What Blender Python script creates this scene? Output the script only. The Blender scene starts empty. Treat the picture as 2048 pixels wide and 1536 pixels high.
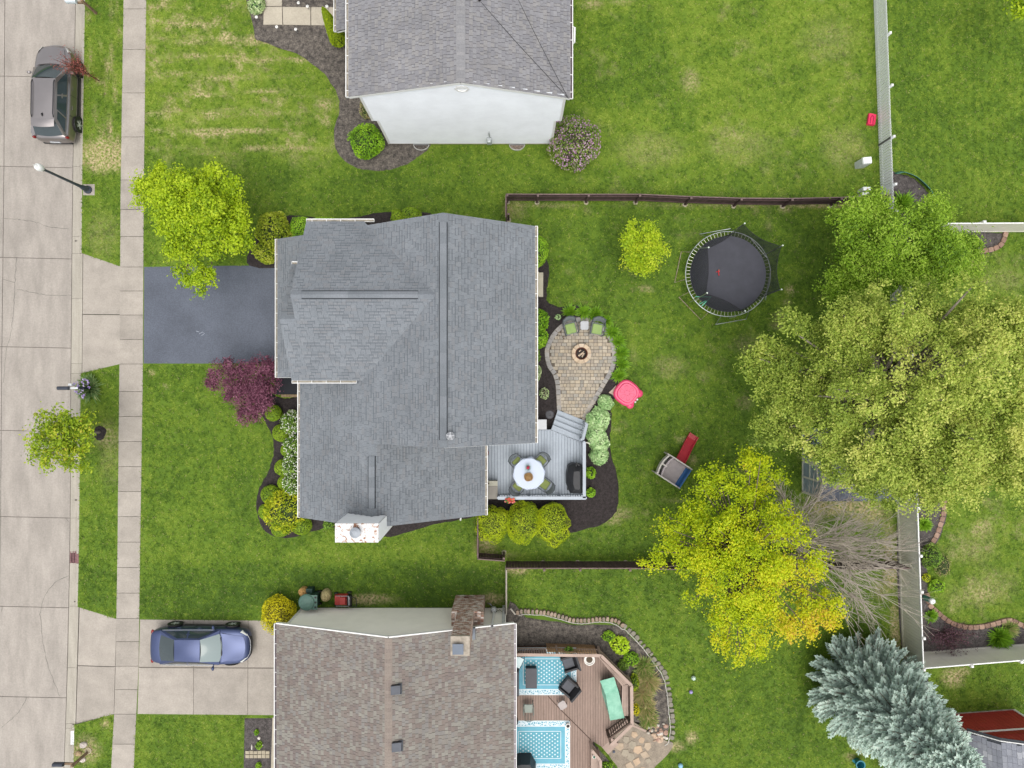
import bpy,math,random
import numpy as np
from mathutils import Vector,Matrix
sc=bpy.context.scene
PI=math.pi
H=35.5
S=40.0
# camera, sky, sun, exposure
cam_d=bpy.data.cameras.new('camera')
cam_d.sensor_width=36.0
cam_d.lens=36.0*H*S/2048.0
cam_d.clip_end=2000.0
cam=bpy.data.objects.new('camera',cam_d)
sc.collection.objects.link(cam)
cam.location=(0,0,H)
cam.rotation_euler=(0,0,0)
sc.camera=cam
SUN_EL,SUN_AZ=math.radians(74),math.radians(175)
wd=bpy.data.worlds.new('World');sc.world=wd;wd.use_nodes=True
nt=wd.node_tree;nt.nodes.clear()
sky=nt.nodes.new('ShaderNodeTexSky');sky.sky_type='NISHITA';sky.sun_disc=False
sky.sun_elevation=SUN_EL;sky.sun_rotation=SUN_AZ
sky.air_density=1.0;sky.dust_density=4.0;sky.ozone_density=1.0
hs=nt.nodes.new('ShaderNodeHueSaturation');hs.inputs['Saturation'].default_value=0.14
bg=nt.nodes.new('ShaderNodeBackground');bg.inputs['Strength'].default_value=0.15
wo=nt.nodes.new('ShaderNodeOutputWorld')
nt.links.new(sky.outputs[0],hs.inputs['Color']);nt.links.new(hs.outputs[0],bg.inputs[0]);nt.links.new(bg.outputs[0],wo.inputs[0])
sun_d=bpy.data.lights.new('sun','SUN');sun_d.energy=0.9;sun_d.angle=math.radians(50);sun_d.color=(1.0,0.93,0.83)
sun=bpy.data.objects.new('sun',sun_d);sc.collection.objects.link(sun)
sdir=Vector((math.sin(SUN_AZ)*math.cos(SUN_EL),math.cos(SUN_AZ)*math.cos(SUN_EL),math.sin(SUN_EL)))
sun.rotation_euler=sdir.to_track_quat('Z','Y').to_euler()
sun.location=(0,0,60)
vs=sc.view_settings
vs.view_transform='Standard';vs.look='None';vs.gamma=1.0;vs.use_curve_mapping=False
vs.exposure=0.62
# helpers
def W(px,py,z=0.0):
 """a photograph pixel seen at height z -> world point"""
 f=(1-z/H)/S
 return((px-1024)*f,(768-py)*f,z)
def WP(pts,z=0.0):
 return[W(x,y,z)[:2]for x,y in pts]
MAT={}
def M(name,col,rough=0.75,var=0.12,scale=3.0,metal=0.0,bump=0.0,bscale=None,col2=None,rnd=0.0,spec=0.4,detail=5,stretch=None,fine=0.0,fscale=60,coat=0.0):
 """procedural principled material: a colour broken up by noise, per-object variation, bump"""
 if name in MAT:return MAT[name]
 m=bpy.data.materials.new(name);m.use_nodes=True
 t=m.node_tree;N=t.nodes;L=t.links
 b=N['Principled BSDF']
 b.inputs['Roughness'].default_value=rough;b.inputs['Metallic'].default_value=metal
 b.inputs['Specular IOR Level'].default_value=spec
 if coat:b.inputs['Coat Weight'].default_value=coat;b.inputs['Coat Roughness'].default_value=0.16
 g=N.new('ShaderNodeNewGeometry')
 src=g.outputs['Position']
 if stretch:
  mp=N.new('ShaderNodeVectorMath');mp.operation='MULTIPLY';mp.inputs[1].default_value=stretch
  L.new(src,mp.inputs[0]);src=mp.outputs[0]
 n=N.new('ShaderNodeTexNoise');n.inputs['Scale'].default_value=scale;n.inputs['Detail'].default_value=detail;n.inputs['Roughness'].default_value=0.62
 L.new(src,n.inputs['Vector'])
 r=N.new('ShaderNodeValToRGB')
 c1=[max(0,c*(1-var))for c in col];c2=list(col2)if col2 else[min(1,c*(1+var))for c in col]
 r.color_ramp.elements[0].position=0.32;r.color_ramp.elements[1].position=0.68
 r.color_ramp.elements[0].color=c1+[1];r.color_ramp.elements[1].color=c2+[1]
 L.new(n.outputs['Fac'],r.inputs['Fac'])
 out=r.outputs['Color']
 if fine:
  n2=N.new('ShaderNodeTexNoise');n2.inputs['Scale'].default_value=fscale;n2.inputs['Detail'].default_value=2
  L.new(g.outputs['Position'],n2.inputs['Vector'])
  mr=N.new('ShaderNodeMapRange');mr.inputs[1].default_value=0.25;mr.inputs[2].default_value=0.75
  mr.inputs[3].default_value=1-fine;mr.inputs[4].default_value=1+fine
  L.new(n2.outputs['Fac'],mr.inputs[0])
  mx=N.new('ShaderNodeVectorMath');mx.operation='SCALE'
  L.new(out,mx.inputs[0]);L.new(mr.outputs[0],mx.inputs['Scale']);out=mx.outputs[0]
 if rnd:
  oi=N.new('ShaderNodeObjectInfo')
  mr=N.new('ShaderNodeMapRange');mr.inputs[3].default_value=1-rnd;mr.inputs[4].default_value=1+rnd
  L.new(oi.outputs['Random'],mr.inputs[0])
  mx=N.new('ShaderNodeVectorMath');mx.operation='SCALE'
  L.new(out,mx.inputs[0]);L.new(mr.outputs[0],mx.inputs['Scale']);out=mx.outputs[0]
 L.new(out,b.inputs['Base Color'])
 if bump:
  nb=N.new('ShaderNodeTexNoise');nb.inputs['Scale'].default_value=bscale or scale*8;nb.inputs['Detail'].default_value=4
  L.new(src,nb.inputs['Vector'])
  bp=N.new('ShaderNodeBump');bp.inputs['Strength'].default_value=bump;bp.inputs['Distance'].default_value=0.02
  L.new(nb.outputs['Fac'],bp.inputs['Height']);L.new(bp.outputs['Normal'],b.inputs['Normal'])
 MAT[name]=m
 return m
LEAFK=1.4
def LEAF(name,cols,trans=0.3,rough=0.55):
 """leaf material: colour picked by the per-leaf 'tone' attribute, part translucent"""
 if name in MAT:return MAT[name]
 m=bpy.data.materials.new(name);m.use_nodes=True
 t=m.node_tree;N=t.nodes;L=t.links
 b=N['Principled BSDF'];b.inputs['Roughness'].default_value=rough;b.inputs['Specular IOR Level'].default_value=0.3
 a=N.new('ShaderNodeAttribute');a.attribute_name='tone'
 r=N.new('ShaderNodeValToRGB');r.color_ramp.interpolation='LINEAR'
 el=r.color_ramp.elements
 while len(el)<len(cols):el.new(0.5)
 for i,c in enumerate(cols):
  el[i].position=i/(len(cols)-1);el[i].color=[min(.85,q*LEAFK)for q in c]+[1]
 L.new(a.outputs['Fac'],r.inputs['Fac']);L.new(r.outputs[0],b.inputs['Base Color'])
 tr=N.new('ShaderNodeBsdfTranslucent');L.new(r.outputs[0],tr.inputs[0])
 mx=N.new('ShaderNodeMixShader');mx.inputs[0].default_value=trans
 L.new(b.outputs[0],mx.inputs[1]);L.new(tr.outputs[0],mx.inputs[2])
 L.new(mx.outputs[0],N['Material Output'].inputs[0])
 MAT[name]=m
 return m
def GLASS(name,col,rough=0.05):
 if name in MAT:return MAT[name]
 m=bpy.data.materials.new(name);m.use_nodes=True
 t=m.node_tree;N=t.nodes;L=t.links
 b=N['Principled BSDF'];b.inputs['Base Color'].default_value=list(col)+[1];b.inputs['Roughness'].default_value=rough
 b.inputs['Specular IOR Level'].default_value=0.9
 n=N.new('ShaderNodeTexNoise');n.inputs['Scale'].default_value=1.5
 g=N.new('ShaderNodeNewGeometry');L.new(g.outputs['Position'],n.inputs['Vector'])
 mr=N.new('ShaderNodeMapRange');mr.inputs[3].default_value=rough*0.7;mr.inputs[4].default_value=rough*1.6
 L.new(n.outputs['Fac'],mr.inputs[0]);L.new(mr.outputs[0],b.inputs['Roughness'])
 MAT[name]=m
 return m
WLOC={}
def tag(o,label=None,cat=None,group=None,kind=None):
 if label:o['label']=label
 if cat:o['category']=cat
 if group:o['group']=group
 if kind:o['kind']=kind
 return o
def wl(o):return WLOC.get(o.name,Vector((0,0,0)))
def link(o,parent,loc):
 sc.collection.objects.link(o)
 loc=Vector(loc)
 WLOC[o.name]=loc
 if parent is not None:
  o.parent=parent;o.location=loc-wl(parent)
 else:
  o.location=loc
 return o
def thing(name,label,cat,loc,group=None,kind=None):
 o=bpy.data.objects.new(name,None);o.empty_display_size=0.2
 link(o,None,loc)
 return tag(o,label,cat,group,kind)
def put(name,me,loc,rz=0.0,parent=None,scale=None,rot=None):
 """an object sharing mesh data, placed at a world location (parents are never rotated)"""
 o=bpy.data.objects.new(name,me)
 link(o,parent,loc)
 o.rotation_euler=rot if rot is not None else(0,0,rz)
 if scale:o.scale=scale
 return o
class MB:
 """collects shapes and links them as ONE mesh object"""
 def __init__(s,T=None):s.v=[];s.f=[];s.m=[];s.T=T
 def add(s,vs,fs,m=0):
  b=len(s.v);s.v+=[tuple(v)for v in vs]
  s.f+=[tuple(b+i for i in f)for f in fs];s.m+=[m]*len(fs);return s
 def box(s,c,d,rz=0.0,m=0,taper=1.0,M4=None):
  x,y,z=d[0]/2,d[1]/2,d[2]/2
  vs=[(-x,-y,-z),(x,-y,-z),(x,y,-z),(-x,y,-z),(-x*taper,-y*taper,z),(x*taper,-y*taper,z),(x*taper,y*taper,z),(-x*taper,y*taper,z)]
  if M4 is not None:vs=[tuple(M4@Vector(v))for v in vs]
  else:
   ca,sa=math.cos(rz),math.sin(rz)
   vs=[(c[0]+v[0]*ca-v[1]*sa,c[1]+v[0]*sa+v[1]*ca,c[2]+v[2])for v in vs]
  return s.add(vs,[(0,3,2,1),(4,5,6,7),(0,1,5,4),(1,2,6,5),(2,3,7,6),(3,0,4,7)],m)
 def bar(s,a,b,w,h,m=0,up=(0,0,1)):
  """a box from a to b, w wide, h deep along up"""
  a,b=Vector(a),Vector(b);d=(b-a);l=d.length
  if l<1e-6:return s
  x=d/l;u=Vector(up);y=u.cross(x)
  if y.length<1e-4:y=Vector((1,0,0)).cross(x)
  y.normalize();z=x.cross(y)
  R=Matrix((x,y,z)).transposed().to_4x4();R.translation=(a+b)/2
  return s.box((0,0,0),(l,w,h),m=m,M4=R)
 def prism(s,poly,z0,z1,m=0,inset=0.0):
  n=len(poly)
  ar=sum(poly[i][0]*poly[(i+1)%n][1]-poly[(i+1)%n][0]*poly[i][1]for i in range(n))
  if ar<0:poly=poly[::-1]
  top=poly
  if inset:
   cx=sum(p[0]for p in poly)/n;cy=sum(p[1]for p in poly)/n
   top=[]
   for p in poly:
    d=math.hypot(p[0]-cx,p[1]-cy)or 1
    k=max(0,1-inset/d);top.append((cx+(p[0]-cx)*k,cy+(p[1]-cy)*k))
  vs=[(p[0],p[1],z0)for p in poly]+[(p[0],p[1],z1)for p in top]
  fs=[tuple(range(n,2*n)),tuple(range(n-1,-1,-1))]+[(i,(i+1)%n,n+(i+1)%n,n+i)for i in range(n)]
  return s.add(vs,fs,m)
 def tube(s,pts,r,n=6,m=0,cap=True):
  pts=[Vector(p)for p in pts];k=len(pts)
  rs=r if isinstance(r,(list,tuple))else[r]*k
  vs=[];fs=[];ref=None
  for i,p in enumerate(pts):
   d=(pts[min(i+1,k-1)]-pts[max(i-1,0)])
   if d.length<1e-7:d=Vector((0,0,1))
   d.normalize()
   if ref is None:ref=Vector((0,0,1))if abs(d.z)<0.9 else Vector((1,0,0))
   a=d.cross(ref)
   if a.length<1e-4:a=d.cross(Vector((0,1,0)))
   a.normalize();b=d.cross(a);ref=-b if False else ref
   for j in range(n):
    t=2*PI*j/n
    vs.append(tuple(p+(a*math.cos(t)+b*math.sin(t))*rs[i]))
  for i in range(k-1):
   for j in range(n):
    fs.append((i*n+j,i*n+(j+1)%n,(i+1)*n+(j+1)%n,(i+1)*n+j))
  if cap:fs+=[tuple(range(n-1,-1,-1)),tuple(range((k-1)*n,k*n))]
  return s.add(vs,fs,m)
 def lathe(s,c,prof,n=16,m=0,ex=1.0,ey=1.0,rz=0.0):
  vs=[];fs=[];k=len(prof)
  for r,z in prof:
   for j in range(n):
    t=2*PI*j/n
    x,y=r*math.cos(t)*ex,r*math.sin(t)*ey
    vs.append((c[0]+x*math.cos(rz)-y*math.sin(rz),c[1]+x*math.sin(rz)+y*math.cos(rz),c[2]+z))
  for i in range(k-1):
   for j in range(n):
    fs.append((i*n+j,i*n+(j+1)%n,(i+1)*n+(j+1)%n,(i+1)*n+j))
  if prof[0][0]>1e-4:fs.append(tuple(range(n-1,-1,-1)))
  if prof[-1][0]>1e-4:fs.append(tuple(range((k-1)*n,k*n)))
  return s.add(vs,fs,m)
 def patch(s,c00,c10,c11,c01,nu=8,nv=8,bulge=(0,0,0),m=0,bu=None,thick=0.0):
  """bilinear patch, bulged; bu = bulge along the v=0/1 edges too"""
  c00,c10,c11,c01=map(Vector,(c00,c10,c11,c01));bv=Vector(bulge);vs=[]
  for j in range(nv+1):
   for i in range(nu+1):
    u,v=i/nu,j/nv
    p=c00*(1-u)*(1-v)+c10*u*(1-v)+c11*u*v+c01*(1-u)*v
    p=p+bv*(16*u*(1-u)*v*(1-v))
    if bu:p=p+Vector(bu[0])*4*u*(1-u)*(1-v)+Vector(bu[1])*4*u*(1-u)*v
    vs.append(tuple(p))
  fs=[(j*(nu+1)+i,j*(nu+1)+i+1,(j+1)*(nu+1)+i+1,(j+1)*(nu+1)+i)for j in range(nv)for i in range(nu)]
  return s.add(vs,fs,m)
 def blob(s,c,r,n=10,k=6,m=0,noise=0.0,rng=random):
  """a lumpy ellipsoid"""
  vs=[];fs=[]
  for i in range(k+1):
   th=PI*i/k
   for j in range(n):
    ph=2*PI*j/n
    q=1+(rng.uniform(-noise,noise)if 0<i<k else 0)
    vs.append((c[0]+r[0]*math.sin(th)*math.cos(ph)*q,c[1]+r[1]*math.sin(th)*math.sin(ph)*q,c[2]+r[2]*math.cos(th)*q))
  for i in range(k):
   for j in range(n):
    fs.append((i*n+j,(i+1)*n+j,(i+1)*n+(j+1)%n,i*n+(j+1)%n))
  return s.add(vs,fs,m)
 def mesh(s,name,mats,smooth=False,origin=None):
  v=np.array(s.v,dtype=float).reshape(-1,3)
  if s.T is not None:
   A=np.array(s.T);v=v@A[:3,:3].T+A[:3,3]
  if origin is None:
   o=(v.min(0)+v.max(0))/2;o[2]=v[:,2].min()
  else:o=np.array(origin,dtype=float)
  me=bpy.data.meshes.new(name)
  me.from_pydata((v-o).tolist(),[],s.f)
  if not isinstance(mats,(list,tuple)):mats=[mats]
  for mm in mats:me.materials.append(mm)
  if len(mats)>1:me.polygons.foreach_set('material_index',s.m)
  if smooth:me.polygons.foreach_set('use_smooth',[True]*len(me.polygons))
  me.update()
  return me,o
 def build(s,name,mats,parent=None,smooth=False,label=None,cat=None,group=None,kind=None):
  me,o=s.mesh(name,mats,smooth)
  ob=bpy.data.objects.new(name,me)
  link(ob,parent,o)
  return tag(ob,label,cat,group,kind)
def TF(x,y,z=0.0,rz=0.0,s=1.0):
 return Matrix.Translation((x,y,z))@Matrix.Rotation(rz,4,'Z')@Matrix.Scale(s,4)
def np_mesh(name,verts,faces,mat,tone=None,smooth=False,parent=None,loc=(0,0,0),mats=None,midx=None):
 """fast mesh from numpy arrays; faces (n,k) all k-gons; tone per face"""
 me=bpy.data.meshes.new(name)
 nv,(nf,k)=len(verts),faces.shape
 loc=np.array(loc,dtype=float)
 me.vertices.add(nv);me.vertices.foreach_set('co',(verts-loc).astype(np.float32).ravel())
 me.loops.add(nf*k);me.loops.foreach_set('vertex_index',faces.astype(np.int32).ravel())
 me.polygons.add(nf);me.polygons.foreach_set('loop_start',np.arange(0,nf*k,k,dtype=np.int32))
 for mm in(mats or[mat]):me.materials.append(mm)
 if midx is not None:me.polygons.foreach_set('material_index',midx.astype(np.int32))
 me.update(calc_edges=True)
 if tone is not None:
  a=me.attributes.new('tone','FLOAT','FACE');a.data.foreach_set('value',tone.astype(np.float32))
 if smooth:me.polygons.foreach_set('use_smooth',np.ones(nf,dtype=bool))
 o=bpy.data.objects.new(name,me)
 return link(o,parent,loc)
def inside(pts,poly):
 """points (n,2) in polygon"""
 x,y=pts[:,0],pts[:,1];r=np.zeros(len(pts),dtype=bool)
 n=len(poly)
 for i in range(n):
  x1,y1=poly[i];x2,y2=poly[(i+1)%n]
  if y1==y2:continue
  c=((y1>y)!=(y2>y))&(x<(x2-x1)*(y-y1)/(y2-y1)+x1)
  r^=c
 return r
_NG={}
def vnoise(x,y,scale,seed):
 """smooth value noise, 0..1"""
 if seed not in _NG:_NG[seed]=np.random.RandomState(seed).rand(128,128)
 g=_NG[seed]
 x=np.asarray(x)*scale+500.3;y=np.asarray(y)*scale+500.7
 xi=np.floor(x).astype(int);yi=np.floor(y).astype(int)
 fx=x-xi;fy=y-yi;fx=fx*fx*(3-2*fx);fy=fy*fy*(3-2*fy)
 a=g[xi%128,yi%128];b=g[(xi+1)%128,yi%128];c=g[xi%128,(yi+1)%128];d=g[(xi+1)%128,(yi+1)%128]
 return(a*(1-fx)+b*fx)*(1-fy)+(c*(1-fx)+d*fx)*fy
def fbm(x,y,scale,seed,octv=3):
 r=0;a=1;t=0
 for i in range(octv):
  r=r+a*vnoise(x,y,scale*2**i,seed+i);t+=a;a*=0.55
 return r/t
def spline(pts,sub=5,closed=True):
 """Catmull-Rom through 2-D points"""
 n=len(pts);out=[]
 rng=range(n if closed else n-1)
 for i in rng:
  if closed:p0,p1,p2,p3=pts[i-1],pts[i],pts[(i+1)%n],pts[(i+2)%n]
  else:p0,p1,p2,p3=pts[max(i-1,0)],pts[i],pts[i+1],pts[min(i+2,n-1)]
  for k in range(sub):
   t=k/sub
   out.append(tuple(0.5*(2*p1[d]+(p2[d]-p0[d])*t+(2*p0[d]-5*p1[d]+4*p2[d]-p3[d])*t*t+(3*p1[d]-p0[d]-3*p2[d]+p3[d])*t**3)for d in(0,1)))
 if not closed:out.append(pts[-1])
 return out
EXCL=[]
# materials of the setting
CONC=M('concrete_road',(0.305,0.277,0.248),0.9,0.15,0.8,bump=0.15,bscale=30,rnd=0.05,fine=0.10,fscale=14,stretch=(2.2,0.6,1))
CONC2=M('concrete_walk',(0.318,0.287,0.252),0.9,0.13,1.1,bump=0.15,bscale=30,rnd=0.07,fine=0.10,fscale=16)
CURB=M('concrete_curb',(0.335,0.31,0.265),0.9,0.10,1.5,bump=0.15,bscale=30,rnd=0.04,fine=0.08,fscale=18,stretch=(4,0.5,1))
JOINT=M('joint_dirt',(0.12,0.105,0.09),0.95,0.2,5)
CRACK=M('crack_dirt',(0.15,0.14,0.125),0.95,0.25,6)
ASPH=M('sealed_asphalt',(0.088,0.100,0.128),0.8,0.15,0.55,bump=0.2,bscale=60,fine=0.20,fscale=18)
ASPH2=M('dark_asphalt',(0.022,0.024,0.030),0.85,0.15,1.5,bump=0.2,bscale=60,fine=0.1)
MULCH=M('black_mulch',(0.030,0.024,0.024),0.95,0.45,9,bump=1.0,bscale=40,fine=0.5,fscale=24)
MULCH_OLD=M('weathered_mulch',(0.085,0.075,0.070),0.95,0.5,5,bump=0.9,bscale=40,fine=0.55,fscale=16,col2=(0.155,0.135,0.115))
MULCH_GREY=M('grey_mulch',(0.075,0.066,0.064),0.95,0.45,6,bump=1.0,bscale=40,fine=0.5,fscale=18)
STRAW=M('dry_soil',(0.36,0.27,0.15),0.95,0.3,4,bump=0.5,bscale=40,fine=0.3,fscale=20)
def lawn_mat(name,blade):
 m=bpy.data.materials.new(name);m.use_nodes=True
 t=m.node_tree;N=t.nodes;L=t.links;b=N['Principled BSDF']
 b.inputs['Roughness'].default_value=0.75;b.inputs['Specular IOR Level'].default_value=0.2
 a=N.new('ShaderNodeAttribute');a.attribute_name='tone'
 d=N.new('ShaderNodeAttribute');d.attribute_name='dry'
 r=N.new('ShaderNodeValToRGB');el=r.color_ramp.elements
 k=1.0 if blade else 0.75
 cols=[(0.054,0.110,0.011),(0.114,0.202,0.017),(0.190,0.284,0.027),(0.300,0.365,0.062)]
 while len(el)<4:el.new(0.5)
 for i,c in enumerate(cols):el[i].position=i/3;el[i].color=[q*k for q in c]+[1]
 L.new(a.outputs['Fac'],r.inputs['Fac'])
 g=N.new('ShaderNodeNewGeometry');n=N.new('ShaderNodeTexNoise');n.inputs['Scale'].default_value=9;n.inputs['Detail'].default_value=4
 L.new(g.outputs['Position'],n.inputs['Vector'])
 r2=N.new('ShaderNodeValToRGB');r2.color_ramp.elements[0].color=(0.30,0.22,0.12,1);r2.color_ramp.elements[1].color=(0.52,0.43,0.25,1)
 L.new(n.outputs['Fac'],r2.inputs['Fac'])
 mx=N.new('ShaderNodeMix');mx.data_type='RGBA'
 mr=N.new('ShaderNodeMapRange');mr.inputs[1].default_value=0.36;mr.inputs[2].default_value=0.60;L.new(n.outputs['Fac'],mr.inputs[0])
 ml=N.new('ShaderNodeMath');ml.operation='MULTIPLY';L.new(mr.outputs[0],ml.inputs[0]);L.new(d.outputs['Fac'],ml.inputs[1])
 L.new((d.outputs['Fac']if blade else ml.outputs[0]),mx.inputs['Factor']);L.new(r.outputs[0],mx.inputs['A']);L.new(r2.outputs[0],mx.inputs['B'])
 L.new(mx.outputs['Result'],b.inputs['Base Color'])
 if blade:
  tr=N.new('ShaderNodeBsdfTranslucent');L.new(mx.outputs['Result'],tr.inputs[0])
  ms=N.new('ShaderNodeMixShader');ms.inputs[0].default_value=0.25
  L.new(b.outputs[0],ms.inputs[1]);L.new(tr.outputs[0],ms.inputs[2]);L.new(ms.outputs[0],N['Material Output'].inputs[0])
 return m
LAWN=lawn_mat('lawn_ground',False);BLADE=lawn_mat('grass_blade',True)
# lines of the street (photo pixels -> metres)
def lerpx(y,tab):
 return float(np.interp(y,[t[0]for t in tab],[t[1]for t in tab]))
CURB_E=[(-700,182),(0,170),(384,164),(700,162),(1084,158),(1152,157),(1330,152),(1450,149),(1536,147),(2300,130)]
GUT=[(-700,160),(0,148),(384,142),(700,139),(1084,137),(1152,135.5),(1330,132),(1450,128),(1536,124.5),(2300,105)]
MIDJ=[(-700,12),(0,6),(384,4),(700,0),(1084,-3),(1536,-10),(2300,-24)]
WALK_W=[(-700,258),(0,247),(384,241),(700,239),(1084,235),(1152,234),(1330,231),(1430,228),(1536,222),(2300,198)]
WALK_E=[(-700,304),(0,293),(384,288),(768,286),(1152,280),(1330,278),(1430,273),(1536,268),(2300,244)]
# ground, road, gutter
g=MB();g.add([(-400,-400,-0.30),(400,-400,-0.30),(400,400,-0.30),(-400,400,-0.30)],[(0,1,2,3)])
o=g.build('ground',M('far_grass',(0.06,0.115,0.018),0.9,0.3,0.5,fine=0.3,fscale=6),kind='structure')
road=thing('road',None,None,W(70,768,-0.2),kind='structure')
ROADZ=-0.12
b=MB();b.prism([W(lerpx(y,GUT)+2,y)[:2]for y in range(-700,2301,100)]+[W(-330,y)[:2]for y in(2300,-700)],-0.26,ROADZ-0.03)
b.build('joint_bed',JOINT,road)
JY=[-700,-520,-380,-205,-28,150,331,514,693,861,1034,1214,1395,1570,1750,1930,2300]
def slab(poly,z0,z1,name,mat,parent,gap=0.012):
 n=len(poly);cx=sum(p[0]for p in poly)/n;cy=sum(p[1]for p in poly)/n
 q=[]
 for p in poly:
  dx,dy=p[0]-cx,p[1]-cy
  q.append((p[0]-math.copysign(min(gap,abs(dx)),dx),p[1]-math.copysign(min(gap,abs(dy)),dy)))
 m=MB();m.prism(q,z0,z1-0.006);m2=MB()
 b=MB();nn=len(q)
 ar=sum(q[i][0]*q[(i+1)%nn][1]-q[(i+1)%nn][0]*q[i][1]for i in range(nn))
 if ar<0:q=q[::-1]
 ins=[(p[0]-math.copysign(0.01,p[0]-cx),p[1]-math.copysign(0.01,p[1]-cy))for p in q]
 vs=[(p[0],p[1],z0)for p in q]+[(p[0],p[1],z1-0.008)for p in q]+[(p[0],p[1],z1)for p in ins]
 fs=[tuple(range(2*nn,3*nn))]+[(i,(i+1)%nn,nn+(i+1)%nn,nn+i)for i in range(nn)]+[(nn+i,nn+(i+1)%nn,2*nn+(i+1)%nn,2*nn+i)for i in range(nn)]
 b.add(vs,fs)
 return b.build(name,mat,parent)
for i in range(len(JY)-1):
 y0,y1=JY[i],JY[i+1];t0,t1=y0+3,y1+3
 ys=np.linspace(0,1,3)
 slab([W(lerpx(y0,MIDJ),y0)[:2],W(lerpx(y1,MIDJ),y1)[:2],W(lerpx(t1,GUT),t1)[:2],W(lerpx(t0,GUT),t0)[:2]],-0.25,ROADZ,'slab',CONC,road)
 slab([W(-150,y0)[:2],W(-150,y1)[:2],W(lerpx(y1,MIDJ),y1)[:2],W(lerpx(y0,MIDJ),y0)[:2]],-0.25,ROADZ,'slab',CONC,road)
 slab([W(-320,y0)[:2],W(-320,y1)[:2],W(-150,y1)[:2],W(-150,y0)[:2]],-0.25,ROADZ,'slab',CONC,road)
rc=random.Random(5)
def crack(pts,w=0.016,z=ROADZ+0.005,parent=road):
 P=[]
 for(x0,y0),(x1,y1)in zip(pts[:-1],pts[1:]):
  n=max(2,int(math.hypot(x1-x0,y1-y0)/5))
  for k in range(n):
   t=k/n;P.append((x0+(x1-x0)*t+rc.uniform(-1.0,1.0),y0+(y1-y0)*t+rc.uniform(-0.9,0.9)))
 P.append(pts[-1])
 m=MB();vs=[]
 for i,p in enumerate(P):
  a=P[max(i-1,0)];c=P[min(i+1,len(P)-1)]
  d=Vector((c[0]-a[0],-(c[1]-a[1])));d.normalize();nrm=Vector((-d.y,d.x))*w*rc.uniform(0.35,1.0)
  q=W(*p);vs+=[(q[0]+nrm.x,q[1]+nrm.y,z),(q[0]-nrm.x,q[1]-nrm.y,z)]
 m.add(vs,[(2*i,2*i+1,2*i+3,2*i+2)for i in range(len(P)-1)])
 return m.build('crack',CRACK,parent)
for c in([(5,435),(50,440),(75,445),(90,451),(110,455),(135,457)],[(29,514),(27,560),(25,600),(22,640),(18,670),(10,693),(7,720),(3,765)],[(4,558),(26,564)],[(30,578),(60,584),(90,590),(139,590)],[(136,1152),(110,1163),(95,1180),(85,1195),(80,1215),(77,1230),(80,1260),(83,1290),(90,1320),(95,1340),(105,1365),(117,1395)],[(50,1398),(32,1430),(0,1457)],[(128,1036),(136,1046)],[(2,1214),(0,1226)]):
 crack(c)
 # curb with gutter, dropped where the driveways cross
curb=thing('kerb',None,None,W(150,768,-0.2),kind='structure')
CY_=[-700,-380,-205,-28,150,331,472,506,596,727,747,861,1037,1108,1127,1212,1214.5,1337,1450,1459,1570,1750,2300]
for y0,y1 in zip(CY_[:-1],CY_[1:]):
 drop=(506<=y0<747)or(1212<=y0<1450)
 if(y0,y1)==(1108,1127):continue
 vs=[]
 for y in(y0,y1):
  e=0.006 if y==y0 else-0.006
  a=W(lerpx(y,GUT)+0.6,y);bq=W(lerpx(y,CURB_E),y)
  hi=-0.085 if drop else 0.0
  for t,z in((0,-0.25),(0,ROADZ-0.004),(0.66,ROADZ-0.030),(0.74,(ROADZ-0.015)if drop else-0.02),(0.80,hi),(1.0,hi+0.004),(1.0,-0.25)):
   vs.append((a[0]+(bq[0]-a[0])*t,a[1]-e,z))
 m=MB();n=7
 m.add(vs,[(i,i+1,n+i+1,n+i)for i in range(n-1)]+[tuple(range(n))[::-1],tuple(range(n,2*n))])
 m.build('kerb_segment',CURB,curb)
# sidewalk and drive aprons
walk=thing('sidewalk',None,None,W(260,768,0),kind='structure')
b=MB();b.prism([W(lerpx(y,WALK_W)+1,y)[:2]for y in range(-700,2301,100)]+[W(lerpx(y,WALK_E)-1,y)[:2]for y in range(2300,-701,-100)],-0.05,0.0)
b.build('joint_bed',JOINT,walk)
WJ=[-700,-500,-330,-156,-69,18,99,186,274,360,419,473,534,582,630,679,728,783,833,883,933,983,1033,1084,1135,1186,1237,1283,1332,1379,1428,1488,1548,1650,1800,2000,2300]
for y0,y1 in zip(WJ[:-1],WJ[1:]):
 dz=rc.uniform(-0.004,0.004)
 slab([W(lerpx(y0,WALK_W),y0)[:2],W(lerpx(y1,WALK_W),y1)[:2],W(lerpx(y1,WALK_E),y1)[:2],W(lerpx(y0,WALK_E),y0)[:2]],-0.08,0.02+dz,'slab',CONC2,walk,gap=0.008)
def apron(name,quads):
 t=thing(name,None,None,W(200,quads[0][0][1],0),kind='structure')
 for q in quads:
  vs=[]
  for i,(x,y,z)in enumerate(q):
   vs.append(W(x,y)[:2]+(z,))
  for i,(x,y,z)in enumerate(q):
   vs.append(W(x,y)[:2]+(z-0.2,))
  m=MB();m.add(vs,[(0,1,2,3),(0,4,5,1),(1,5,6,2),(2,6,7,3),(3,7,4,0)]);m.build('slab',CONC2,t)
 return t
ZA,ZB=-0.085,0.016
apron('drive_apron',[[(164.3,506,ZA),(163.4,627.8,ZA),(240.5,628.8,ZB),(241,533,ZB)],[(163.4,629.2,ZA),(162.4,747,ZA),(239.8,728,ZB),(240.5,630.2,ZB)]])
apron('drive_apron',[[(157.2,1214,ZA),(153.6,1332,ZA),(230.4,1332.6,ZB),(233,1238,ZB)],[(153.6,1333.4,ZA),(150.2,1450,ZA),(227.8,1428,ZB),(230.4,1334,ZB)]])
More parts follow.
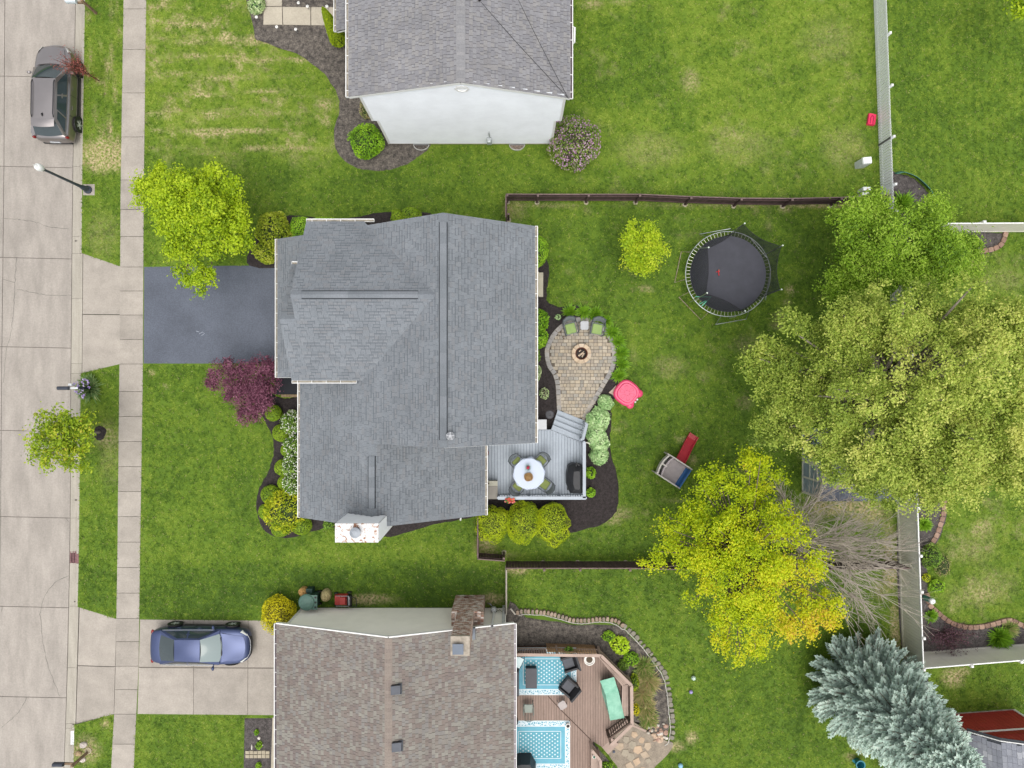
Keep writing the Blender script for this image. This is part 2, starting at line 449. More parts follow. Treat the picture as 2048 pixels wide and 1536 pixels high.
# driveways
dw=MB();dw.prism(WP([(288.5,534),(420,532),(640,530),(640,727),(287.5,727)]),-0.05,0.014)
d1=dw.build('driveway',ASPH,kind='structure')
mk=MB()
for p in([(398,668),(405,664),(409,667),(403,671)],[(392,662),(399,664)]):
 q=[W(x,y,0.018)for x,y in p]
 mk.tube(q,0.012,4)
mk.build('chalk_mark',M('chalk',(0.33,0.36,0.42),0.9),d1)
dd=thing('concrete_driveway',None,None,W(410,1335,0),kind='structure')
b=MB();b.prism(WP([(281,1240),(620,1244),(620,1431),(275,1427)]),-0.06,0.004);b.build('joint_bed',JOINT,dd)
VX=[(280,275),(387.5,387),(496.5,495.5),(625,622)]
for i in range(3):
 (a0,a1),(c0,c1)=VX[i],VX[i+1]
 slab(WP([(a0,1238.5+i),((a0+a1)/2,1334+i*0.6),((c0+c1)/2,1334.6+i*0.6),(c0,1239.5+i)]),-0.06,0.018,'slab',CONC2,dd,0.009)
 slab(WP([((a0+a1)/2,1335+i*0.6),(a1,1428+i),(c1,1429+i),((c0+c1)/2,1335.6+i*0.6)]),-0.06,0.018,'slab',CONC2,dd,0.009)
 # lamp pad
slab(WP([(166,368),(190,368),(190,391),(166,391)]),-0.06,0.02,'lamp_pad',CONC2,None)['kind']='structure'
EXCL+=[WP([(160,360+8),(190,368),(190,391),(160,391)])]
# front path of the north house
fp=thing('front_path',None,None,W(600,25,0),kind='structure')
for q in([(528,-60),(565,-60),(565,14),(529,14)],[(528.5,15),(565,15),(566,51),(527.5,51)],[(566,15),(622,15.5),(622,52),(567,51)],[(623,15.5),(700,16),(700,53),(623,52)]):
 slab(WP(q),-0.05,0.085,'slab',M('concrete_tan',(0.40,0.36,0.29),0.9,0.1,1.2,bump=0.15,bscale=30,rnd=0.05,fine=0.1,fscale=16),fp,0.006)
EXCL+=[WP([(int(lerpx(y,WALK_W)),y)for y in range(-300,1900,100)]+[(int(lerpx(y,WALK_E)),y)for y in range(1800,-301,-100)])]
EXCL+=[WP([(285,532),(600,529),(600,728.5),(285,728.5)]),WP([(270,1237.5),(600,1241),(600,1433),(270,1430)])]
# planting beds
BEDS={'front':([(505,792),(528,838),(540,862),(546,885),(545,910),(538,935),(527,958),(516,980),(511,1003),(513,1028),(520,1050),(533,1066),(550,1075),(575,1078),(600,1073),(630,1063),(668,1056),(720,1062),(780,1075),(840,1058),(880,1047),(925,1039),(950,1030),(950,980),(640,980),(640,796),(570,796),(520,780)],MULCH),'north':([(498,533),(504,490),(525,452),(560,434),(600,430),(680,436),(770,424),(850,424),(870,440),(870,520),(640,520),(600,534)],MULCH),'east':([(1050,490),(1085,505),(1097,535),(1094,560),(1092,585),(1095,601),(1118,612),(1150,608),(1182,617),(1215,638),(1240,668),(1252,700),(1254,730),(1250,757),(1236,768),(1232,792),(1224,812),(1225,835),(1222,862),(1222,900),(1229,930),(1237,960),(1238,1000),(1230,1030),(1208,1048),(1180,1058),(1140,1068),(1100,1066),(1000,1062),(956,1050),(956,880),(1030,860),(1030,490)],MULCH),'north_house':([(506,-80),(507,60),(520,80),(560,95),(600,110),(640,140),(660,165),(675,195),(677,230),(668,260),(672,300),(690,325),(725,340),(770,342),(815,330),(838,314),(858,298),(858,280),(800,270),(790,100),(790,-80)],MULCH_OLD),'garden':([(1012,1226),(1050,1233),(1100,1240),(1150,1248),(1200,1248),(1235,1250),(1262,1272),(1290,1300),(1312,1330),(1330,1362),(1337,1400),(1339,1440),(1337,1470),(1325,1480),(1300,1470),(1265,1445),(1230,1470),(1180,1480),(1240,1560),(1200,1600),(1012,1600)],MULCH_OLD),'corner':([(489,1434),(560,1434),(560,1560),(485,1560)],MULCH_GREY),'fence_bed':([(1796,990),(1860,1000),(1892,1012),(1884,1050),(1870,1080),(1852,1102),(1848,1130),(1850,1190),(1858,1212),(1880,1232),(1910,1250),(1950,1254),(1985,1248),(2012,1240),(2045,1255),(2080,1270),(2080,1286),(1848,1308),(1803,1308)],MULCH_GREY),'edged_bed':([(1764,348),(1800,346),(1828,356),(1855,381),(1867,410),(1862,440),(1772,462)],MULCH_GREY),'small_bed':([(1880,466),(2004,466),(2006,478),(1992,502),(1955,511),(1910,512)],MULCH_GREY),}
for nm,(pts,mt)in BEDS.items():
 sm=nm not in('corner',)
 pp=WP(spline(pts,4)if sm else pts)
 EXCL.append(pp)
 jit=random.Random(len(pts))
 edge=[(p[0]+jit.uniform(-0.03,0.03),p[1]+jit.uniform(-0.03,0.03))for p in pp]
 m=MB();m.prism(edge,-0.02,0.05,inset=0.14)
 bed=m.build('mulch_bed',mt,kind='structure')
 # mulch ring round the street tree
m=MB();cx,cy,_=W(199,866)
ring=[(cx+0.36*(1+0.12*math.sin(3*t))*math.cos(t),cy+0.40*math.sin(t))for t in np.linspace(0,2*PI,24,endpoint=False)]
m.prism(ring,-0.02,0.05,inset=0.1);m.build('mulch_ring',MULCH,kind='structure');EXCL.append(ring)
# lawns
DRY=[(205,310,42,26,1.6),(210,322,30,20,1.2),(650,210,12,10,.8),(1185,8,22,9,.7),(1240,2,25,6,.5),(1382,160,16,22,.55),(1290,577,14,6,.6),(1340,735,30,20,.35),(1560,630,10,8,.6),(1580,580,8,10,.7),(1575,605,9,6,.5),(1555,650,14,9,.5),(1595,645,10,7,.6),(1500,690,30,20,.3),(1655,410,70,6,.8),(1570,420,12,6,.5),(1480,410,200,4,.35),(740,1198,45,9,1.0),(985,1198,25,10,.9),(1035,1140,22,8,.9),(970,1090,18,22,.8),(1000,1110,40,5,.5),(1245,1025,22,12,.45),(1225,1040,14,10,.5),(1350,1000,25,4,.35),(1690,1012,55,16,.95),(1740,1030,40,20,.7),(1640,1020,30,20,.5),(1778,1100,14,50,.8),(1782,1150,12,30,1.0),(1790,1250,9,40,.9),(1795,1290,9,30,.8),(1760,1180,15,20,.5),(1383,1475,9,12,1.0),(1352,1492,14,9,1.0),(1905,1355,20,18,.95),(1930,1340,12,10,.6),(1728,1500,14,9,.8),(1700,1515,10,8,.7),(210,1447,8,6,1.0),(303,745,5,6,.8),(329,771,4,3,.7),(1365,880,12,6,.6),(1385,920,8,8,.5),(1945,1100,40,25,.35),(1940,1190,40,20,.4),(2010,560,40,20,.3),(1965,1060,20,20,.45),(1985,1170,40,30,.35),(1030,420,20,18,.45),(1100,410,60,4,.4),(170,1500,26,24,.85),(198,164,7,6,1.0),(210,870,22,22,.4),(385,75,20,8,.5),(1445,480,12,10,.25),(580,440,25,4,.4),(205,470,30,40,.25),(220,905,20,60,.25),(1690,300,40,40,.3),(1660,80,50,40,.25),(1300,300,60,30,.3),(1480,290,60,30,.25)]
rs=np.random.RandomState(11)
STREAK=[]
for k in range(120):
 y=round(rs.uniform(-1,8))*36+10+rs.randn()*4;x=rs.uniform(300,640)if y<200 else rs.uniform(300,640)
 if y>90 and x>640:continue
 STREAK.append((x,y,rs.uniform(10,36),rs.uniform(1.2,2.3),rs.uniform(0.7,1.3)))
for k in range(28):
 STREAK.append((rs.uniform(175,240),rs.uniform(0,300),rs.uniform(1.5,3),rs.uniform(8,25),rs.uniform(0.6,1.1)))
def lawn_fields(x,y):
 """tone (0 dark .. 1 yellow green) and dryness at world points"""
 px=1024+x*S;py=768-y*S
 t=0.40+0.40*(fbm(x,y,0.55,3,3)-0.5)+0.42*(fbm(x,y,2.3,9,3)-0.5)
 n1=fbm(x,y,1.3,21,4);n2=fbm(x,y,5.0,31,2);n3=fbm(x,y,3.4,51,3)
 def box(x0,x1,y0,y1,s=25):
  return 1/(1+np.exp(-(px-x0)/s))/(1+np.exp((px-x1)/s))/(1+np.exp(-(py-y0)/s))/(1+np.exp((py-y1)/s))
 d=np.zeros_like(t)
 A=box(270,700,-200,310,15);B=box(1140,1760,-300,390,20);C=box(1770,2300,-300,450,8);E=box(1000,1800,400,1110,15);F=box(150,1010,1095,1240,10);G=box(1015,1810,1140,1700,10)
 I=box(160,240,-100,510,4);J=box(1780,2300,470,1310,10)
 t=t+0.18*A+0.12*B-0.02*C-0.08*E-0.06*G+0.08*J-0.02+0.06*I
 d=d+(A*np.clip((n1-0.40)*2.4,0,0.8)+B*np.clip((n1-0.56)*1.6,0,0.3)+J*np.clip((n1-0.50)*2.0,0,0.45)+E*np.clip((n1-0.62)*2.0,0,0.3))*np.clip((n3-.45)*5,0,1.2)
 # mowing bands, darker patches, and shade painted into the strip between the houses
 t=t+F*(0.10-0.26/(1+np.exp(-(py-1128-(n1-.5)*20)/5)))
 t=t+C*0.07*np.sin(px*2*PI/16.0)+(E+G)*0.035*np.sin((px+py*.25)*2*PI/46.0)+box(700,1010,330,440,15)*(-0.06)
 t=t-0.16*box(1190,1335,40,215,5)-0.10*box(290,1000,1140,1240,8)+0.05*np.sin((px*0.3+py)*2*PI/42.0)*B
 for(a,b_,r1,r2,s_)in DRY:
  q=((px-a)/r1)**2+((py-b_)/r2)**2
  d=d+s_*np.clip(1.6*np.exp(-q*0.9)*(0.35+1.25*n2)-0.18,0,1)
 for(a,b_,r1,r2,s_)in STREAK:
  q=((px-a)/r1)**2+((py-b_-2*(n1-.5))/r2)**2
  d=d+s_*np.exp(-q)*(0.3+1.2*n2)
 return np.clip(t,0.02,0.98),np.clip(d,0,0.95)
def sheet(name,XY,z=0.0):
 """grid of world points (ny,nx,2) -> lawn mesh with its fields"""
 ny,nx,_=XY.shape
 v=np.zeros((ny*nx,3));v[:,:2]=XY.reshape(-1,2);v[:,2]=z
 i=np.arange(ny*nx).reshape(ny,nx)
 f=np.stack([i[:-1,:-1],i[1:,:-1],i[1:,1:],i[:-1,1:]],-1).reshape(-1,4)
 o=np_mesh(name,v,f,LAWN)
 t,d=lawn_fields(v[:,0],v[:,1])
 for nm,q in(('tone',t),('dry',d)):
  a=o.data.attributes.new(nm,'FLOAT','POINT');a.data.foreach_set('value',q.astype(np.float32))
 o['kind']='structure'
 return o
def axis(lo,hi,step,far):
 core=np.arange(lo,hi+1e-6,step)
 out_lo=lo-np.cumsum(np.geomspace(0.5,12,18));out_hi=hi+np.cumsum(np.geomspace(0.5,12,18))
 return np.concatenate([out_lo[::-1],core,out_hi])
ys=axis(-21,21,0.22,0)
xs_off=np.concatenate([np.arange(0,47.5,0.22),47.5+np.cumsum(np.geomspace(0.5,12,18))])
base=np.array([W(lerpx(768-yy*S,WALK_W)+6,0)[0]for yy in ys])
XY=np.zeros((len(ys),len(xs_off),2));XY[:,:,1]=ys[:,None];XY[:,:,0]=base[:,None]+xs_off[None,:]
sheet('lawn',XY[::-1])
def verge(name,top,bot):
 """strip between kerb and sidewalk; top/bot = (y at kerb, y at walk)"""
 n,k=10,max(10,int(abs(bot[0]-top[0])/9));P=np.zeros((k+1,n+1,2))
 for j in range(k+1):
  for i in range(n+1):
   u,v=i/n,j/k
   py=(top[0]*(1-u)+top[1]*u)*(1-v)+(bot[0]*(1-u)+bot[1]*u)*v
   P[j,i]=W(lerpx(py,CURB_E)*(1-u)+(lerpx(py,WALK_W)+1)*u,py)[:2]
 return sheet(name,P,0.0)
V1=((-700,-700),(506,533));V2=((747,728),(1214,1238));V3=((1450,1428),(2300,2300))
for k,(a,b_)in enumerate((V1,V2,V3)):verge('verge_lawn',a,b_)
XW=np.zeros((2,2,2));XW[0]=[(-200,90),(W(-330,0)[0],90)];XW[1]=[(-200,-90),(W(-330,0)[0],-90)]
sheet('lawn',XW)
EXCL+=[WP([(100,506),(164,506),(241,533),(241,728),(162,747),(100,747)]),WP([(100,1214),(157,1214),(233,1238),(228,1428),(150,1450),(100,1450)])]
# roofs, gutters, walls
def clip_poly(subj,clip):
 """Sutherland-Hodgman, clip convex and counter-clockwise"""
 out=subj
 for i in range(len(clip)):
  a,b=clip[i],clip[(i+1)%len(clip)]
  inp,out=out,[]
  if not inp:return[]
  def side(p):return(b[0]-a[0])*(p[1]-a[1])-(b[1]-a[1])*(p[0]-a[0])
  for j in range(len(inp)):
   p,q=inp[j-1],inp[j];sp,sq=side(p),side(q)
   if sq>=-1e-9:
    if sp<-1e-9:t=sp/(sp-sq);out.append((p[0]+(q[0]-p[0])*t,p[1]+(q[1]-p[1])*t))
    out.append(q)
   elif sp>=-1e-9:
    t=sp/(sp-sq);out.append((p[0]+(q[0]-p[0])*t,p[1]+(q[1]-p[1])*t))
 return out
def ccw(p):
 n=len(p);a=sum(p[i][0]*p[(i+1)%n][1]-p[(i+1)%n][0]*p[i][1]for i in range(n))
 return p if a>0 else p[::-1]
def area2(p):
 n=len(p);return abs(sum(p[i][0]*p[(i+1)%n][1]-p[(i+1)%n][0]*p[i][1]for i in range(n)))/2
class Roof:
 """shingled roof planes of one house: single shingles for the 300 that show largest, the rest joined"""
 def __init__(s,mats,seed,expo=0.143,widths=(0.15,0.21,0.30),thick=0.012,limit=300,band=0.0,bandmats=None):
  s.mats=mats;s.rng=random.Random(seed);s.expo=expo;s.widths=widths;s.t=thick;s.limit=limit
  s.full=[];s.rest=MB();s.base=MB();s.band=band;s.nt=len(mats);s.mats=list(mats)+list(bandmats or[])
 def plane(s,plans,eave,ridge,ze,zr,axis='x',weights=None):
  """plans: convex plan polygons [(X,Y)..]; the slope falls along axis from ridge (zr) to eave (ze)"""
  dirx=(ridge-eave);rise=zr-ze;Ls=math.hypot(dirx,rise)
  if axis=='x':O=Vector((eave,0,ze));U=Vector((0,1,0));V=Vector((dirx,0,rise))/Ls
  else:O=Vector((0,eave,ze));U=Vector((1,0,0));V=Vector((0,dirx,rise))/Ls
  N=U.cross(V)
  if N.z<0:N=-N
  k=Ls/abs(dirx);sg=1 if dirx>0 else-1
  def uv(p):
   return(p[1],(p[0]-eave)*sg*k)if axis=='x' else(p[0],(p[1]-eave)*sg*k)
  clips=[ccw([uv(p)for p in pl])for pl in plans]
  flip=(U.cross(V)).z<0
  for c in clips:
   vs=[tuple(O+U*a+V*b-N*0.004)for a,b in c];n=len(c)
   vs+=[tuple(O+U*a+V*b-N*0.06)for a,b in c]
   f=tuple(range(n))if not flip else tuple(range(n-1,-1,-1))
   s.base.add(vs,[f,tuple(i+n for i in f[::-1])]+[(i,(i+1)%n,n+(i+1)%n,n+i)for i in range(n)])
  umin=min(p[0]for c in clips for p in c);umax=max(p[0]for c in clips for p in c)
  vmin=min(p[1]for c in clips for p in c);vmax=max(p[1]for c in clips for p in c)
  row=0;v=vmin
  nt=s.nt;run=0;tone=0
  while v<vmax-0.02:
   u=umin-s.rng.uniform(0,0.3)
   while u<umax:
    wd=s.rng.choice(s.widths)
    tone=s.rng.choices(range(nt),weights)[0]if weights else s.rng.randrange(nt)
    rect=[(u+0.003,v),(u+wd-0.003,v),(u+wd-0.003,v+s.expo*1.02),(u+0.003,v+s.expo*1.02)]
    dz=s.rng.choice((0.0,0.0,0.004))
    for c in clips:
     q=clip_poly(rect,c)
     if len(q)<3 or area2(q)<0.001:continue
     if len(q)==4 and abs(area2(q)-area2(rect))<1e-6:
      s.full.append((O+U*(u+wd/2)+V*v+N*dz,wd,tone+(1000 if s.rng.random()<s.band else 0),U,V,N))
      continue
     s._poly(s.rest,q,v,O,U,V,N,tone,dz,flip)
    u+=wd
   v+=s.expo;row+=1
 def _poly(s,mb,q,v,O,U,V,N,tone,dz,flip):
  n=len(q)
  top=[tuple(O+U*a+V*b+N*(dz+s.t*(1-0.75*(b-v)/s.expo)))for a,b in q]
  bot=[tuple(O+U*a+V*b-N*0.002)for a,b in q]
  f=tuple(range(n))if not flip else tuple(range(n-1,-1,-1))
  mb.add(top+bot,[f]+[(i,(i+1)%n,n+(i+1)%n,n+i)for i in range(n)],tone)
 def _tab(s,mb,wd,P,U,V,N,tone,flip,mi=None):
  e=s.expo;w=wd/2-s.gap
  if tone<1000:return s._poly(mb,[(-w,0),(w,0),(w,e*1.02),(-w,e*1.02)],0,P,U,V,N,tone if mi is None else 0,0,flip)
  k=tone-1000;a,b=(k,s.nt+k%max(1,len(s.mats)-s.nt))if mi is None else(0,1)
  s._poly(mb,[(-w,0),(w,0),(w,e*.60),(-w,e*.60)],0,P,U,V,N,a,0,flip)
  s._poly(mb,[(-w,e*.60),(w,e*.60),(w,e*1.02),(-w,e*1.02)],0,P,U,V,N,b,0,flip)
 gap=0.004
 def finish(s,parent,under,name='shingle',visible=None):
  s.base.build('roof_deck',under,parent)
  vis=[q for q in s.full if visible is None or visible(q[0])]
  rest=[q for q in s.full if not(visible is None or visible(q[0]))]
  vis.sort(key=lambda q:-(q[0].z*0.25+q[1]*6+s.rng.random()*1.2))
  cache={}
  for P,wd,tone,U,V,N in vis[:s.limit]:
   key=(wd,tone,tuple(round(c,4)for c in V))
   if key not in cache:
    m=MB();flip=(U.cross(V)).z<0
    s._tab(m,wd,Vector((0,0,0)),U,V,N,tone,flip,0)
    k=tone%1000;cache[key]=m.mesh(name,[s.mats[k]]+([s.mats[s.nt+k%(len(s.mats)-s.nt)]]if tone>=1000 else[]),origin=(0,0,0))[0]
   put(name,cache[key],P,0,parent)
  for P,wd,tone,U,V,N in vis[s.limit:]+rest:
   flip=(U.cross(V)).z<0
   s._tab(s.rest,wd,P,U,V,N,tone,flip)
  o=s.rest.build('shingle_field',s.mats,parent);o['kind']='stuff'
WHITE=M('white_trim',(0.74,0.74,0.73),0.5,0.05,3,fine=0.03)
GUT_IN=M('gutter_silt',(0.28,0.255,0.21),0.9,0.35,4)
GUT_DK=M('gutter_dark',(0.10,0.08,0.09),0.9,0.2,4)
def gutter(parent,a,b,z,out,inner=GUT_IN,w=0.108,step=0.61):
 """K-gutter along an eave from a to b (plan), out = unit vector pointing away from the house"""
 a,b=Vector((a[0],a[1],z)),Vector((b[0],b[1],z));o=Vector((out[0],out[1],0))
 L=(b-a).length;d=(b-a)/L
 m=MB()
 q=a+o*w;r=b+o*w
 m.bar(q-Vector((0,0,.05)),r-Vector((0,0,.05)),0.03,0.11,m=0)
 m.bar(a+o*0.005-Vector((0,0,.055)),b+o*0.005-Vector((0,0,.055)),0.012,0.09,m=0)
 m.bar(a+o*w*.5-Vector((0,0,.085)),b+o*w*.5-Vector((0,0,.085)),w,0.012,m=1)
 for e in(a,b):m.bar(e-Vector((0,0,.05)),e+o*w-Vector((0,0,.05)),0.012,0.10,m=0)
 g=m.build('gutter',[WHITE,inner],parent)
 h=MB();h.box((0,0,0),(w,0.022,0.012),rz=math.atan2(o.y,o.x));hm,_=h.mesh('hanger',WHITE)
 n=int(L/step)
 for i in range(n):
  p=a+d*(0.25+i*step)+o*w*0.5;p.z=z+0.012
  put('hanger',hm,p,0,g)
 return g
def gable_prism(mb,poly_xz_or_yz,lo,hi,axis,m=0):
 """extrude a profile [(s,z)..] along axis from lo to hi; profile runs across the axis"""
 n=len(poly_xz_or_yz);vs=[]
 for t in(lo,hi):
  for s_,z in poly_xz_or_yz:vs.append((s_,t,z)if axis=='y' else(t,s_,z))
 mb.add(vs,[tuple(range(n)),tuple(range(2*n-1,n-1,-1))]+[(i,n+i,n+(i+1)%n,(i+1)%n)for i in range(n)],m)
def ridge_vent(parent,a,b,z,w,mats,axis,rise=0.05,pitch=0.64,name='ridge_vent',capl=0.42):
 """raised shingle-over ridge vent: dark slots along both sides and capped by overlapping pieces"""
 a,b=Vector((a[0],a[1],z)),Vector((b[0],b[1],z));d=(b-a).normalized();c=Vector((-d.y,d.x,0))
 m=MB();h=w/2+.018
 for sgn in(1,-1):
  lo=c*(h*sgn)-Vector((0,0,h*pitch))
  vs=[a+Vector((0,0,rise)),b+Vector((0,0,rise)),b+lo+Vector((0,0,rise)),a+lo+Vector((0,0,rise)),b+lo-Vector((0,0,.02)),a+lo-Vector((0,0,.02))]
  m.add([tuple(v)for v in vs],[(0,1,2,3)if sgn<0 else(3,2,1,0)],1)
  m.add([tuple(v)for v in vs],[(3,2,4,5)if sgn<0 else(5,4,2,3)],1)
 rv=m.build(name,[mats[0],M('vent_slot',(0.03,0.034,0.04),0.9)if name=='ridge_vent' else mats[0]],parent)
 n=int((b-a).length/capl);st=(b-a).length/n
 rr=random.Random(n)
 for i in range(n):
  p0=a+d*(i*st+0.006);p1=a+d*((i+1)*st+0.01)
  k=MB()
  for sgn in(1,-1):
   lo=c*((h-0.034)*sgn)-Vector((0,0,(h-0.034)*pitch))
   up0=Vector((0,0,rise+0.012));up1=Vector((0,0,rise+0.004))
   vs=[p0+up0,p1+up1,p1+lo+up1,p0+lo+up0]
   k.add([tuple(v)for v in vs]+[tuple(p0+up0*0.6),tuple(p0+lo+up0*0.6)],[(0,1,2,3)if sgn<0 else(3,2,1,0),(0,3,5,4)if sgn<0 else(4,5,3,0)])
  k.build('cap_shingle',mats[rr.randrange(len(mats))],rv)
 return rv
def siding(mb,a,b,z0,z1f,out,m=0,lap=0.17):
 """clapboards on a wall from a to b (plan), top height given by z1f(t)"""
 a,b=Vector((a[0],a[1],0)),Vector((b[0],b[1],0));o=Vector((out[0],out[1],0));L=(b-a).length
 z=z0
 zmax=max(z1f(t)for t in np.linspace(0,1,41))
 while z<zmax-0.01:
  ts=[t for t in np.linspace(0,1,201)if z1f(t)>=z+0.004]
  if not ts:break
  t0,t1=min(ts),max(ts);p,q=a+(b-a)*t0,a+(b-a)*t1
  zt=min(z+lap,zmax)
  lo=o*0.048;hi=o*0.003
  vs=[p+lo+Vector((0,0,z)),q+lo+Vector((0,0,z)),q+hi+Vector((0,0,zt)),p+hi+Vector((0,0,zt)),p+Vector((0,0,z)),q+Vector((0,0,z))]
  f=[(0,1,2,3),(4,5,1,0)]
  if(b-a).cross(o).z>0:f=[t[::-1]for t in f]
  mb.add([tuple(v)for v in vs],f,m)
  z+=lap
def window(parent,c,w,h,out,frame=WHITE):
 """window on a wall: frame proud of it, pane recessed in the frame, sill"""
 o=Vector((out[0],out[1],0));t=Vector((-o.y,o.x,0));c=Vector(c)
 m=MB()
 for sx in(-1,1):m.bar(c+t*sx*w/2-Vector((0,0,h/2))+o*.03,c+t*sx*w/2+Vector((0,0,h/2))+o*.03,0.08,0.06,up=o)
 for sz in(-1,0,1):m.bar(c-t*w/2+Vector((0,0,sz*h/2))+o*.03,c+t*w/2+Vector((0,0,sz*h/2))+o*.03,0.08 if sz else 0.04,0.06,up=o)
 wn=m.build('window',frame,parent)
 m=MB();m.bar(c-t*w/2+o*.018,c+t*w/2+o*.018,h,0.01,up=o);m.build('pane',GLASS('pane_glass',(0.03,0.04,0.05)),wn)
 m=MB();m.bar(c-t*(w/2+.08)+o*.06-Vector((0,0,h/2+.06)),c+t*(w/2+.08)+o*.06-Vector((0,0,h/2+.06)),0.14,0.04);m.build('sill',frame,wn)
 return wn
# the blue-grey roofed house in the middle
MH=thing('house','house with blue-grey shingle roof and cross gable in the middle of the picture','house',(-4.5,1.0,0))
def tones(prefix,cols,var=0.10):
 return[M(prefix+'_shingle_%d'%i,c,0.92,var,0.8,fine=0.14,fscale=26)for i,c in enumerate(cols)]
T_MAIN=tones('slate',[(0.162,0.178,0.198),(0.168,0.185,0.205),(0.174,0.190,0.210),(0.182,0.196,0.214),(0.153,0.168,0.187),(0.171,0.181,0.196)])
UNDER=M('roof_underlay',(0.05,0.056,0.066),0.95)
R=Roof(T_MAIN,7,band=.46,bandmats=tones('slate_band',[(.118,.130,.146),(.130,.142,.158)]),widths=(.17,.22,.28))
wts=[4,5,5,2,2,3]
PT=0.64
zx=lambda X:7.65-PT*(-2.70-X)
R.plane([[(-2.70,-2.51),(0.98,-2.51),(0.98,6.72),(-2.70,6.72)]],0.98,-2.70,5.30,7.65,'x',wts)
R.plane([[(-6.38,-2.51),(-2.70,-2.51),(-2.70,6.72),(-6.38,6.72)],[(-9.64,-6.07),(-6.38,-6.07),(-6.38,0.45),(-9.64,0.45)],[(-6.38,-6.07),(-5.92,-6.07),(-5.92,-2.51),(-6.38,-2.51)]],-9.64,-2.70,3.208,7.65,'x',wts)
R.plane([[(-5.92,-6.07),(-1.25,-6.07),(-1.25,-2.25),(-5.92,-2.25)]],-1.25,-5.92,2.60,5.59,'x',wts)
R.plane([[(-8.75,6.91),(-6.30,6.91),(-2.92,3.53),(-8.75,3.53)]],6.91,3.53,5.30,7.46,'y',wts)
R.plane([[(-8.75,0.15),(-6.30,0.15),(-2.92,3.53),(-8.75,3.53)],[(-9.37,0.15),(-8.75,0.15),(-8.75,2.62),(-9.37,2.62)]],0.15,3.53,5.30,7.46,'y',wts)
R.plane([[(-9.37,2.62),(-8.55,2.62),(-8.55,5.09),(-9.37,5.09)]],5.09,2.62,5.30,6.88,'y',wts)
R.plane([[(-10.83,0.30),(-8.45,0.30),(-8.45,6.70),(-10.83,6.70)]],-10.83,-8.45,2.70,4.13,'x',wts)
R.finish(MH,UNDER,visible=lambda P:not(P.x<-3.2 and P.y>0.3 and P.y<6.9 and P.z<4.5 and P.x>-8.8))
# walls
SID_M=M('pale_siding',(0.55,0.54,0.50),0.7,0.06,2)
wm=MB()
gable_prism(wm,[(-6.05,0),(0.66,0),(0.66,5.42),(-2.70,7.52),(-6.05,5.42)],-2.20,6.42,'y')
gable_prism(wm,[(-9.30,0),(-1.60,0),(-1.60,2.70),(-5.92,5.46),(-9.30,3.30)],-5.78,-2.19,'y')
gable_prism(wm,[(-9.30,0),(-6.04,0),(-6.04,5.30),(-9.30,3.30)],-2.20,0.44,'y')
gable_prism(wm,[(0.45,0),(6.60,0),(6.60,5.38),(3.53,7.34),(0.45,5.38)],-8.45,-6.03,'x')
gable_prism(wm,[(0.46,0),(4.80,0),(4.80,5.38),(2.62,6.76),(0.46,5.38)],-9.08,-8.44,'x')
wm.prism([(-10.5,0.52),(-8.43,0.52),(-8.43,6.45),(-10.5,6.45)],0,2.72)
wm.build('wall',SID_M,MH)
sm=MB()
siding(sm,(-9.3,-5.78),(-1.6,-5.78),0.3,lambda t:3.30+(5.46-3.30)*t/0.439 if t<0.439 else 5.46-(5.46-2.70)*(t-0.439)/0.561,(0,-1))
siding(sm,(-1.6,-5.78),(-1.6,-2.2),0.3,lambda t:2.6,(1,0))
siding(sm,(0.66,-2.2),(0.66,6.42),0.3,lambda t:5.3,(1,0))
siding(sm,(0.66,6.42),(-6.05,6.42),0.3,lambda t:5.42+2.1*(1-abs(t-0.5)*2),(0,1))
siding(sm,(-9.30,0.44),(-9.30,-5.78),0.3,lambda t:3.1,(-1,0))
siding(sm,(-6.05,6.60),(-8.45,6.60),0.3,lambda t:5.3,(0,1))
sm.build('siding',SID_M,MH)
gd=MB();gd.box((-10.53,3.4,1.1),(0.05,4.9,2.15));gdo=gd.build('garage_door',WHITE,MH)
for k in range(4):
 p=MB();p.box((-10.565,3.4,0.32+k*0.52),(0.03,4.8,0.46));p.build('door_panel',WHITE,gdo)
for yy in(-0.6,2.3,5.0):window(MH,(0.67,yy,4.2),1.0,1.3,(1,0))
for yy in(1.6,4.2):window(MH,(0.67,yy,1.6),1.1,1.3,(1,0))
dr=MB();dr.box((0.69,5.0,1.35),(0.06,0.95,2.05));dro=dr.build('door',WHITE,MH)
hd=MB();hd.blob((0.75,4.65,1.3),(0.04,0.03,0.03));hd.build('handle',M('brass',(0.4,0.3,0.1),0.3,metal=1.0),dro)
for yy in(-4.8,-3.2):window(MH,(-9.31,yy,1.6),0.9,1.3,(-1,0))
window(MH,(-4.0,-5.79,1.5),1.0,1.2,(0,-1))
fdr=MB();fdr.box((-9.33,-1.1,1.2),(0.06,0.95,2.05));fdr.build('door',M('door_red',(0.12,0.02,0.02),0.5),MH)
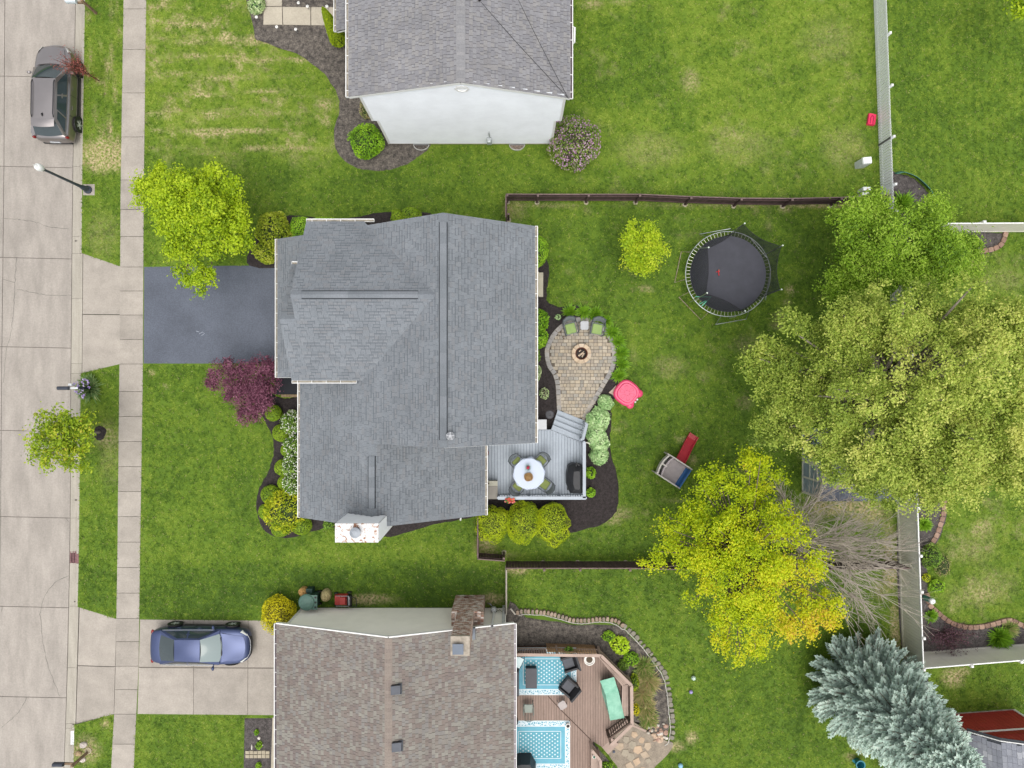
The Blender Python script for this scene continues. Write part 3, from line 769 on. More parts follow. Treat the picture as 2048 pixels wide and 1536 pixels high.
# white fascia under the rakes
fa=MB()
for a,b_ in(((-6.38,6.72,5.3),(-2.70,6.72,7.65)),((-2.70,6.72,7.65),(0.98,6.72,5.3)),((0.98,-2.51,5.3),(-2.70,-2.51,7.65)),((-9.64,-6.07,3.21),(-5.92,-6.07,5.59)),((-5.92,-6.07,5.59),(-1.25,-6.07,2.6)),((-8.75,6.91,5.3),(-8.75,3.53,7.46)),((-8.75,3.53,7.46),(-8.75,2.62,6.88)),((-9.37,5.09,5.3),(-9.37,2.62,6.88)),((-9.37,2.62,6.88),(-9.37,0.15,5.3)),((-10.83,6.70,2.7),(-8.45,6.70,4.13)),((-10.83,0.30,2.7),(-8.45,0.30,4.13))):
 a,b_=Vector(a)-Vector((0,0,.15)),Vector(b_)-Vector((0,0,.15));fa.bar(a,b_,0.022,0.15)
fa.build('fascia',WHITE,MH)
gutter(MH,(0.98,-2.51),(0.98,6.72),5.30,(1,0))
gutter(MH,(-9.64,-6.07),(-9.64,0.10),3.20,(-1,0))
gutter(MH,(-1.25,-6.07),(-1.25,-2.56),2.60,(1,0))
gutter(MH,(-8.75,6.91),(-5.87,6.91),5.30,(0,1))
gutter(MH,(-9.37,0.15),(-6.62,0.15),5.30,(0,-1))
gutter(MH,(-9.37,5.09),(-9.12,5.09),5.30,(0,1),step=0.2)
gutter(MH,(-10.83,0.30),(-10.83,6.70),2.70,(-1,0),step=0.68)
T_CAP=tones('slate_cap',[(0.170,0.187,0.208),(0.184,0.200,0.222),(0.156,0.172,0.192)])
ridge_vent(MH,(-2.70,-2.2),(-2.70,6.35),7.67,0.30,T_CAP,'y')
ridge_vent(MH,(-8.32,3.53),(-3.72,3.53),7.48,0.30,T_CAP,'x')
ridge_vent(MH,(-5.92,-5.25),(-5.92,-3.05),5.61,0.29,T_CAP,'y')
for k,(a,b_,z)in enumerate((((-2.70,-2.5),(-2.70,-2.2),7.655),((-2.70,6.35),(-2.70,6.7),7.655),((-8.75,3.53),(-8.32,3.53),7.465),((-3.72,3.53),(-3.05,3.53),7.465),((-5.92,-3.05),(-5.92,-2.52),5.595),((-5.92,-5.6),(-5.92,-5.25),5.595),((-9.37,2.62),(-8.72,2.62),6.885))):
 ridge_vent(MH,a,b_,z,0.28,T_CAP,'y',rise=0.014,name='ridge_cap',capl=0.2)
 # plumbing vent, metal flue
BLACK=M('black_plastic',(0.012,0.012,0.014),0.5,0.15,5)
m=MB();p=W(961,474,6.35);m.lathe((p[0],p[1],6.25),[(0.16,0),(0.14,0.07),(0.07,0.12),(0.055,0.15),(0.055,0.42),(0.04,0.42),(0.04,0.30)],14);m.build('plumbing_vent',BLACK,MH,smooth=False)
STEEL=M('galvanised_steel',(0.30,0.31,0.33),0.5,0.25,6,metal=0.4)
p=W(902,871,7.4);m=MB();m.lathe((p[0],p[1],7.3),[(0.20,0),(0.12,0.10),(0.11,0.36),(0.17,0.37),(0.17,0.42),(0.06,0.50)],14);fl=m.build('flue_vent',STEEL,MH)
for k in range(5):
 t=k*2*PI/5+0.3;q=MB();q.box((p[0]+0.11*math.cos(t),p[1]+0.11*math.sin(t),7.80),(0.10,0.035,0.012),rz=t);q.build('vane',STEEL,fl)
 # white clad chimney chase
CH=thing('chimney','white clad chimney chase with round grey flue cap and rust stains on top','chimney',(-6.24,-6.0,0))
CT=7.0
ax0,ay0=W(670,1085,CT)[:2];ax1,ay1=W(757,1047,CT)[:2]
m=MB();m.prism([(ax0+.02,ay0+.02),(ax1-.02,ay0+.02),(ax1-.02,ay1-.02),(ax0+.02,ay1-.02)],0,CT-0.06);m.build('chase',WHITE,CH)
sm=MB()
for a,b_,o_ in(((ax0+.02,ay1-.02),(ax1-.02,ay1-.02),(0,1)),((ax1-.02,ay1-.02),(ax1-.02,ay0+.02),(1,0)),((ax0+.02,ay0+.02),(ax0+.02,ay1-.02),(-1,0))):siding(sm,a,b_,0.1,lambda t:CT-0.1,o_)
sm.build('siding',M('white_siding',(0.78,0.80,0.82),0.6,0.04,2),CH)
def rust_mat():
 m=bpy.data.materials.new('stained_chase_top');m.use_nodes=True;t=m.node_tree;N=t.nodes;L=t.links;b=N['Principled BSDF']
 g_=N.new('ShaderNodeNewGeometry');n=N.new('ShaderNodeTexNoise');n.inputs['Scale'].default_value=5;n.inputs['Detail'].default_value=8;n.inputs['Roughness'].default_value=0.7;n.inputs['Distortion'].default_value=1.2
 L.new(g_.outputs['Position'],n.inputs['Vector'])
 r=N.new('ShaderNodeValToRGB');e=r.color_ramp.elements;e[0].position=0.52;e[0].color=(0.62,0.62,0.62,1);e[1].position=0.66;e[1].color=(0.22,0.09,0.05,1)
 k=e.new(0.56);k.color=(0.50,0.42,0.37,1)
 k=e.new(0.58);k.color=(0.27,0.13,0.065,1)
 L.new(n.outputs['Fac'],r.inputs['Fac']);L.new(r.outputs[0],b.inputs['Base Color']);b.inputs['Roughness'].default_value=0.6
 return m
m=MB();m.prism([(ax0,ay0),(ax1,ay0),(ax1,ay1),(ax0,ay1)],CT-0.06,CT);m.build('chase_top',rust_mat(),CH)
p=W(713,1063,CT);m=MB();m.lathe((p[0],p[1],CT),[(0.17,0),(0.17,0.14),(0.12,0.14),(0.12,0.25)],18);fl=m.build('flue',M('flue_dark',(0.10,0.10,0.11),0.6),CH)
p2=(p[0],p[1]);m=MB();m.lathe((p2[0],p2[1],CT+0.25),[(0.215,0),(0.215,0.03),(0.10,0.06),(0.0,0.065)],20);m.build('cap',M('zinc_cap',(0.23,0.25,0.28),0.5,0.15,4,metal=0.4),fl)
# white downspout by the south fence
m=MB();p=W(921,1036,0);m.tube([W(925,1027,2.4),W(923,1031,2.0),W(922,1033,0.4),W(921,1040,0.15)],0.045,6);m.build('downspout',WHITE,MH)
EXCL+=[[(-10.6,0.4),(-10.6,6.6),(0.7,6.6),(0.7,-2.3),(-1.5,-2.3),(-1.5,-5.9),(-9.4,-5.9),(-9.4,0.4)],[(ax0,ay0),(ax1,ay0),(ax1,ay1),(ax0,ay1)]]
# small dark walkway to the front door with a tan edging
m=MB();m.prism(WP([(560,729),(640,729),(640,789),(548,789),(552,760)]),-0.02,0.055);m.build('entry_walk',ASPH2,kind='structure')
be=thing('brick_edging','tan brick edging strip between entry walk and mulch by the porch','edging',W(590,791,0))
for k in range(9):
 m=MB();p=W(566+k*5.6,791.5,0);m.box((p[0],p[1],0.05),(0.13,0.13,0.10),rz=rc.uniform(-.06,.06));m.build('brick',M('tan_brick',(0.27,0.20,0.12),0.9,0.2,8,rnd=0.2),be)
 # back step
bs=thing('back_step','tan concrete back step beside the house wall above the mulch','step',W(1072,570,0))
m=MB();m.prism(WP([(1040,546),(1077,546),(1077,594),(1040,594)]),0,0.42);m.build('upper_tread',M('step_tan',(0.40,0.36,0.28),0.9,0.12,3,fine=0.1),bs)
m=MB();m.prism(WP([(1077,546.5),(1086,546.5),(1086,594.5),(1077,594.5)]),0,0.22);m.build('lower_tread',M('step_tan2',(0.42,0.39,0.31),0.9,0.12,3,fine=0.1),bs)
# the white-sided house to the north
NH=thing('house','white sided house with grey shingle roof at the top of the picture','house',(-2.1,14.5,0))
T_N=tones('ash',[(0.196,0.195,0.208),(0.210,0.209,0.220),(0.180,0.179,0.193),(0.217,0.212,0.214),(0.190,0.186,0.193)])
R=Roof(T_N,17,expo=0.15,widths=(0.13,0.18,0.24),band=.20,bandmats=tones('ash_band',[(.165,.165,.178)]));R.gap=.008
YT=24.0
R.plane([[(-6.75,11.85),(-2.02,11.85),(-2.02,YT),(-6.75,YT)]],-6.75,-2.02,6.20,7.60,'x')
R.plane([[(2.41,11.85),(-2.02,11.85),(-2.02,YT),(2.41,YT)]],2.41,-2.02,6.05,7.60,'x')
R.plane([[(-8.05,16.15),(-6.2,16.15),(-6.2,20.5),(-8.05,20.5)]],-8.05,-6.2,3.0,3.75,'x')
R.finish(NH,M('roof_underlay2',(0.05,0.05,0.055),0.95),visible=lambda P:P.y<15.0)
WS=M('white_siding_n',(0.76,0.79,0.835),0.6,0.05,1.2)
FND=M('foundation_tan',(0.48,0.42,0.31),0.9,0.15,3)
wm=MB();gable_prism(wm,[(-6.30,3.37),(2.20,3.37),(2.20,6.08),(-2.02,7.50),(-6.30,6.16)],11.96,YT-.3,'y')
wm.prism([(-6.08,11.97),(1.96,11.97),(1.96,YT-.3),(-6.08,YT-.3)],0.30,3.38);wm.build('wall',WS,NH)
fm=MB();fm.prism([(-6.05,11.99),(1.93,11.99),(1.93,YT-.3),(-6.05,YT-.3)],-0.1,0.31);fm.build('foundation',FND,NH)
sm=MB()
siding(sm,(-6.30,11.955),(2.20,11.955),3.37,lambda t:6.16+(7.50-6.16)*t/0.503 if t<0.503 else 7.50-(7.50-6.08)*(t-0.503)/0.497,(0,-1))
siding(sm,(-6.08,11.965),(1.96,11.965),0.30,lambda t:3.37,(0,-1))
siding(sm,(1.96,11.97),(1.96,YT-.3),0.30,lambda t:3.37,(1,0));siding(sm,(-6.08,YT-.3),(-6.08,11.97),0.30,lambda t:3.37,(-1,0))
sm.build('siding',WS,NH)
tr=MB()
for x in(-6.30,2.20):tr.bar((x,11.93,3.37),(x,11.93,6.1),0.10,0.05,up=(0,1,0))
for x in(-6.08,1.96):tr.bar((x,11.94,0.3),(x,11.94,3.37),0.10,0.05,up=(0,1,0))
tr.bar((-6.75,11.86,6.10),(-2.02,11.86,7.50),0.03,0.16);tr.bar((-2.02,11.86,7.50),(2.41,11.86,5.95),0.03,0.16)
tr.build('trim_board',WHITE,NH)
gutter(NH,(-6.75,11.85),(-6.75,YT),6.20,(-1,0),step=0.72);gutter(NH,(2.41,11.85),(2.41,YT),6.05,(1,0),inner=GUT_DK,step=0.72)
gutter(NH,(-8.05,16.15),(-8.05,20.5),3.0,(-1,0),step=0.72)
T_NC=tones('ash_cap',[(0.215,0.215,0.225),(0.200,0.200,0.21),(0.23,0.228,0.235)])
ridge_vent(NH,(-2.02,11.86),(-2.02,17.5),7.60,0.33,T_NC,'y',rise=0.03,pitch=0.32,name='ridge_cap',capl=0.145)
m=MB();p=W(923,178,7.1)
m.lathe((0,0,0),[(0.30,0),(0.30,0.05),(0.22,0.06),(0.22,0.02)],8);gv=MB(TF(p[0],11.94,6.85)@Matrix.Rotation(PI/2,4,'X'));gv.v,gv.f,gv.m=m.v,m.f,m.m;gv.build('gable_vent',WHITE,NH)
m=MB();p=W(959,2,7.3);m.lathe((p[0],p[1],7.15),[(0.13,0),(0.06,0.08),(0.05,0.32),(0.035,0.32),(0.035,0.2)],12);m.build('plumbing_vent',BLACK,NH)
# porch post and brace on the west side
m=MB();m.prism([(-7.75,16.3),(-7.62,16.3),(-7.62,16.43),(-7.75,16.43)],0,2.95);m.build('porch_post',WHITE,NH)
m=MB();m.bar((-8.05,16.17,2.9),(-6.2,16.17,3.65),0.03,0.18);m.bar((-7.4,16.2,2.6),(-6.3,16.2,2.6),0.05,0.2);m.build('porch_trim',WHITE,NH)
m=MB();m.prism(WP([(700,-60),(760,-60),(760,40),(700,40)]),0,0.25);m.build('porch_slab',CONC2,NH)
for x in(-4.3,-0.3):pass
# downspout on the east eave
m=MB();m.tube([(2.50,14.9,5.9),(2.62,14.9,5.8),(2.62,14.4,5.6),(2.2,14.2,5.2),(2.1,14.2,0.2),(2.5,14.2,0.1)],0.05,6);m.build('downspout',WHITE,NH)
# window wells, meter
def well(px,lab):
 p=W(px,291,0);t=thing('window_well',lab,'window well',(p[0],11.95,0),group='steel window wells along the north house')
 m=MB();n=14;vs=[]
 for i in range(n+1):
  a=PI+PI*i/n
  for r,z in((0.40,-0.02),(0.40,0.14),(0.37,0.14),(0.37,-0.02)):vs.append((p[0]+r*math.cos(a),11.96+r*0.78*math.sin(a),z))
 m.add(vs,[(4*i+k,4*i+4+k,4*i+4+(k+1)%4,4*i+(k+1)%4)for i in range(n)for k in range(4)]);m.build('rim',M('galv_rim',(0.50,0.50,0.48),0.5,0.1,5,metal=0.3),t)
 m=MB();m.prism([(p[0]+0.37*math.cos(PI+PI*i/n),11.96+0.29*math.sin(PI+PI*i/n))for i in range(n+1)],0,0.03);m.build('gravel',M('well_gravel',(0.17,0.13,0.11),0.95,0.6,18,bump=1,bscale=60,col2=(0.34,0.27,0.22)),t)
 m=MB();m.box((p[0],11.94,0.12),(0.78,0.03,0.22));m.build('window_sash',M('sash_grey',(0.35,0.36,0.37),0.5),t)
 EXCL.append([(p[0]-.42,12),(p[0]+.42,12),(p[0]+.42,11.62),(p[0]-.42,11.62)])
well(843,'half-round steel window well at the white wall beside round bush');well(1034,'half-round steel window well at the white wall beside lilac bush')
p=W(979,286,0.6);t=thing('electric_meter','grey electric meter box on the white house wall','meter',(p[0],11.9,0))
m=MB();m.box((p[0],11.86,0.85),(0.22,0.14,0.7));m.build('box',M('meter_grey',(0.38,0.41,0.42),0.5),t)
m=MB();m.lathe((0,0,0),[(0.10,0),(0.10,0.08),(0.07,0.11)],14);q=MB(TF(p[0],11.80,1.1)@Matrix.Rotation(PI/2,4,'X'));q.v,q.f,q.m=m.v,m.f,m.m;q.build('dial',M('meter_glass',(0.5,0.54,0.55),0.2),t)
m=MB();m.tube([(p[0]+.02,11.89,1.2),(p[0]+.02,11.89,2.0)],0.03,6);m.build('conduit',M('meter_grey',(0.38,0.41,0.42)),t)
EXCL+=[[(-6.3,11.9),(2.2,11.9),(2.2,30),(-6.3,30)]]
# overhead cables to the roof corner
for k,(lab,e)in enumerate((('thin black cable across the white house roof, ending at its ridge vent',(962,4)),('thin black cable across the white house roof, running to the far eave side',(1036,-2)))):
 m=MB();a=Vector(W(1137,197,6.12));c=Vector(W(e[0],e[1],7.55 if k==0 else 7.3));pts=[]
 for i in range(13):
  t_=i/12;q=a.lerp(c,t_);zr=7.6-abs(q.x+2.02)*(0.35 if q.x>-2.02 else 0.296)+0.05
  q.z=max(q.z-0.10*math.sin(PI*t_),zr);pts.append(q)
 if k==1:pts.append(Vector(W(1020,-35,7.6)))
 m.tube(pts,0.011,5);o=m.build('cable',BLACK,None,label=lab,cat='cable',group='cables on the north roof')
# the cream house to the south
SH=thing('house','cream sided house with mottled brown shingle roof at the bottom of the picture','house',(-5.4,-15,0))
T_S=tones('weathered',[(0.172,0.143,0.128),(0.197,0.180,0.160),(0.155,0.130,0.121),(0.215,0.204,0.180),(0.180,0.157,0.140),(0.185,0.175,0.164)])
R=Roof(T_S,27,expo=0.148,widths=(0.14,0.19,0.25));R.gap=.007
YB=-25.0;hR=4.55
R.plane([[(-10.86,YB),(-5.39,YB),(-5.39,-11.06),(-10.86,-11.06)]],-10.86,-5.39,2.75,hR,'x',[4,5,3,4,4,4])
R.plane([[(0.09,YB),(-5.39,YB),(-5.39,-11.06),(0.09,-11.06)]],0.09,-5.39,2.75,hR,'x',[4,5,3,4,4,4])
R.finish(SH,M('roof_underlay3',(0.05,0.042,0.04),0.95),visible=lambda P:P.y>-17.2)
CS=M('cream_siding',(0.86,0.835,0.755),0.65,0.04,1.5)
wm=MB();gable_prism(wm,[(-10.47,-0.1),(-0.35,-0.1),(-0.35,2.78),(-5.39,4.44),(-10.47,2.78)],YB+.3,-11.22,'y');wm.build('wall',CS,SH)
sm=MB();siding(sm,(-0.35,-11.215),(-10.47,-11.215),0.1,lambda t:2.78+1.66*(1-abs(t-0.502)/0.502),(0,1))
siding(sm,(-10.47,-11.22),(-10.47,YB+.3),0.1,lambda t:2.7,(-1,0));siding(sm,(-0.35,YB+.3),(-0.35,-11.22),0.1,lambda t:2.7,(1,0));sm.build('siding',CS,SH)
tr=MB();tr.bar((-10.86,-11.04,2.68),(-5.39,-11.04,hR-.07),0.05,0.17);tr.bar((-5.39,-11.04,hR-.07),(0.09,-11.04,2.68),0.05,0.17)
for x in(-10.45,-0.38):tr.bar((x,-11.19,0.05),(x,-11.19,2.7),0.12,0.05,up=(0,1,0))
tr.build('trim_board',WHITE,SH)
gutter(SH,(-10.86,-11.06),(-10.86,YB),2.75,(-1,0),inner=GUT_DK,step=0.66);gutter(SH,(0.09,-11.06),(0.09,YB),2.75,(1,0),inner=M('gutter_mauve',(0.25,0.22,0.24),0.8),step=0.66)
T_SC=tones('weathered_cap',[(0.215,0.180,0.155),(0.20,0.165,0.145),(0.225,0.19,0.165)])
ridge_vent(SH,(-5.39,-11.1),(-5.39,-20.0),hR,0.30,T_SC,'y',rise=0.016,pitch=0.33,name='ridge_cap',capl=0.15)
m=MB();m.box((-5.38,-11.19,3.95),(0.55,0.03,0.30));m.build('gable_vent',CS,SH)
SLATE=M('vent_slate',(0.075,0.082,0.10),0.6,0.1,3)
for k,(px,py)in enumerate(((792,1378),(794,1492))):
 p=W(px,py,4.45);zb=hR-(p[0]+5.39)*0.329
 t=MB();t.add([(p[0]-.20,p[1]-.19,zb+.20),(p[0]+.20,p[1]-.19,zb+.11),(p[0]+.20,p[1]+.19,zb+.11),(p[0]-.20,p[1]+.19,zb+.20),(p[0]-.20,p[1]-.19,zb-.0),(p[0]+.24,p[1]-.22,zb-.06),(p[0]+.24,p[1]+.22,zb-.06),(p[0]-.20,p[1]+.19,zb-.0)],[(0,1,2,3),(4,5,1,0),(5,6,2,1),(6,7,3,2),(7,4,0,3)])
 vt=t.build('roof_vent',SLATE,SH)
 q=MB();q.box((p[0],p[1],zb-0.02),(0.52,0.48,0.02));q.build('flashing',M('flash_dark',(0.05,0.055,0.065),0.6),vt)
 q=MB();q.box((p[0],p[1]+.2,zb+.07),(0.34,0.02,0.10));q.build('louvre',BLACK,vt)
 # brick chimney
BR=[M('brick_red',(0.36,0.21,0.16),0.95,0.25,14),M('brick_brown',(0.44,0.32,0.26),0.95,0.25,14),M('brick_pale',(0.64,0.57,0.52),0.95,0.25,14),M('brick_dark',(0.26,0.19,0.15),0.95,0.25,14)]
MORT=M('mortar',(0.62,0.58,0.53),0.95,0.2,10)
CHB=thing('chimney','weathered red brick chimney with wide shoulders on the cream house wall','chimney',(-2.1,-10.9,0))
core=MB();core.prism([(-2.80,-10.57),(-1.37,-10.57),(-1.37,-11.18),(-2.80,-11.18)],0,2.50);core.prism([(-2.54,-10.58),(-1.80,-10.58),(-1.80,-11.34),(-2.54,-11.34)],2.5,5.78);core.build('mortar_core',MORT,CHB)
rb=random.Random(3);bm_=MB()
def brick_face(a,b,z0,z1,out):
 a,b=Vector((a[0],a[1],0)),Vector((b[0],b[1],0));L=(b-a).length;d=(b-a)/L;o=Vector((out[0],out[1],0));z=z0;r=0
 while z<z1-0.03:
  u=-0.105 if r%2 else 0.0
  while u<L:
   u0,u1=max(u,0),min(u+0.20,L)
   if u1-u0>0.03:
    c=a+d*((u0+u1)/2)+o*0.004+Vector((0,0,z+0.03))
    bm_.bar(c-d*(u1-u0-.012)/2,c+d*(u1-u0-.012)/2,rb.uniform(.030,.038),0.058,m=rb.choices(range(4),[5,5,5,2])[0])
   u+=0.212
  z+=0.072;r+=1
brick_face((-2.80,-10.57),(-1.37,-10.57),0,2.5,(0,1));brick_face((-1.37,-10.57),(-1.37,-11.18),0,2.5,(1,0));brick_face((-2.80,-11.18),(-2.80,-10.57),0,2.5,(-1,0))
brick_face((-2.54,-10.58),(-1.80,-10.58),2.55,5.6,(0,1));brick_face((-1.80,-10.58),(-1.80,-11.34),2.55,5.6,(1,0));brick_face((-2.54,-11.34),(-2.54,-10.58),2.55,5.6,(-1,0))
for y in np.arange(-10.6,-11.16,-0.075):
 for x in np.arange(-2.73,-1.38,0.15):
  if-2.6<x<-1.75 and y<-10.55:continue
  bm_.box((x,y,2.52+(abs(y+10.57))*0.35),(0.14,0.064,0.05),m=rb.choices(range(4),[6,4,2,4])[0])
ob=bm_.build('brick_field',BR,CHB);ob['kind']='stuff'
sh_=MB();sh_.add([(-2.8,-10.57,2.48),(-1.37,-10.57,2.48),(-1.37,-11.18,2.70),(-2.8,-11.18,2.70)],[(0,1,2,3)]);sh_.build('shoulder',MORT,CHB)
m=MB();m.prism([(-2.57,-10.55),(-1.77,-10.55),(-1.77,-11.37),(-2.57,-11.37)],5.62,5.80);m.build('crown',M('crown_concrete',(0.33,0.29,0.24),0.95,0.25,5),CHB)
a=W(905,1288,5.95);c=W(927,1309,5.95);m=MB();m.prism([(a[0]-.0,c[1]),(c[0],c[1]),(c[0],a[1]),(a[0],a[1])],5.93,5.97)
cp=m.build('cap',M('cap_slate',(0.10,0.125,0.165),0.5,0.1,3),CHB)
m=MB();m.prism([(a[0]+.06,c[1]+.06),(c[0]-.06,c[1]+.06),(c[0]-.06,a[1]-.06),(a[0]+.06,a[1]-.06)],5.79,5.93);m.build('flue',M('flue_dark',(0.10,0.10,0.11)),cp)
m=MB();m.box((-1.72,-11.25,3.45),(0.12,0.5,0.2));m.build('flashing',M('flash_blue',(0.13,0.15,0.18),0.5),CHB)
m=MB();p=W(933,1196,0.3);m.box((p[0],-10.545,0.45),(0.24,0.05,0.12));m.build('cleanout_door',M('cleanout_rust',(0.10,0.03,0.02),0.8),CHB)
# white radon pipe with fan
RP=thing('vent_pipe','white vent pipe with round grey fan running up the cream wall','pipe',W(990,1216,0))
PV=M('white_pvc',(0.74,0.75,0.76),0.4,0.04,3)
x0=-0.90
m=MB();m.tube([(x0,-11.08,0.9),(x0,-11.08,2.55),(x0,-10.98,2.75),(x0,-10.94,3.35)],0.055,10);m.build('pipe',PV,RP)
m=MB();m.tube([(x0,-10.94,3.3),(x0,-10.94,3.42)],0.068,10,cap=False);m.tube([(x0,-10.94,3.35),(x0,-10.94,3.36)],0.05,10,m=1);m.build('outlet',[PV,BLACK],RP)
m=MB();m.lathe((x0,-11.05,0.55),[(0.08,0),(0.14,0.06),(0.15,0.2),(0.14,0.32),(0.07,0.38)],16);m.build('fan',M('fan_grey',(0.42,0.44,0.44),0.5),RP,smooth=False)
m=MB();m.tube([(x0+.1,-11.12,0.8),(x0+.3,-11.1,0.6),(x0+.42,-11.15,0.75),(x0+.44,-11.17,1.2)],0.015,5);m.build('cable',BLACK,RP)
m=MB();m.prism([(-0.47,-11.21),(-0.36,-11.21),(-0.36,-11.05),(-0.47,-11.05)],0.0,2.6);m.build('downspout',M('downspout_grey',(0.55,0.56,0.57),0.5),SH)
m=MB();m.tube([(-1.2,-10.95,0.05),(-1.1,-10.9,0.25),(-1.0,-11.0,0.3)],0.03,6);m.build('tap_pipe',STEEL,RP)
EXCL+=[[(-10.5,-11.15),(-0.3,-11.15),(-0.3,-26),(-10.5,-26)],[(-2.85,-10.5),(-1.3,-10.5),(-1.3,-11.3),(-2.85,-11.3)]]
# concrete edge beside the west wall of the cream house
m=MB();m.prism(WP([(546,1434),(572,1434),(565,1600),(541,1600)]),-0.02,0.07);m.build('edge_strip',M('concrete_tan',(0.4,0.36,0.29)),kind='structure')
# fences
VINYL=M('white_vinyl',(0.82,0.84,0.86),0.45,0.04,2)
VINYL_W=M('bright_vinyl',(0.76,0.76,0.75),0.45,0.04,2)
TANV=M('tan_vinyl',(0.72,0.695,0.62),0.5,0.05,1.5,rnd=0.03)
BROWN=M('brown_fence',(0.075,0.045,0.045),0.85,0.25,5,rnd=0.18,stretch=(1,1,0.3))
BROWN_T=M('brown_fence_top',(0.15,0.105,0.10),0.9,0.25,6,rnd=0.12)
GREYW=M('grey_wood',(0.33,0.30,0.25),0.9,0.25,6,rnd=0.1)
# white picket fence running north
PF=thing('picket_fence','white vinyl picket fence along the lawn, ending at the brown board fence','fence',W(1757,200,0))
pk=MB();pk.box((0,0,0.60),(0.022,0.106,1.14));pk.add([(-.011,-.0445,1.17),(.011,-.0445,1.17),(.011,.0445,1.17),(-.011,.0445,1.17),(0,0,1.21)],[(0,1,4),(1,2,4),(2,3,4),(3,0,4)])
pme,_=pk.mesh('picket',VINYL,origin=(0,0,0))
xb=lambda py:1747+(py+0)*14.5/400.0
y=-60.0
while y<428:
 p=W(xb(y),y,0);put('picket',pme,p,0.036,PF);y+=5.35
for z in(0.22,1.02):
 m=MB();a,c=W(xb(-60),-60,0),W(xb(426),426,0);m.bar((a[0]+.03,a[1],z),(c[0]+.03,c[1],z),0.035,0.085);m.build('rail',VINYL,PF)
for py in(-20,80,181,280,372,424):
 m=MB();p=W(xb(py+6)+4,py+10,0);m.box((p[0],p[1],0.63),(0.10,0.10,1.26));q=m.build('post',VINYL,PF)
 m=MB();m.box((p[0],p[1],1.28),(0.13,0.13,0.05),taper=0.6);m.build('post_cap',VINYL_W,q)
m=MB();a=W(xb(291),291,0);m.box((a[0]-.035,a[1],0.6),(0.02,0.09,1.15));m.build('gap_strip',M('strip_dark',(0.10,0.10,0.10),0.7),PF)
def board_fence(name,label,base,z,post_px,side,group=None,bw=0.138,mat=BROWN,topm=BROWN_T,board_z0=0.05,rails=True):
 """vertical boards along a pixel polyline (ground); posts and rails on one side"""
 mid=base[len(base)//2]
 F=thing(name,label,'fence',W(mid[0],mid[1],0),group)
 P=[Vector(W(x,y,0))for x,y in base]
 rr=random.Random(int(base[0][0]))
 bm=MB();bm.box((0,0,(z+board_z0)/2),(0.019,bw-.006,z-board_z0));bme,_=bm.mesh('board',mat,origin=(0,0,0))
 for a,c in zip(P[:-1],P[1:]):
  d=c-a;L=d.length;d.normalize();n=Vector((-d.y,d.x,0))*side;k=max(1,int(round(L/bw)));st=L/k
  rz=math.atan2(d.y,d.x)-PI/2
  for i in range(k):
   p=a+d*((i+.5)*st);put('board',bme,p+Vector((0,0,rr.uniform(-.012,.012))),rz,F,scale=(1,st/bw,1))
  if rails:
   for zr in(0.25,z-0.22):
    m=MB();m.bar(a+n*.04+Vector((0,0,zr)),c+n*.04+Vector((0,0,zr)),0.04,0.09);m.build('rail',mat,F)
  m=MB();m.bar(a+Vector((0,0,z+.012)),c+Vector((0,0,z+.012)),0.05,0.022);m.build('top_rail',topm,F)
 for(x,y)in post_px:
  p=Vector(W(x,y,0));j=min(range(len(P)-1),key=lambda i:((P[i]+P[i+1])/2-p).length)
  d=(P[j+1]-P[j]).normalized();n=Vector((-d.y,d.x,0))*side;q=p+n*.08
  m=MB();m.box((q.x,q.y,(z+.06)/2),(0.095,0.095,z+.06),rz=math.atan2(d.y,d.x));pp=m.build('post',mat,F)
  m=MB();m.box((q.x,q.y,z+.07),(0.10,0.10,0.02),rz=math.atan2(d.y,d.x));m.build('post_top',topm,pp)
  m=MB();m.lathe((q.x,q.y,-0.02),[(0.14,0),(0.13,0.04)],10);m.build('footing',M('footing_concrete',(0.33,0.30,0.22),0.95,0.2,8),pp)
 return F
NB=[(1012,401),(1074,401.5),(1172,401.5),(1271,401.5),(1370,406),(1467,409),(1565,409.5),(1660,407.5),(1715,404),(1757,402)]
board_fence('board_fence','long dark brown board fence behind the trampoline yard, north side',NB,1.20,[(1015,401),(1074,401.5),(1172,401.5),(1271,401.5),(1370,406),(1467,409),(1565,409.5),(1660,407.5),(1735,403)],-1)
board_fence('board_fence','short brown fence between house corner and the north board fence',[(1012,446),(1012,403)],1.20,[(1014,440)],-1)
board_fence('board_fence','short brown fence piece between golden shrubs and side lawn, running north',[(958,1104),(958,1026)],1.20,[],1)
board_fence('board_fence','short brown fence corner piece below the golden shrubs',[(957,1106),(1010,1110)],1.20,[(1008,1108)],1)
board_fence('board_fence','long dark brown board fence between middle yard and south lawn',[(1012,1122),(1090,1122),(1160,1122),(1250,1122),(1330,1124),(1500,1124),(1650,1124),(1790,1122)],1.40,[(1086,1122),(1155,1122),(1251,1122),(1420,1124),(1600,1124)],-1)
board_fence('wood_fence','thin grey wood fence seen edge-on beside the cream house',[(1013.5,1215),(1013.5,1128)],1.15,[],1,mat=GREYW,topm=GREYW)
board_fence('board_fence','black-brown board fence between blue spruce and tan vinyl fence',[(1814,1320),(1822,1400)],1.7,[],-1,mat=M('black_fence',(0.022,0.015,0.013),0.9,0.3,6),topm=M('black_fence_top',(0.10,0.08,0.07),0.9))
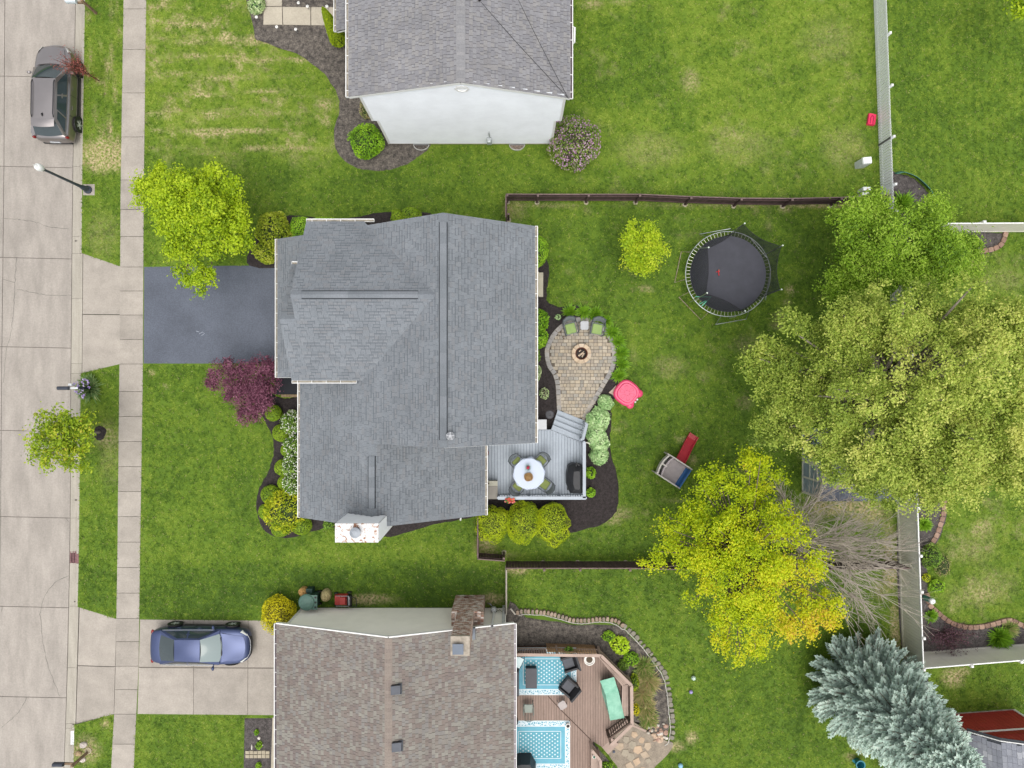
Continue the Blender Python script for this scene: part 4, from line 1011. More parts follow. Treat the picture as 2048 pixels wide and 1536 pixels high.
def panel_fence(name,label,base,z,posts,side,mat=TANV,top=VINYL_W,group=None):
 """vinyl privacy fence: tongue-and-groove boards between posts, with bottom and white top rails"""
 F=thing(name,label,'fence',W(base[0][0],base[0][1],0),group)
 P=[Vector(W(x,y,0))for x,y in base]
 bm=MB();bm.box((0,0,z/2+.04),(0.02,0.145,z-.14));bme,_=bm.mesh('board',mat,origin=(0,0,0))
 for a,c in zip(P[:-1],P[1:]):
  d=c-a;L=d.length;d.normalize();k=int(round(L/0.15));st=L/k;rz=math.atan2(d.y,d.x)-PI/2
  for i in range(k):put('board',bme,a+d*((i+.5)*st),rz,F)
  m=MB();m.bar(a+Vector((0,0,.12)),c+Vector((0,0,.12)),0.045,0.14);m.build('bottom_rail',mat,F)
  m=MB();m.bar(a+Vector((0,0,z-.03)),c+Vector((0,0,z-.03)),0.05,0.10);m.build('top_rail',top,F)
 for(x,y)in posts:
  p=Vector(W(x,y,0));j=min(range(len(P)-1),key=lambda i:((P[i]+P[i+1])/2-p).length);d=(P[j+1]-P[j]).normalized();n=Vector((-d.y,d.x,0))*side
  q=p+n*.06
  m=MB();m.box((q.x,q.y,(z+.05)/2),(0.127,0.127,z+.05),rz=math.atan2(d.y,d.x));pp=m.build('post',mat,F)
  m=MB();m.box((q.x,q.y,z+.07),(0.15,0.15,0.05),rz=math.atan2(d.y,d.x),taper=0.7);m.build('post_cap',top,pp)
 return F
panel_fence('vinyl_fence','tall tan vinyl fence running north to south beside the big tree',[(1777,478),(1785,760),(1793,1010),(1804,1306)],1.85,[(1780,560),(1783,660),(1786,760),(1788,860),(1790,960),(1792,1003),(1796,1094),(1798,1162),(1802,1250)],1)
panel_fence('vinyl_fence','tall tan vinyl fence across the bed of purple shrub, running east',[(1804.5,1307),(2150,1279)],1.85,[(1804,1307),(1895,1300),(1989,1292),(2080,1285)],-1)
panel_fence('vinyl_fence','tall tan vinyl fence with bright white top rail at the upper right edge',[(1778,465),(2150,463)],1.95,[(1826,465),(1916,464.5),(2010,464),(2100,463)],1)
# green mesh edging round the upper right bed
G=[(1787,349),(1803,345),(1829,355),(1856,380),(1864,398),(1869,414),(1864,432)]
GE=thing('garden_edging','low green plastic edging round the bed by the picket fence','edging',W(1840,370,0))
gm=M('green_plastic',(0.03,0.13,0.10),0.6,0.3,5,col2=(0.08,0.24,0.18))
for a,c in zip(G[:-1],G[1:]):
 m=MB();p0,p1=Vector(W(*a)),Vector(W(*c));n=6;vs=[]
 for i in range(n+1):
  q=p0.lerp(p1,i/n);t_=0.30+0.05*math.sin(PI*i/n)
  o_=0.10;dd_=(p1-p0).normalized();nn=Vector((dd_.y,-dd_.x,0))
  vs+=[tuple(q+Vector((0,0,-.02))-nn*.09),tuple(q+Vector((0,0,t_))+nn*.05),tuple(q+Vector((0,0,t_))+nn*.075),tuple(q+Vector((0,0,-.02))-nn*.065)]
 m.add(vs,[(4*i+k,4*i+4+k,4*i+4+(k+1)%4,4*i+(k+1)%4)for i in range(n)for k in range(4)]);m.build('edging_panel',gm,GE)
# sheds
def simple_shed():pass
GS=thing('shed','blue-grey garden shed with dark roof under the big tree','shed',(16.3,-4.2,0))
BLUEG=M('shed_blue_grey',(0.24,0.30,0.34),0.7,0.15,4)
x0,x1,y0,y1=14.52,18.2,-5.42,-2.2;zh=2.05;zr=3.0;ym=(y0+y1)/2
m=MB();gable_prism(m,[(y0,0),(y1,0),(y1,zh),(ym,zr-.05),(y0,zh)],x0,x1,'x');m.build('wall',BLUEG,GS)
SHG=[M('shed_slate_%d'%i,c,0.9,0.15,6,fine=0.15)for i,c in enumerate([(0.095,0.105,0.135),(0.115,0.125,0.155),(0.08,0.09,0.115)])]
R=Roof(SHG,41,expo=0.14,widths=(0.16,0.24),limit=60)
R.plane([[(x0-.06,y0-.10),(x1+.1,y0-.10),(x1+.1,ym),(x0-.06,ym)]],y0-.10,ym,zh-.02,zr,'y');R.plane([[(x0-.06,y1+.10),(x1+.1,y1+.10),(x1+.1,ym),(x0-.06,ym)]],y1+.10,ym,zh-.02,zr,'y');R.finish(GS,UNDER)
CREAM=M('cream_trim',(0.62,0.60,0.52),0.6,0.06,3)
m=MB()
m.box((x0-.015,y0+.05,zh/2),(0.03,0.10,zh));m.box((x0-.015,ym,.05),(0.03,y1-y0,0.10))
m.bar((x0-.05,y0-.1,zh-.08),(x0-.05,ym,zr-.08),0.03,0.13);m.bar((x0-.05,ym,zr-.08),(x0-.05,y1+.1,zh-.08),0.03,0.13);m.build('trim_board',CREAM,GS)
for yy in(ym-.42,ym+.42):
 m=MB();m.box((x0-.02,yy,0.98),(0.03,0.80,1.75));dr_=m.build('door',BLUEG,GS)
 m=MB()
 for sy in(-.37,.37):m.box((x0-.045,yy+sy,0.98),(0.025,0.09,1.78))
 for zz in(0.14,0.98,1.84):m.box((x0-.045,yy,zz),(0.024,0.65,0.09))
 m.build('door_frame',CREAM,dr_)
RS=thing('shed','red barn-style garden shed with white trim behind the blue spruce','shed',(23.3,-18.3,0))
RED=M('barn_red',(0.24,0.022,0.018),0.7,0.08,3)
bx0,bx1=21.55,25.1;by=-16.42;prof=[(bx0,0),(bx1,0),(bx1,2.25),(24.35,3.1),(23.33,3.6),(22.3,3.1),(bx0,2.25)]
T_=Matrix.Translation((23.3,by,0))@Matrix.Rotation(math.radians(4.0),4,'Z')@Matrix.Translation((-23.3,-by,0))
m=MB(T_);gable_prism(m,prof,by,by-4.5,'y');m.build('wall',RED,RS)
for k,xx in enumerate(np.arange(bx0+.08,bx1,0.2)):
 zt=2.25+(min(xx-bx0,bx1-xx))*1.0;zt=min(zt,3.5-abs(xx-23.33)*.49)
 m=MB(T_);m.box((xx,by+.012,zt/2-.05),(0.187,0.024,zt-.12));m.build('plank',M('barn_plank',(0.34,0.030,0.024),0.65,0.06,2,rnd=0.05),RS)
SHB=[M('barn_shingle_%d'%i,c,0.9,0.08,6,fine=0.12)for i,c in enumerate([(0.215,0.225,0.262),(0.24,0.25,0.285),(0.20,0.21,0.245),(0.325,0.335,0.37)])]
class RoofT(Roof):
 pass
slopes=[((bx0-.12,2.10),(22.3,3.14)),((22.3,3.14),(23.33,3.66)),((bx1+.12,2.10),(24.35,3.14)),((24.35,3.14),(23.33,3.66))]
rr=random.Random(9)
for(xe,ze),(xr,zr_)in slopes:
 d=Vector((xr-xe,0,zr_-ze));L=d.length;d.normalize();n=d.cross(Vector((0,1,0)));n=n if n.z>0 else-n
 m=MB(T_);m.bar((xe,by-2.1,ze-.03),(xr,by-2.1,zr_-.03),4.9,0.03,up=n);m.build('roof_deck',UNDER,RS)
 k=max(2,round(L/0.2));e=L/k
 for i in range(k):
  yv=by+.24+rr.uniform(-.2,0)
  while yv>by-4.4:
   a=Vector((xe,yv-.15,ze))+d*(i*e+.003);c=a+d*(e*1.02)
   m=MB(T_);w=0.292;t_=0.016
   vs=[a+n*t_+Vector((0,w/2,0)),a+n*t_-Vector((0,w/2,0)),c+n*.005-Vector((0,w/2,0)),c+n*.005+Vector((0,w/2,0)),a+Vector((0,w/2,0)),a-Vector((0,w/2,0))]
   m.add([tuple(v)for v in vs],[(0,1,2,3)if d.x<0 else(3,2,1,0),(0,4,5,1)if d.x>0 else(1,5,4,0)])
   if yv>by-3.2 and xe<24:m.build('shingle',SHB[rr.choices(range(4),[5,5,5,2])[0]],RS)
   else:m.build('shingle',SHB[0],RS)if yv>by-1.5 else None
   yv-=0.30
m=MB(T_)
for(a,c)in(((bx0-.1,2.12),(22.3,3.1)),((22.3,3.1),(23.33,3.62)),((bx1+.1,2.12),(24.35,3.1)),((24.35,3.1),(23.33,3.62))):m.bar((a[0],by+.22,a[1]),(c[0],by+.22,c[1]),0.04,0.12)
for xx in(bx0+.02,bx1-.02):m.box((xx,by+.03,1.1),(0.12,0.05,2.2))
m.bar((bx0-.1,by+.20,2.2),(bx1+.1,by+.20,2.2),0.03,0.10)
m.build('trim_board',WHITE,RS)
m=MB(T_);m.prism([(bx0-.05,by-4.5),(bx1,by-4.5),(bx1,by+.06),(bx0-.05,by+.06)],-.02,0.06);m.build('sill_plank',GREYW,RS)
EXCL+=[[(x0,y0),(x1,y0),(x1,y1),(x0,y1)],[(bx0-.1,by),(bx1,by),(bx1,by-6),(bx0-.1,by-6)]]
# grey deck of the middle house
DG=M('grey_deck_board',(0.33,0.37,0.42),0.75,0.07,3,rnd=0.05,stretch=(6,0.6,1),fine=0.06,fscale=12)
DGR=M('grey_rail',(0.37,0.41,0.46),0.7,0.06,3,rnd=0.03)
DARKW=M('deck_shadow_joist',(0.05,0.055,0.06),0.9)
DZ=0.62
DK=thing('deck','light grey wooden deck with railing behind the middle house','deck',W(1070,945,0))
def D(px,py,z=DZ):return W(px,py,z)
# deck outline: boards run north-south
def north_edge(x):
 return 860 if x<1102 else 860+(x-1102)*(884-860)/62.0
x=948.0;sp=5.85
while x<1169:
 xa,xb_=x+0.28,min(x+sp-0.28,1169)
 top=north_edge((xa+xb_)/2);bot=991
 if xa<985:top=890
 a,c=D(xa,bot),D(xb_,top)
 m=MB();m.box(((a[0]+c[0])/2,(a[1]+c[1])/2,DZ-.015),(c[0]-a[0],c[1]-a[1],0.03));m.build('plank',DG,DK)
 x+=sp
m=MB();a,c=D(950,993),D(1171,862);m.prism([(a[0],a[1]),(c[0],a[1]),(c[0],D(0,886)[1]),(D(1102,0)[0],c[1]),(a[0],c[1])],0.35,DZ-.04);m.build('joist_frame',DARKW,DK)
m=MB();a,c=D(948,992),D(1170,992);m.bar((a[0],a[1],DZ-.11),(c[0],c[1],DZ-.11),0.03,0.22);a2=D(1170,886);m.bar((c[0],c[1],DZ-.11),(a2[0],a2[1],DZ-.11),0.03,0.22)
a,c,e=D(1070,860),D(1102,860),D(1166,886);m.bar((a[0],a[1],DZ-.1),(c[0],c[1],DZ-.1),0.03,0.2);m.bar((c[0],c[1],DZ-.1),(e[0],e[1],DZ-.1),0.03,0.2);m.build('rim_board',DGR,DK)
def railing(parent,a,c,z0,h,n,posts,mat,cap_w=0.13,base=True):
 """balusters between two plan points; top cap"""
 a,c=Vector((a[0],a[1],z0)),Vector((c[0],c[1],z0));d=(c-a).normalized();rz=math.atan2(d.y,d.x)
 bm=MB();bm.box((0,0,h/2),(0.034,0.034,h-.1));bme,_=bm.mesh('baluster',mat,origin=(0,0,0))
 for i in range(n):
  put('baluster',bme,a+(c-a)*((i+.5)/n),rz,parent)
 m=MB();m.bar(a+Vector((0,0,h+.015)),c+Vector((0,0,h+.015)),cap_w,0.035);m.build('cap_rail',mat,parent)
 m=MB();m.bar(a+Vector((0,0,.08)),c+Vector((0,0,.08)),0.04,0.07);m.bar(a+Vector((0,0,h-.06)),c+Vector((0,0,h-.06)),0.04,0.07);m.build('rail',mat,parent)
 for t_ in posts:
  p=a+(c-a)*t_;m=MB();m.box((p.x,p.y,z0-.3+(h+.3)/2),(0.09,0.09,h+.3),rz=rz);m.build('post',mat,parent)
RH=0.92
a,c=W(996,996,DZ+RH),W(1171.5,996,DZ+RH)
railing(DK,a,c,DZ,RH,34,[0.0,0.36,0.70,1.0],DGR,0.15)
a,c=W(1168.5,996,DZ+RH),W(1168.5,884,DZ+RH)
railing(DK,a,c,DZ,RH,24,[0.5,1.0],DGR,0.15)
# stairs to the patio
ST=[((1102,860),(1166,886)),((1106,850),(1168.5,876)),((1109.5,840),(1170.5,865.5)),((1112.5,830),(1172.5,855)),((1115,820),(1174,843.5))]
for k in range(4):
 z=DZ-0.155*k-0.02
 (l0,r0),(l1,r1)=ST[k],ST[k+1]
 P_=[W(l0[0],l0[1],z),W(r0[0],r0[1],z),W(r1[0],r1[1],z),W(l1[0],l1[1],z)]
 m=MB();m.prism([p[:2]for p in P_],z-0.035,z);tr_=m.build('stair_tread',DG,DK)
 m=MB();m.bar((P_[3][0],P_[3][1],z-.09),(P_[2][0],P_[2][1],z-.09),0.025,0.11);m.build('riser',DGR,tr_)
m=MB();p0,p1=W(1104,856,.3),W(1116,821,.05);m.bar((p0[0],p0[1],.32),(p1[0],p1[1],.06),0.05,0.25);m.build('stringer',DGR,DK)
p0,p1=W(1163.5,879,DZ+RH),W(1172,847,1.25)
for i in range(7):
 t_=(i+.5)/7;q=Vector(p0).lerp(Vector(p1),t_);m=MB();m.box((q.x,q.y,q.z/2+.1),(0.036,0.036,q.z-.2),rz=0.2);m.build('baluster',DGR,DK)
m=MB();m.bar((p0[0]+.05,p0[1],p0[2]),(p1[0]+.05,p1[1],p1[2]),0.14,0.035);m.build('hand_rail',DGR,DK)
for q in(p0,p1):m=MB();m.box((q[0],q[1],q[2]/2),(0.09,0.09,q[2]));m.build('post',DGR,DK)
m=MB();p=W(1172,885,.5);m.tube([(p[0],p[1],.45),(p[0]+.2,p[1]-.05,.42)],0.03,6);m.build('pipe_end',CREAM,DK)
EXCL+=[WP([(948,862),(1175,862),(1175,1000),(948,1000)])]
# furniture on the grey deck
CHF=M('chair_frame',(0.045,0.055,0.065),0.5,0.15,6)
MESHG=M('sling_mesh',(0.16,0.18,0.19),0.7,0.15,8)
GRN=M('green_cushion',(0.155,0.190,0.055),0.85,0.08,5,bump=0.2)
GRN2=M('pale_green_cushion',(0.235,0.335,0.115),0.85,0.06,5,bump=0.2)
def patio_chair(label,px,py,z,face,cushion,group,sc_=1.0):
 """sling chair with arms; face = direction the sitter looks (radians, world)"""
 p=W(px,py,z+0.45);t=thing('patio_chair',label,'chair',(p[0],p[1],z),group)
 T=TF(p[0],p[1],z,face-PI/2,sc_)
 m=MB(T);m.box((0,0,.42),(0.50,0.50,0.03));m.build('seat',MESHG,t)
 if cushion is not None:
  m=MB(T);m.prism([(-.22,-.20),(-.18,-.22),(.18,-.22),(.22,-.20),(.23,.19),(.19,.23),(-.19,.23),(-.23,.19)],.435,.50,inset=0.03);m.build('cushion',cushion,t)
 m=MB(T);vs=[]
 for i in range(9):
  u=i/8-.5;yb=-.25-.10*(1-(2*u)**2)
  for z_,yo in((.46,0),(.72,-.07),(.93,-.15)):vs.append((u*.52,yb+yo,z_-(.06*(2*u)**2 if z_>.9 else 0)))
 m.add(vs,[(3*i+k,3*i+3+k,3*i+4+k,3*i+1+k)for i in range(8)for k in range(2)]);m.add([(v[0],v[1]-.012,v[2])for v in vs],[(3*i+1+k,3*i+4+k,3*i+3+k,3*i+k)for i in range(8)for k in range(2)])
 m.build('backrest',MESHG,t)
 m=MB(T);m.tube([(vs[3*i+2][0],vs[3*i+2][1],vs[3*i+2][2]+.01)for i in range(9)],0.02,6);m.tube([(-.26,-.25,.44),(-.27,-.42,.90)],0.018,5);m.tube([(.26,-.25,.44),(.27,-.42,.90)],0.018,5);m.build('back_frame',CHF,t)
 for s_ in(-1,1):
  m=MB(T);m.tube([(s_*.28,-.36,.66),(s_*.31,-.1,.67),(s_*.30,.2,.65),(s_*.28,.27,.60)],0.024,6);m.build('armrest',CHF,t)
  for y_,tt in((.24,.62),(-.24,.64)):
   m=MB(T);m.tube([(s_*.27,y_,tt),(s_*.28,y_*1.1,0.0)],0.016,5);m.build('leg',CHF,t)
 return t
tc=W(1058,948,DZ+.74)
def away(px,py,z=DZ+.45):
 p=W(px,py,z);return math.atan2(tc[1]-p[1],tc[0]-p[0])
for(px,py,nm)in((1036,925,'dark patio chair with green cushion, upper left of the round table'),(1081,922,'dark patio chair with green cushion, upper right of the round table'),(1089,968,'dark patio chair with green cushion, lower right of the round table'),(1037,971,'dark patio chair tucked under the table cloth, lower left, no cushion seen')):
 patio_chair(nm,px,py,DZ,away(px,py),GRN,'chairs round the deck table')
TB=thing('round_table','round patio table on the grey deck under a checked cloth','table',(tc[0],tc[1],DZ))
m=MB();m.lathe((tc[0],tc[1],DZ+.69),[(0.70,0),(0.70,0.03)],32);m.build('tabletop',CHF,TB)
for k in range(4):
 t_=k*PI/2+.6;m=MB();m.tube([(tc[0]+.5*math.cos(t_),tc[1]+.5*math.sin(t_),DZ+.69),(tc[0]+.55*math.cos(t_),tc[1]+.55*math.sin(t_),DZ)],0.02,6);m.build('leg',CHF,TB)
def check_mat():
 m=bpy.data.materials.new('checked_cloth');m.use_nodes=True;t=m.node_tree;N=t.nodes;L=t.links;b_=N['Principled BSDF']
 g_=N.new('ShaderNodeNewGeometry');r_=N.new('ShaderNodeVectorRotate');r_.rotation_type='Z_AXIS';r_.inputs['Angle'].default_value=0.06
 L.new(g_.outputs['Position'],r_.inputs['Vector'])
 c=N.new('ShaderNodeTexChecker');c.inputs['Scale'].default_value=14.0;c.inputs['Color1'].default_value=(0.66,0.72,0.82,1);c.inputs['Color2'].default_value=(0.12,0.17,0.30,1)
 mm=N.new('ShaderNodeVectorMath');mm.operation='MULTIPLY';mm.inputs[1].default_value=(1,1,0)
 aa=N.new('ShaderNodeVectorMath');aa.operation='ADD';aa.inputs[1].default_value=(0,0,0.013)
 L.new(r_.outputs[0],mm.inputs[0]);L.new(mm.outputs[0],aa.inputs[0]);L.new(aa.outputs[0],c.inputs['Vector']);
 mx=N.new('ShaderNodeMix');mx.data_type='RGBA';mx.inputs['Factor'].default_value=0.40;mx.inputs['B'].default_value=(0.62,0.68,0.78,1)
 L.new(c.outputs['Color'],mx.inputs['A']);L.new(mx.outputs['Result'],b_.inputs['Base Color']);b_.inputs['Roughness'].default_value=0.8
 return m
m=MB();n=48;vs=[(tc[0],tc[1],DZ+.735)];rings=[(0.35,.735),(0.70,.735),(0.745,.725),(0.765,.68),(0.775,.56),(0.785,.45)]
for k,(r,z)in enumerate(rings):
 for i in range(n):
  w_=0.0 if k<3 else 0.018*(k-2)*math.sin(i*2*PI*10/n)
  vs.append((tc[0]+(r+w_)*math.cos(2*PI*i/n),tc[1]+(r+w_)*math.sin(2*PI*i/n),DZ+z))
fs=[(0,1+i,1+(i+1)%n)for i in range(n)]+[(1+k*n+i,1+(k+1)*n+i,1+(k+1)*n+(i+1)%n,1+k*n+(i+1)%n)for k in range(len(rings)-1)for i in range(n)]
m.add(vs,fs);m.build('tablecloth',check_mat(),None,smooth=True,label='blue and white checked cloth on the round deck table',cat='tablecloth')
# centrepieces
zt=DZ+.74
p=W(1056,935,zt+.15);FV=thing('flower_vase','vase with a red flower and spiky leaves on the checked cloth','vase',(p[0],p[1],zt))
m=MB();m.lathe((p[0],p[1],zt),[(0.05,0),(0.07,0.08),(0.04,0.16),(0.05,0.2)],12);m.build('vase',M('vase_glass',(0.12,0.2,0.2),0.2),FV)
rr=random.Random(4);m=MB()
for k in range(16):
 a_=k*2*PI/16+rr.uniform(-.2,.2);L_=rr.uniform(.16,.27);d=Vector((math.cos(a_),math.sin(a_),0));s_=Vector((-d.y,d.x,0))*.012;q0=Vector((p[0],p[1],zt+.2));q1=q0+d*L_*.6+Vector((0,0,.1));q2=q0+d*L_+Vector((0,0,.04))
 m.add([tuple(v)for v in(q0-s_,q0+s_,q1+s_,q1-s_,q2)],[(0,1,2,3),(3,2,4)])
m.build('leaves',M('spike_green',(0.05,0.16,0.10),0.6,0.2,9),FV)
m=MB();m.blob((p[0]-.01,p[1],zt+.30),(0.075,0.075,0.06),noise=0.25,rng=rr);m.blob((p[0]+.05,p[1]+.05,zt+.26),(0.04,0.04,0.04),noise=0.2,rng=rr);m.build('flower',M('crimson_flower',(0.42,0.02,0.06),0.6,0.2,12),FV)
p=W(1057,954,zt+.1);BK=thing('wicker_basket','tan wicker basket ball beside the flower vase on the table','basket',(p[0],p[1],zt))
m=MB()
for k in range(26):
 ax=Vector((rr.gauss(0,1),rr.gauss(0,1),rr.gauss(0,1))).normalized();u=ax.orthogonal().normalized();v=ax.cross(u);R_=rr.uniform(.15,.22)
 m.tube([(p[0]+(u.x*math.cos(t_)+v.x*math.sin(t_))*R_,p[1]+(u.y*math.cos(t_)+v.y*math.sin(t_))*R_,zt+.12+(u.z*math.cos(t_)+v.z*math.sin(t_))*R_*.5)for t_ in np.linspace(0,2*PI,13)],0.013,4,m=k%2,cap=False)
m.build('wicker',[M('wicker_tan',(0.38,0.24,0.10),0.7,0.3,12),M('wicker_brown',(0.22,0.12,0.05),0.7,0.3,12)],BK)
m=MB();m.lathe((p[0]+.03,p[1]-.05,zt+.1),[(0.05,0),(0.05,.1),(.0,.12)],10);m.build('candle',M('candle_cream',(0.75,0.66,0.45),0.5),BK)
# covered grill
GR=thing('covered_grill','gas grill under a black fabric cover at the deck railing','grill',W(1152,957,DZ))
GC=M('grill_cover',(0.020,0.021,0.024),0.55,0.2,4,bump=0.3,bscale=6)
ox,oy,_=W(1150,957,DZ+.7);m=MB();k=1/42.0
base_o=[(-13,-26),(-5,-30),(13,-28),(16,-24),(16,28),(13,30),(-10,29),(-17,12),(-17,-8)]
mid_o=[(-9,-22),(-3,-25),(10,-24),(12,-20),(12,25),(10,27),(-7,26),(-12,10),(-12,-6)]
top_o=[(-4,-16),(0,-17),(7,-17),(8,-14),(8,18),(7,20),(-2,19),(-5,9),(-5,-5)]
vs=[];N_=len(base_o)
for ring_,z in((base_o,DZ+.05),(base_o,DZ+.75),(mid_o,DZ+.95),(top_o,DZ+1.18)):vs+=[(ox+x*k,oy-y*k,z)for x,y in ring_]
m.add(vs,[(r*N_+i,(r+1)*N_+i,(r+1)*N_+(i+1)%N_,r*N_+(i+1)%N_)for r in range(3)for i in range(N_)]+[tuple(range(3*N_,4*N_))[::-1]]);m.build('cover',GC,GR)
m=MB();m.prism([(ox-14*k,oy+24*k),(ox+14*k,oy+24*k),(ox+14*k,oy-27*k),(ox-14*k,oy-27*k)],DZ,DZ+.1);m.build('cart_base',BLACK,GR)
m=MB();m.tube([(ox+2*k,oy+26*k,DZ+.9),(ox+1*k,oy+34*k,DZ+.93),(ox+8*k,oy+27*k,DZ+.9)],0.05,6);m.build('cover_corner',GC,GR)
# storage box in the deck corner
SB=thing('storage_box','tan resin deck box in the corner by the house wall','box',W(985,980,DZ))
bx=M('box_tan',(0.22,0.205,0.18),0.7,0.08,3);a,c=W(960,997,DZ+.5),W(994.5,963,DZ+.5)
m=MB();m.prism([(a[0],a[1]),(c[0],a[1]),(c[0],c[1]),(a[0],c[1])],DZ,DZ+.5);m.build('bin',bx,SB)
m=MB();s_=W(0,972.5,DZ+.55)[1];m.prism([(a[0],a[1]-.02),(c[0]+.02,a[1]-.02),(c[0]+.02,s_),(a[0],s_)],DZ+.5,DZ+.55);m.build('lid',bx,SB)
m=MB();m.prism([(a[0],s_+.01),(c[0]+.02,s_+.01),(c[0]+.02,c[1]+.03),(a[0],c[1]+.03)],DZ+.5,DZ+.545);m.build('ledge',M('box_pale',(0.34,0.33,0.27),0.7,0.08,3),SB)
m=MB();p=W(977,967,DZ+.56);m.lathe((p[0],p[1],DZ+.545),[(.04,0),(.04,.05),(.02,.06)],10);m.build('knob',M('knob_brown',(.07,.05,.04),.6),SB)
# grey cabinet and round lid beside the stairs
m=MB();a,c=W(1060,858.5,.8),W(1092.5,840,.8);CB=thing('utility_cabinet','pale grey utility box beside the deck stairs','box',(c[0],c[1],0))
m.prism([(a[0],a[1]),(c[0],a[1]),(c[0],c[1]),(a[0],c[1])],0,.78);m.build('body',M('cabinet_grey',(0.42,0.43,0.45),0.5,0.06,3),CB)
m=MB();m.prism([(a[0],a[1]-.01),(c[0]+.02,a[1]-.01),(c[0]+.02,c[1]+.02),(a[0],c[1]+.02)],.78,.82);m.build('lid',M('cabinet_pale',(0.47,0.48,0.50),0.5,0.06,3),CB)
p=W(1099.5,829.5,.1);PL=thing('access_hatch','dark grey round plastic lid in the mulch by the stairs','hatch',(p[0],p[1],0));m=MB();m.lathe((p[0],p[1],0),[(.22,0),(.22,.06),(.19,.09),(.06,.10),(.05,.06),(0,.06)],20);m.build('cover',M('lid_grey',(0.075,0.075,0.085),0.6,0.2,4),PL)
# flower box on the railing
FB=thing('flower_box','window box with coral flowers hung on the deck railing','planter',W(1019,998,DZ+.8))
p=W(1020,1001,DZ+.95);m=MB();m.box((p[0],p[1],DZ+.86),(0.46,0.18,0.18),taper=1.0);m.build('box',M('terra_box',(0.20,0.09,0.05),0.8),FB)
cols=[(0.6,0.10,0.04),(0.62,0.2,0.16),(0.06,0.16,0.03),(0.5,0.05,0.06)]
for j,cc in enumerate(cols):
 m=MB()
 for k in range(10):m.blob((p[0]+rr.uniform(-.24,.22),p[1]+rr.uniform(-.10,.13),DZ+.97+rr.uniform(0,.08)),(.045,.045,.035),6,4,noise=.25,rng=rr)
 m.build('blossom' if j!=2 else 'leaves',M('flower_%d'%j,cc,0.7,0.2,10),FB)
 # dark red round pot half under the gutter
p=W(970,906,DZ+.3);RP_=thing('round_pot','dark red round pot on the deck under the gutter','pot',(p[0],p[1],DZ));m=MB();m.lathe((p[0],p[1],DZ),[(.13,0),(.17,.28),(.19,.28),(.19,.32),(.15,.32),(.14,.26),(0,.26)],18);m.build('bowl',M('pot_red',(0.10,0.02,0.025),0.5,0.2,6),RP_)
# paver patio with fire pit
PT_O=[(1113,815),(1112,790),(1110,767),(1105,750),(1095,735),(1090,718),(1089,700),(1094,685),(1103,668),(1117,652),(1135,640),(1155,634.5),(1175,635.5),(1195,643),(1212,655),(1225,675),(1232,697),(1233,715),(1230,733),(1222,752),(1211,770),(1201,788),(1190,806),(1176,830),(1170,842),(1140,832)]
PA=thing('patio',None,None,W(1160,720,0),kind='structure')
out=WP(spline(PT_O[:-2],5,closed=False)+PT_O[-2:]);EXCL.append(out)
m=MB();m.prism(out,0,0.062);m.build('sand_bed',M('joint_sand',(0.115,0.095,0.075),0.95,0.2,9),PA)
PAV=[M('paver_%d'%i,c,0.9,0.14,7,rnd=0.08,fine=0.12,fscale=22)for i,c in enumerate([(0.36,0.315,0.25),(0.33,0.29,0.24),(0.39,0.33,0.25),(0.30,0.28,0.245),(0.40,0.35,0.28)])]
PAVG=[M('edge_paver_%d'%i,c,0.9,0.14,7,rnd=0.1,fine=0.12)for i,c in enumerate([(0.30,0.285,0.27),(0.26,0.25,0.245),(0.33,0.30,0.27)])]
onp=np.array(out);cen=onp.mean(0)
inner=[(p[0]+(cen[0]-p[0])*0.29/max(.3,math.hypot(cen[0]-p[0],cen[1]-p[1])),p[1]+(cen[1]-p[1])*0.29/max(.3,math.hypot(cen[0]-p[0],cen[1]-p[1])))for p in out]
ybot=W(0,806)[1];inner=[(q if p[1]>ybot else p)for p,q in zip(out,inner)]
rp=random.Random(8);tiles=[]
x0_,x1_=onp[:,0].min(),onp[:,0].max();yv=onp[:,1].min()
CELL=0.085
xs_n=int((x1_-x0_)/CELL)+2;ys_n=int((onp[:,1].max()-yv)/CELL)+2
occ=np.zeros((ys_n,xs_n),dtype=bool)
for j in range(ys_n):
 for i in range(xs_n):
  if occ[j,i]:continue
  opts=[(3,2),(2,2),(2,2),(2,3),(1,2),(2,1),(1,1)]
  if rp.random()<.5:opts[0],opts[1]=opts[1],opts[0]
  for(w_,h_)in opts:
   if i+w_<=xs_n and j+h_<=ys_n and not occ[j:j+h_,i:i+w_].any():break
  else:w_,h_=1,1
  occ[j:j+h_,i:i+w_]=True
  tiles.append((x0_+i*CELL,yv+j*CELL,w_*CELL,h_*CELL))
ctr=np.array([(t[0]+t[2]/2,t[1]+t[3]/2)for t in tiles]);keep=inside(ctr,inner)
tl=[t for t,k_ in zip(tiles,keep)if k_];tl.sort(key=lambda t:-t[2]*t[3])
restm=MB();pc={}
n_edge=0
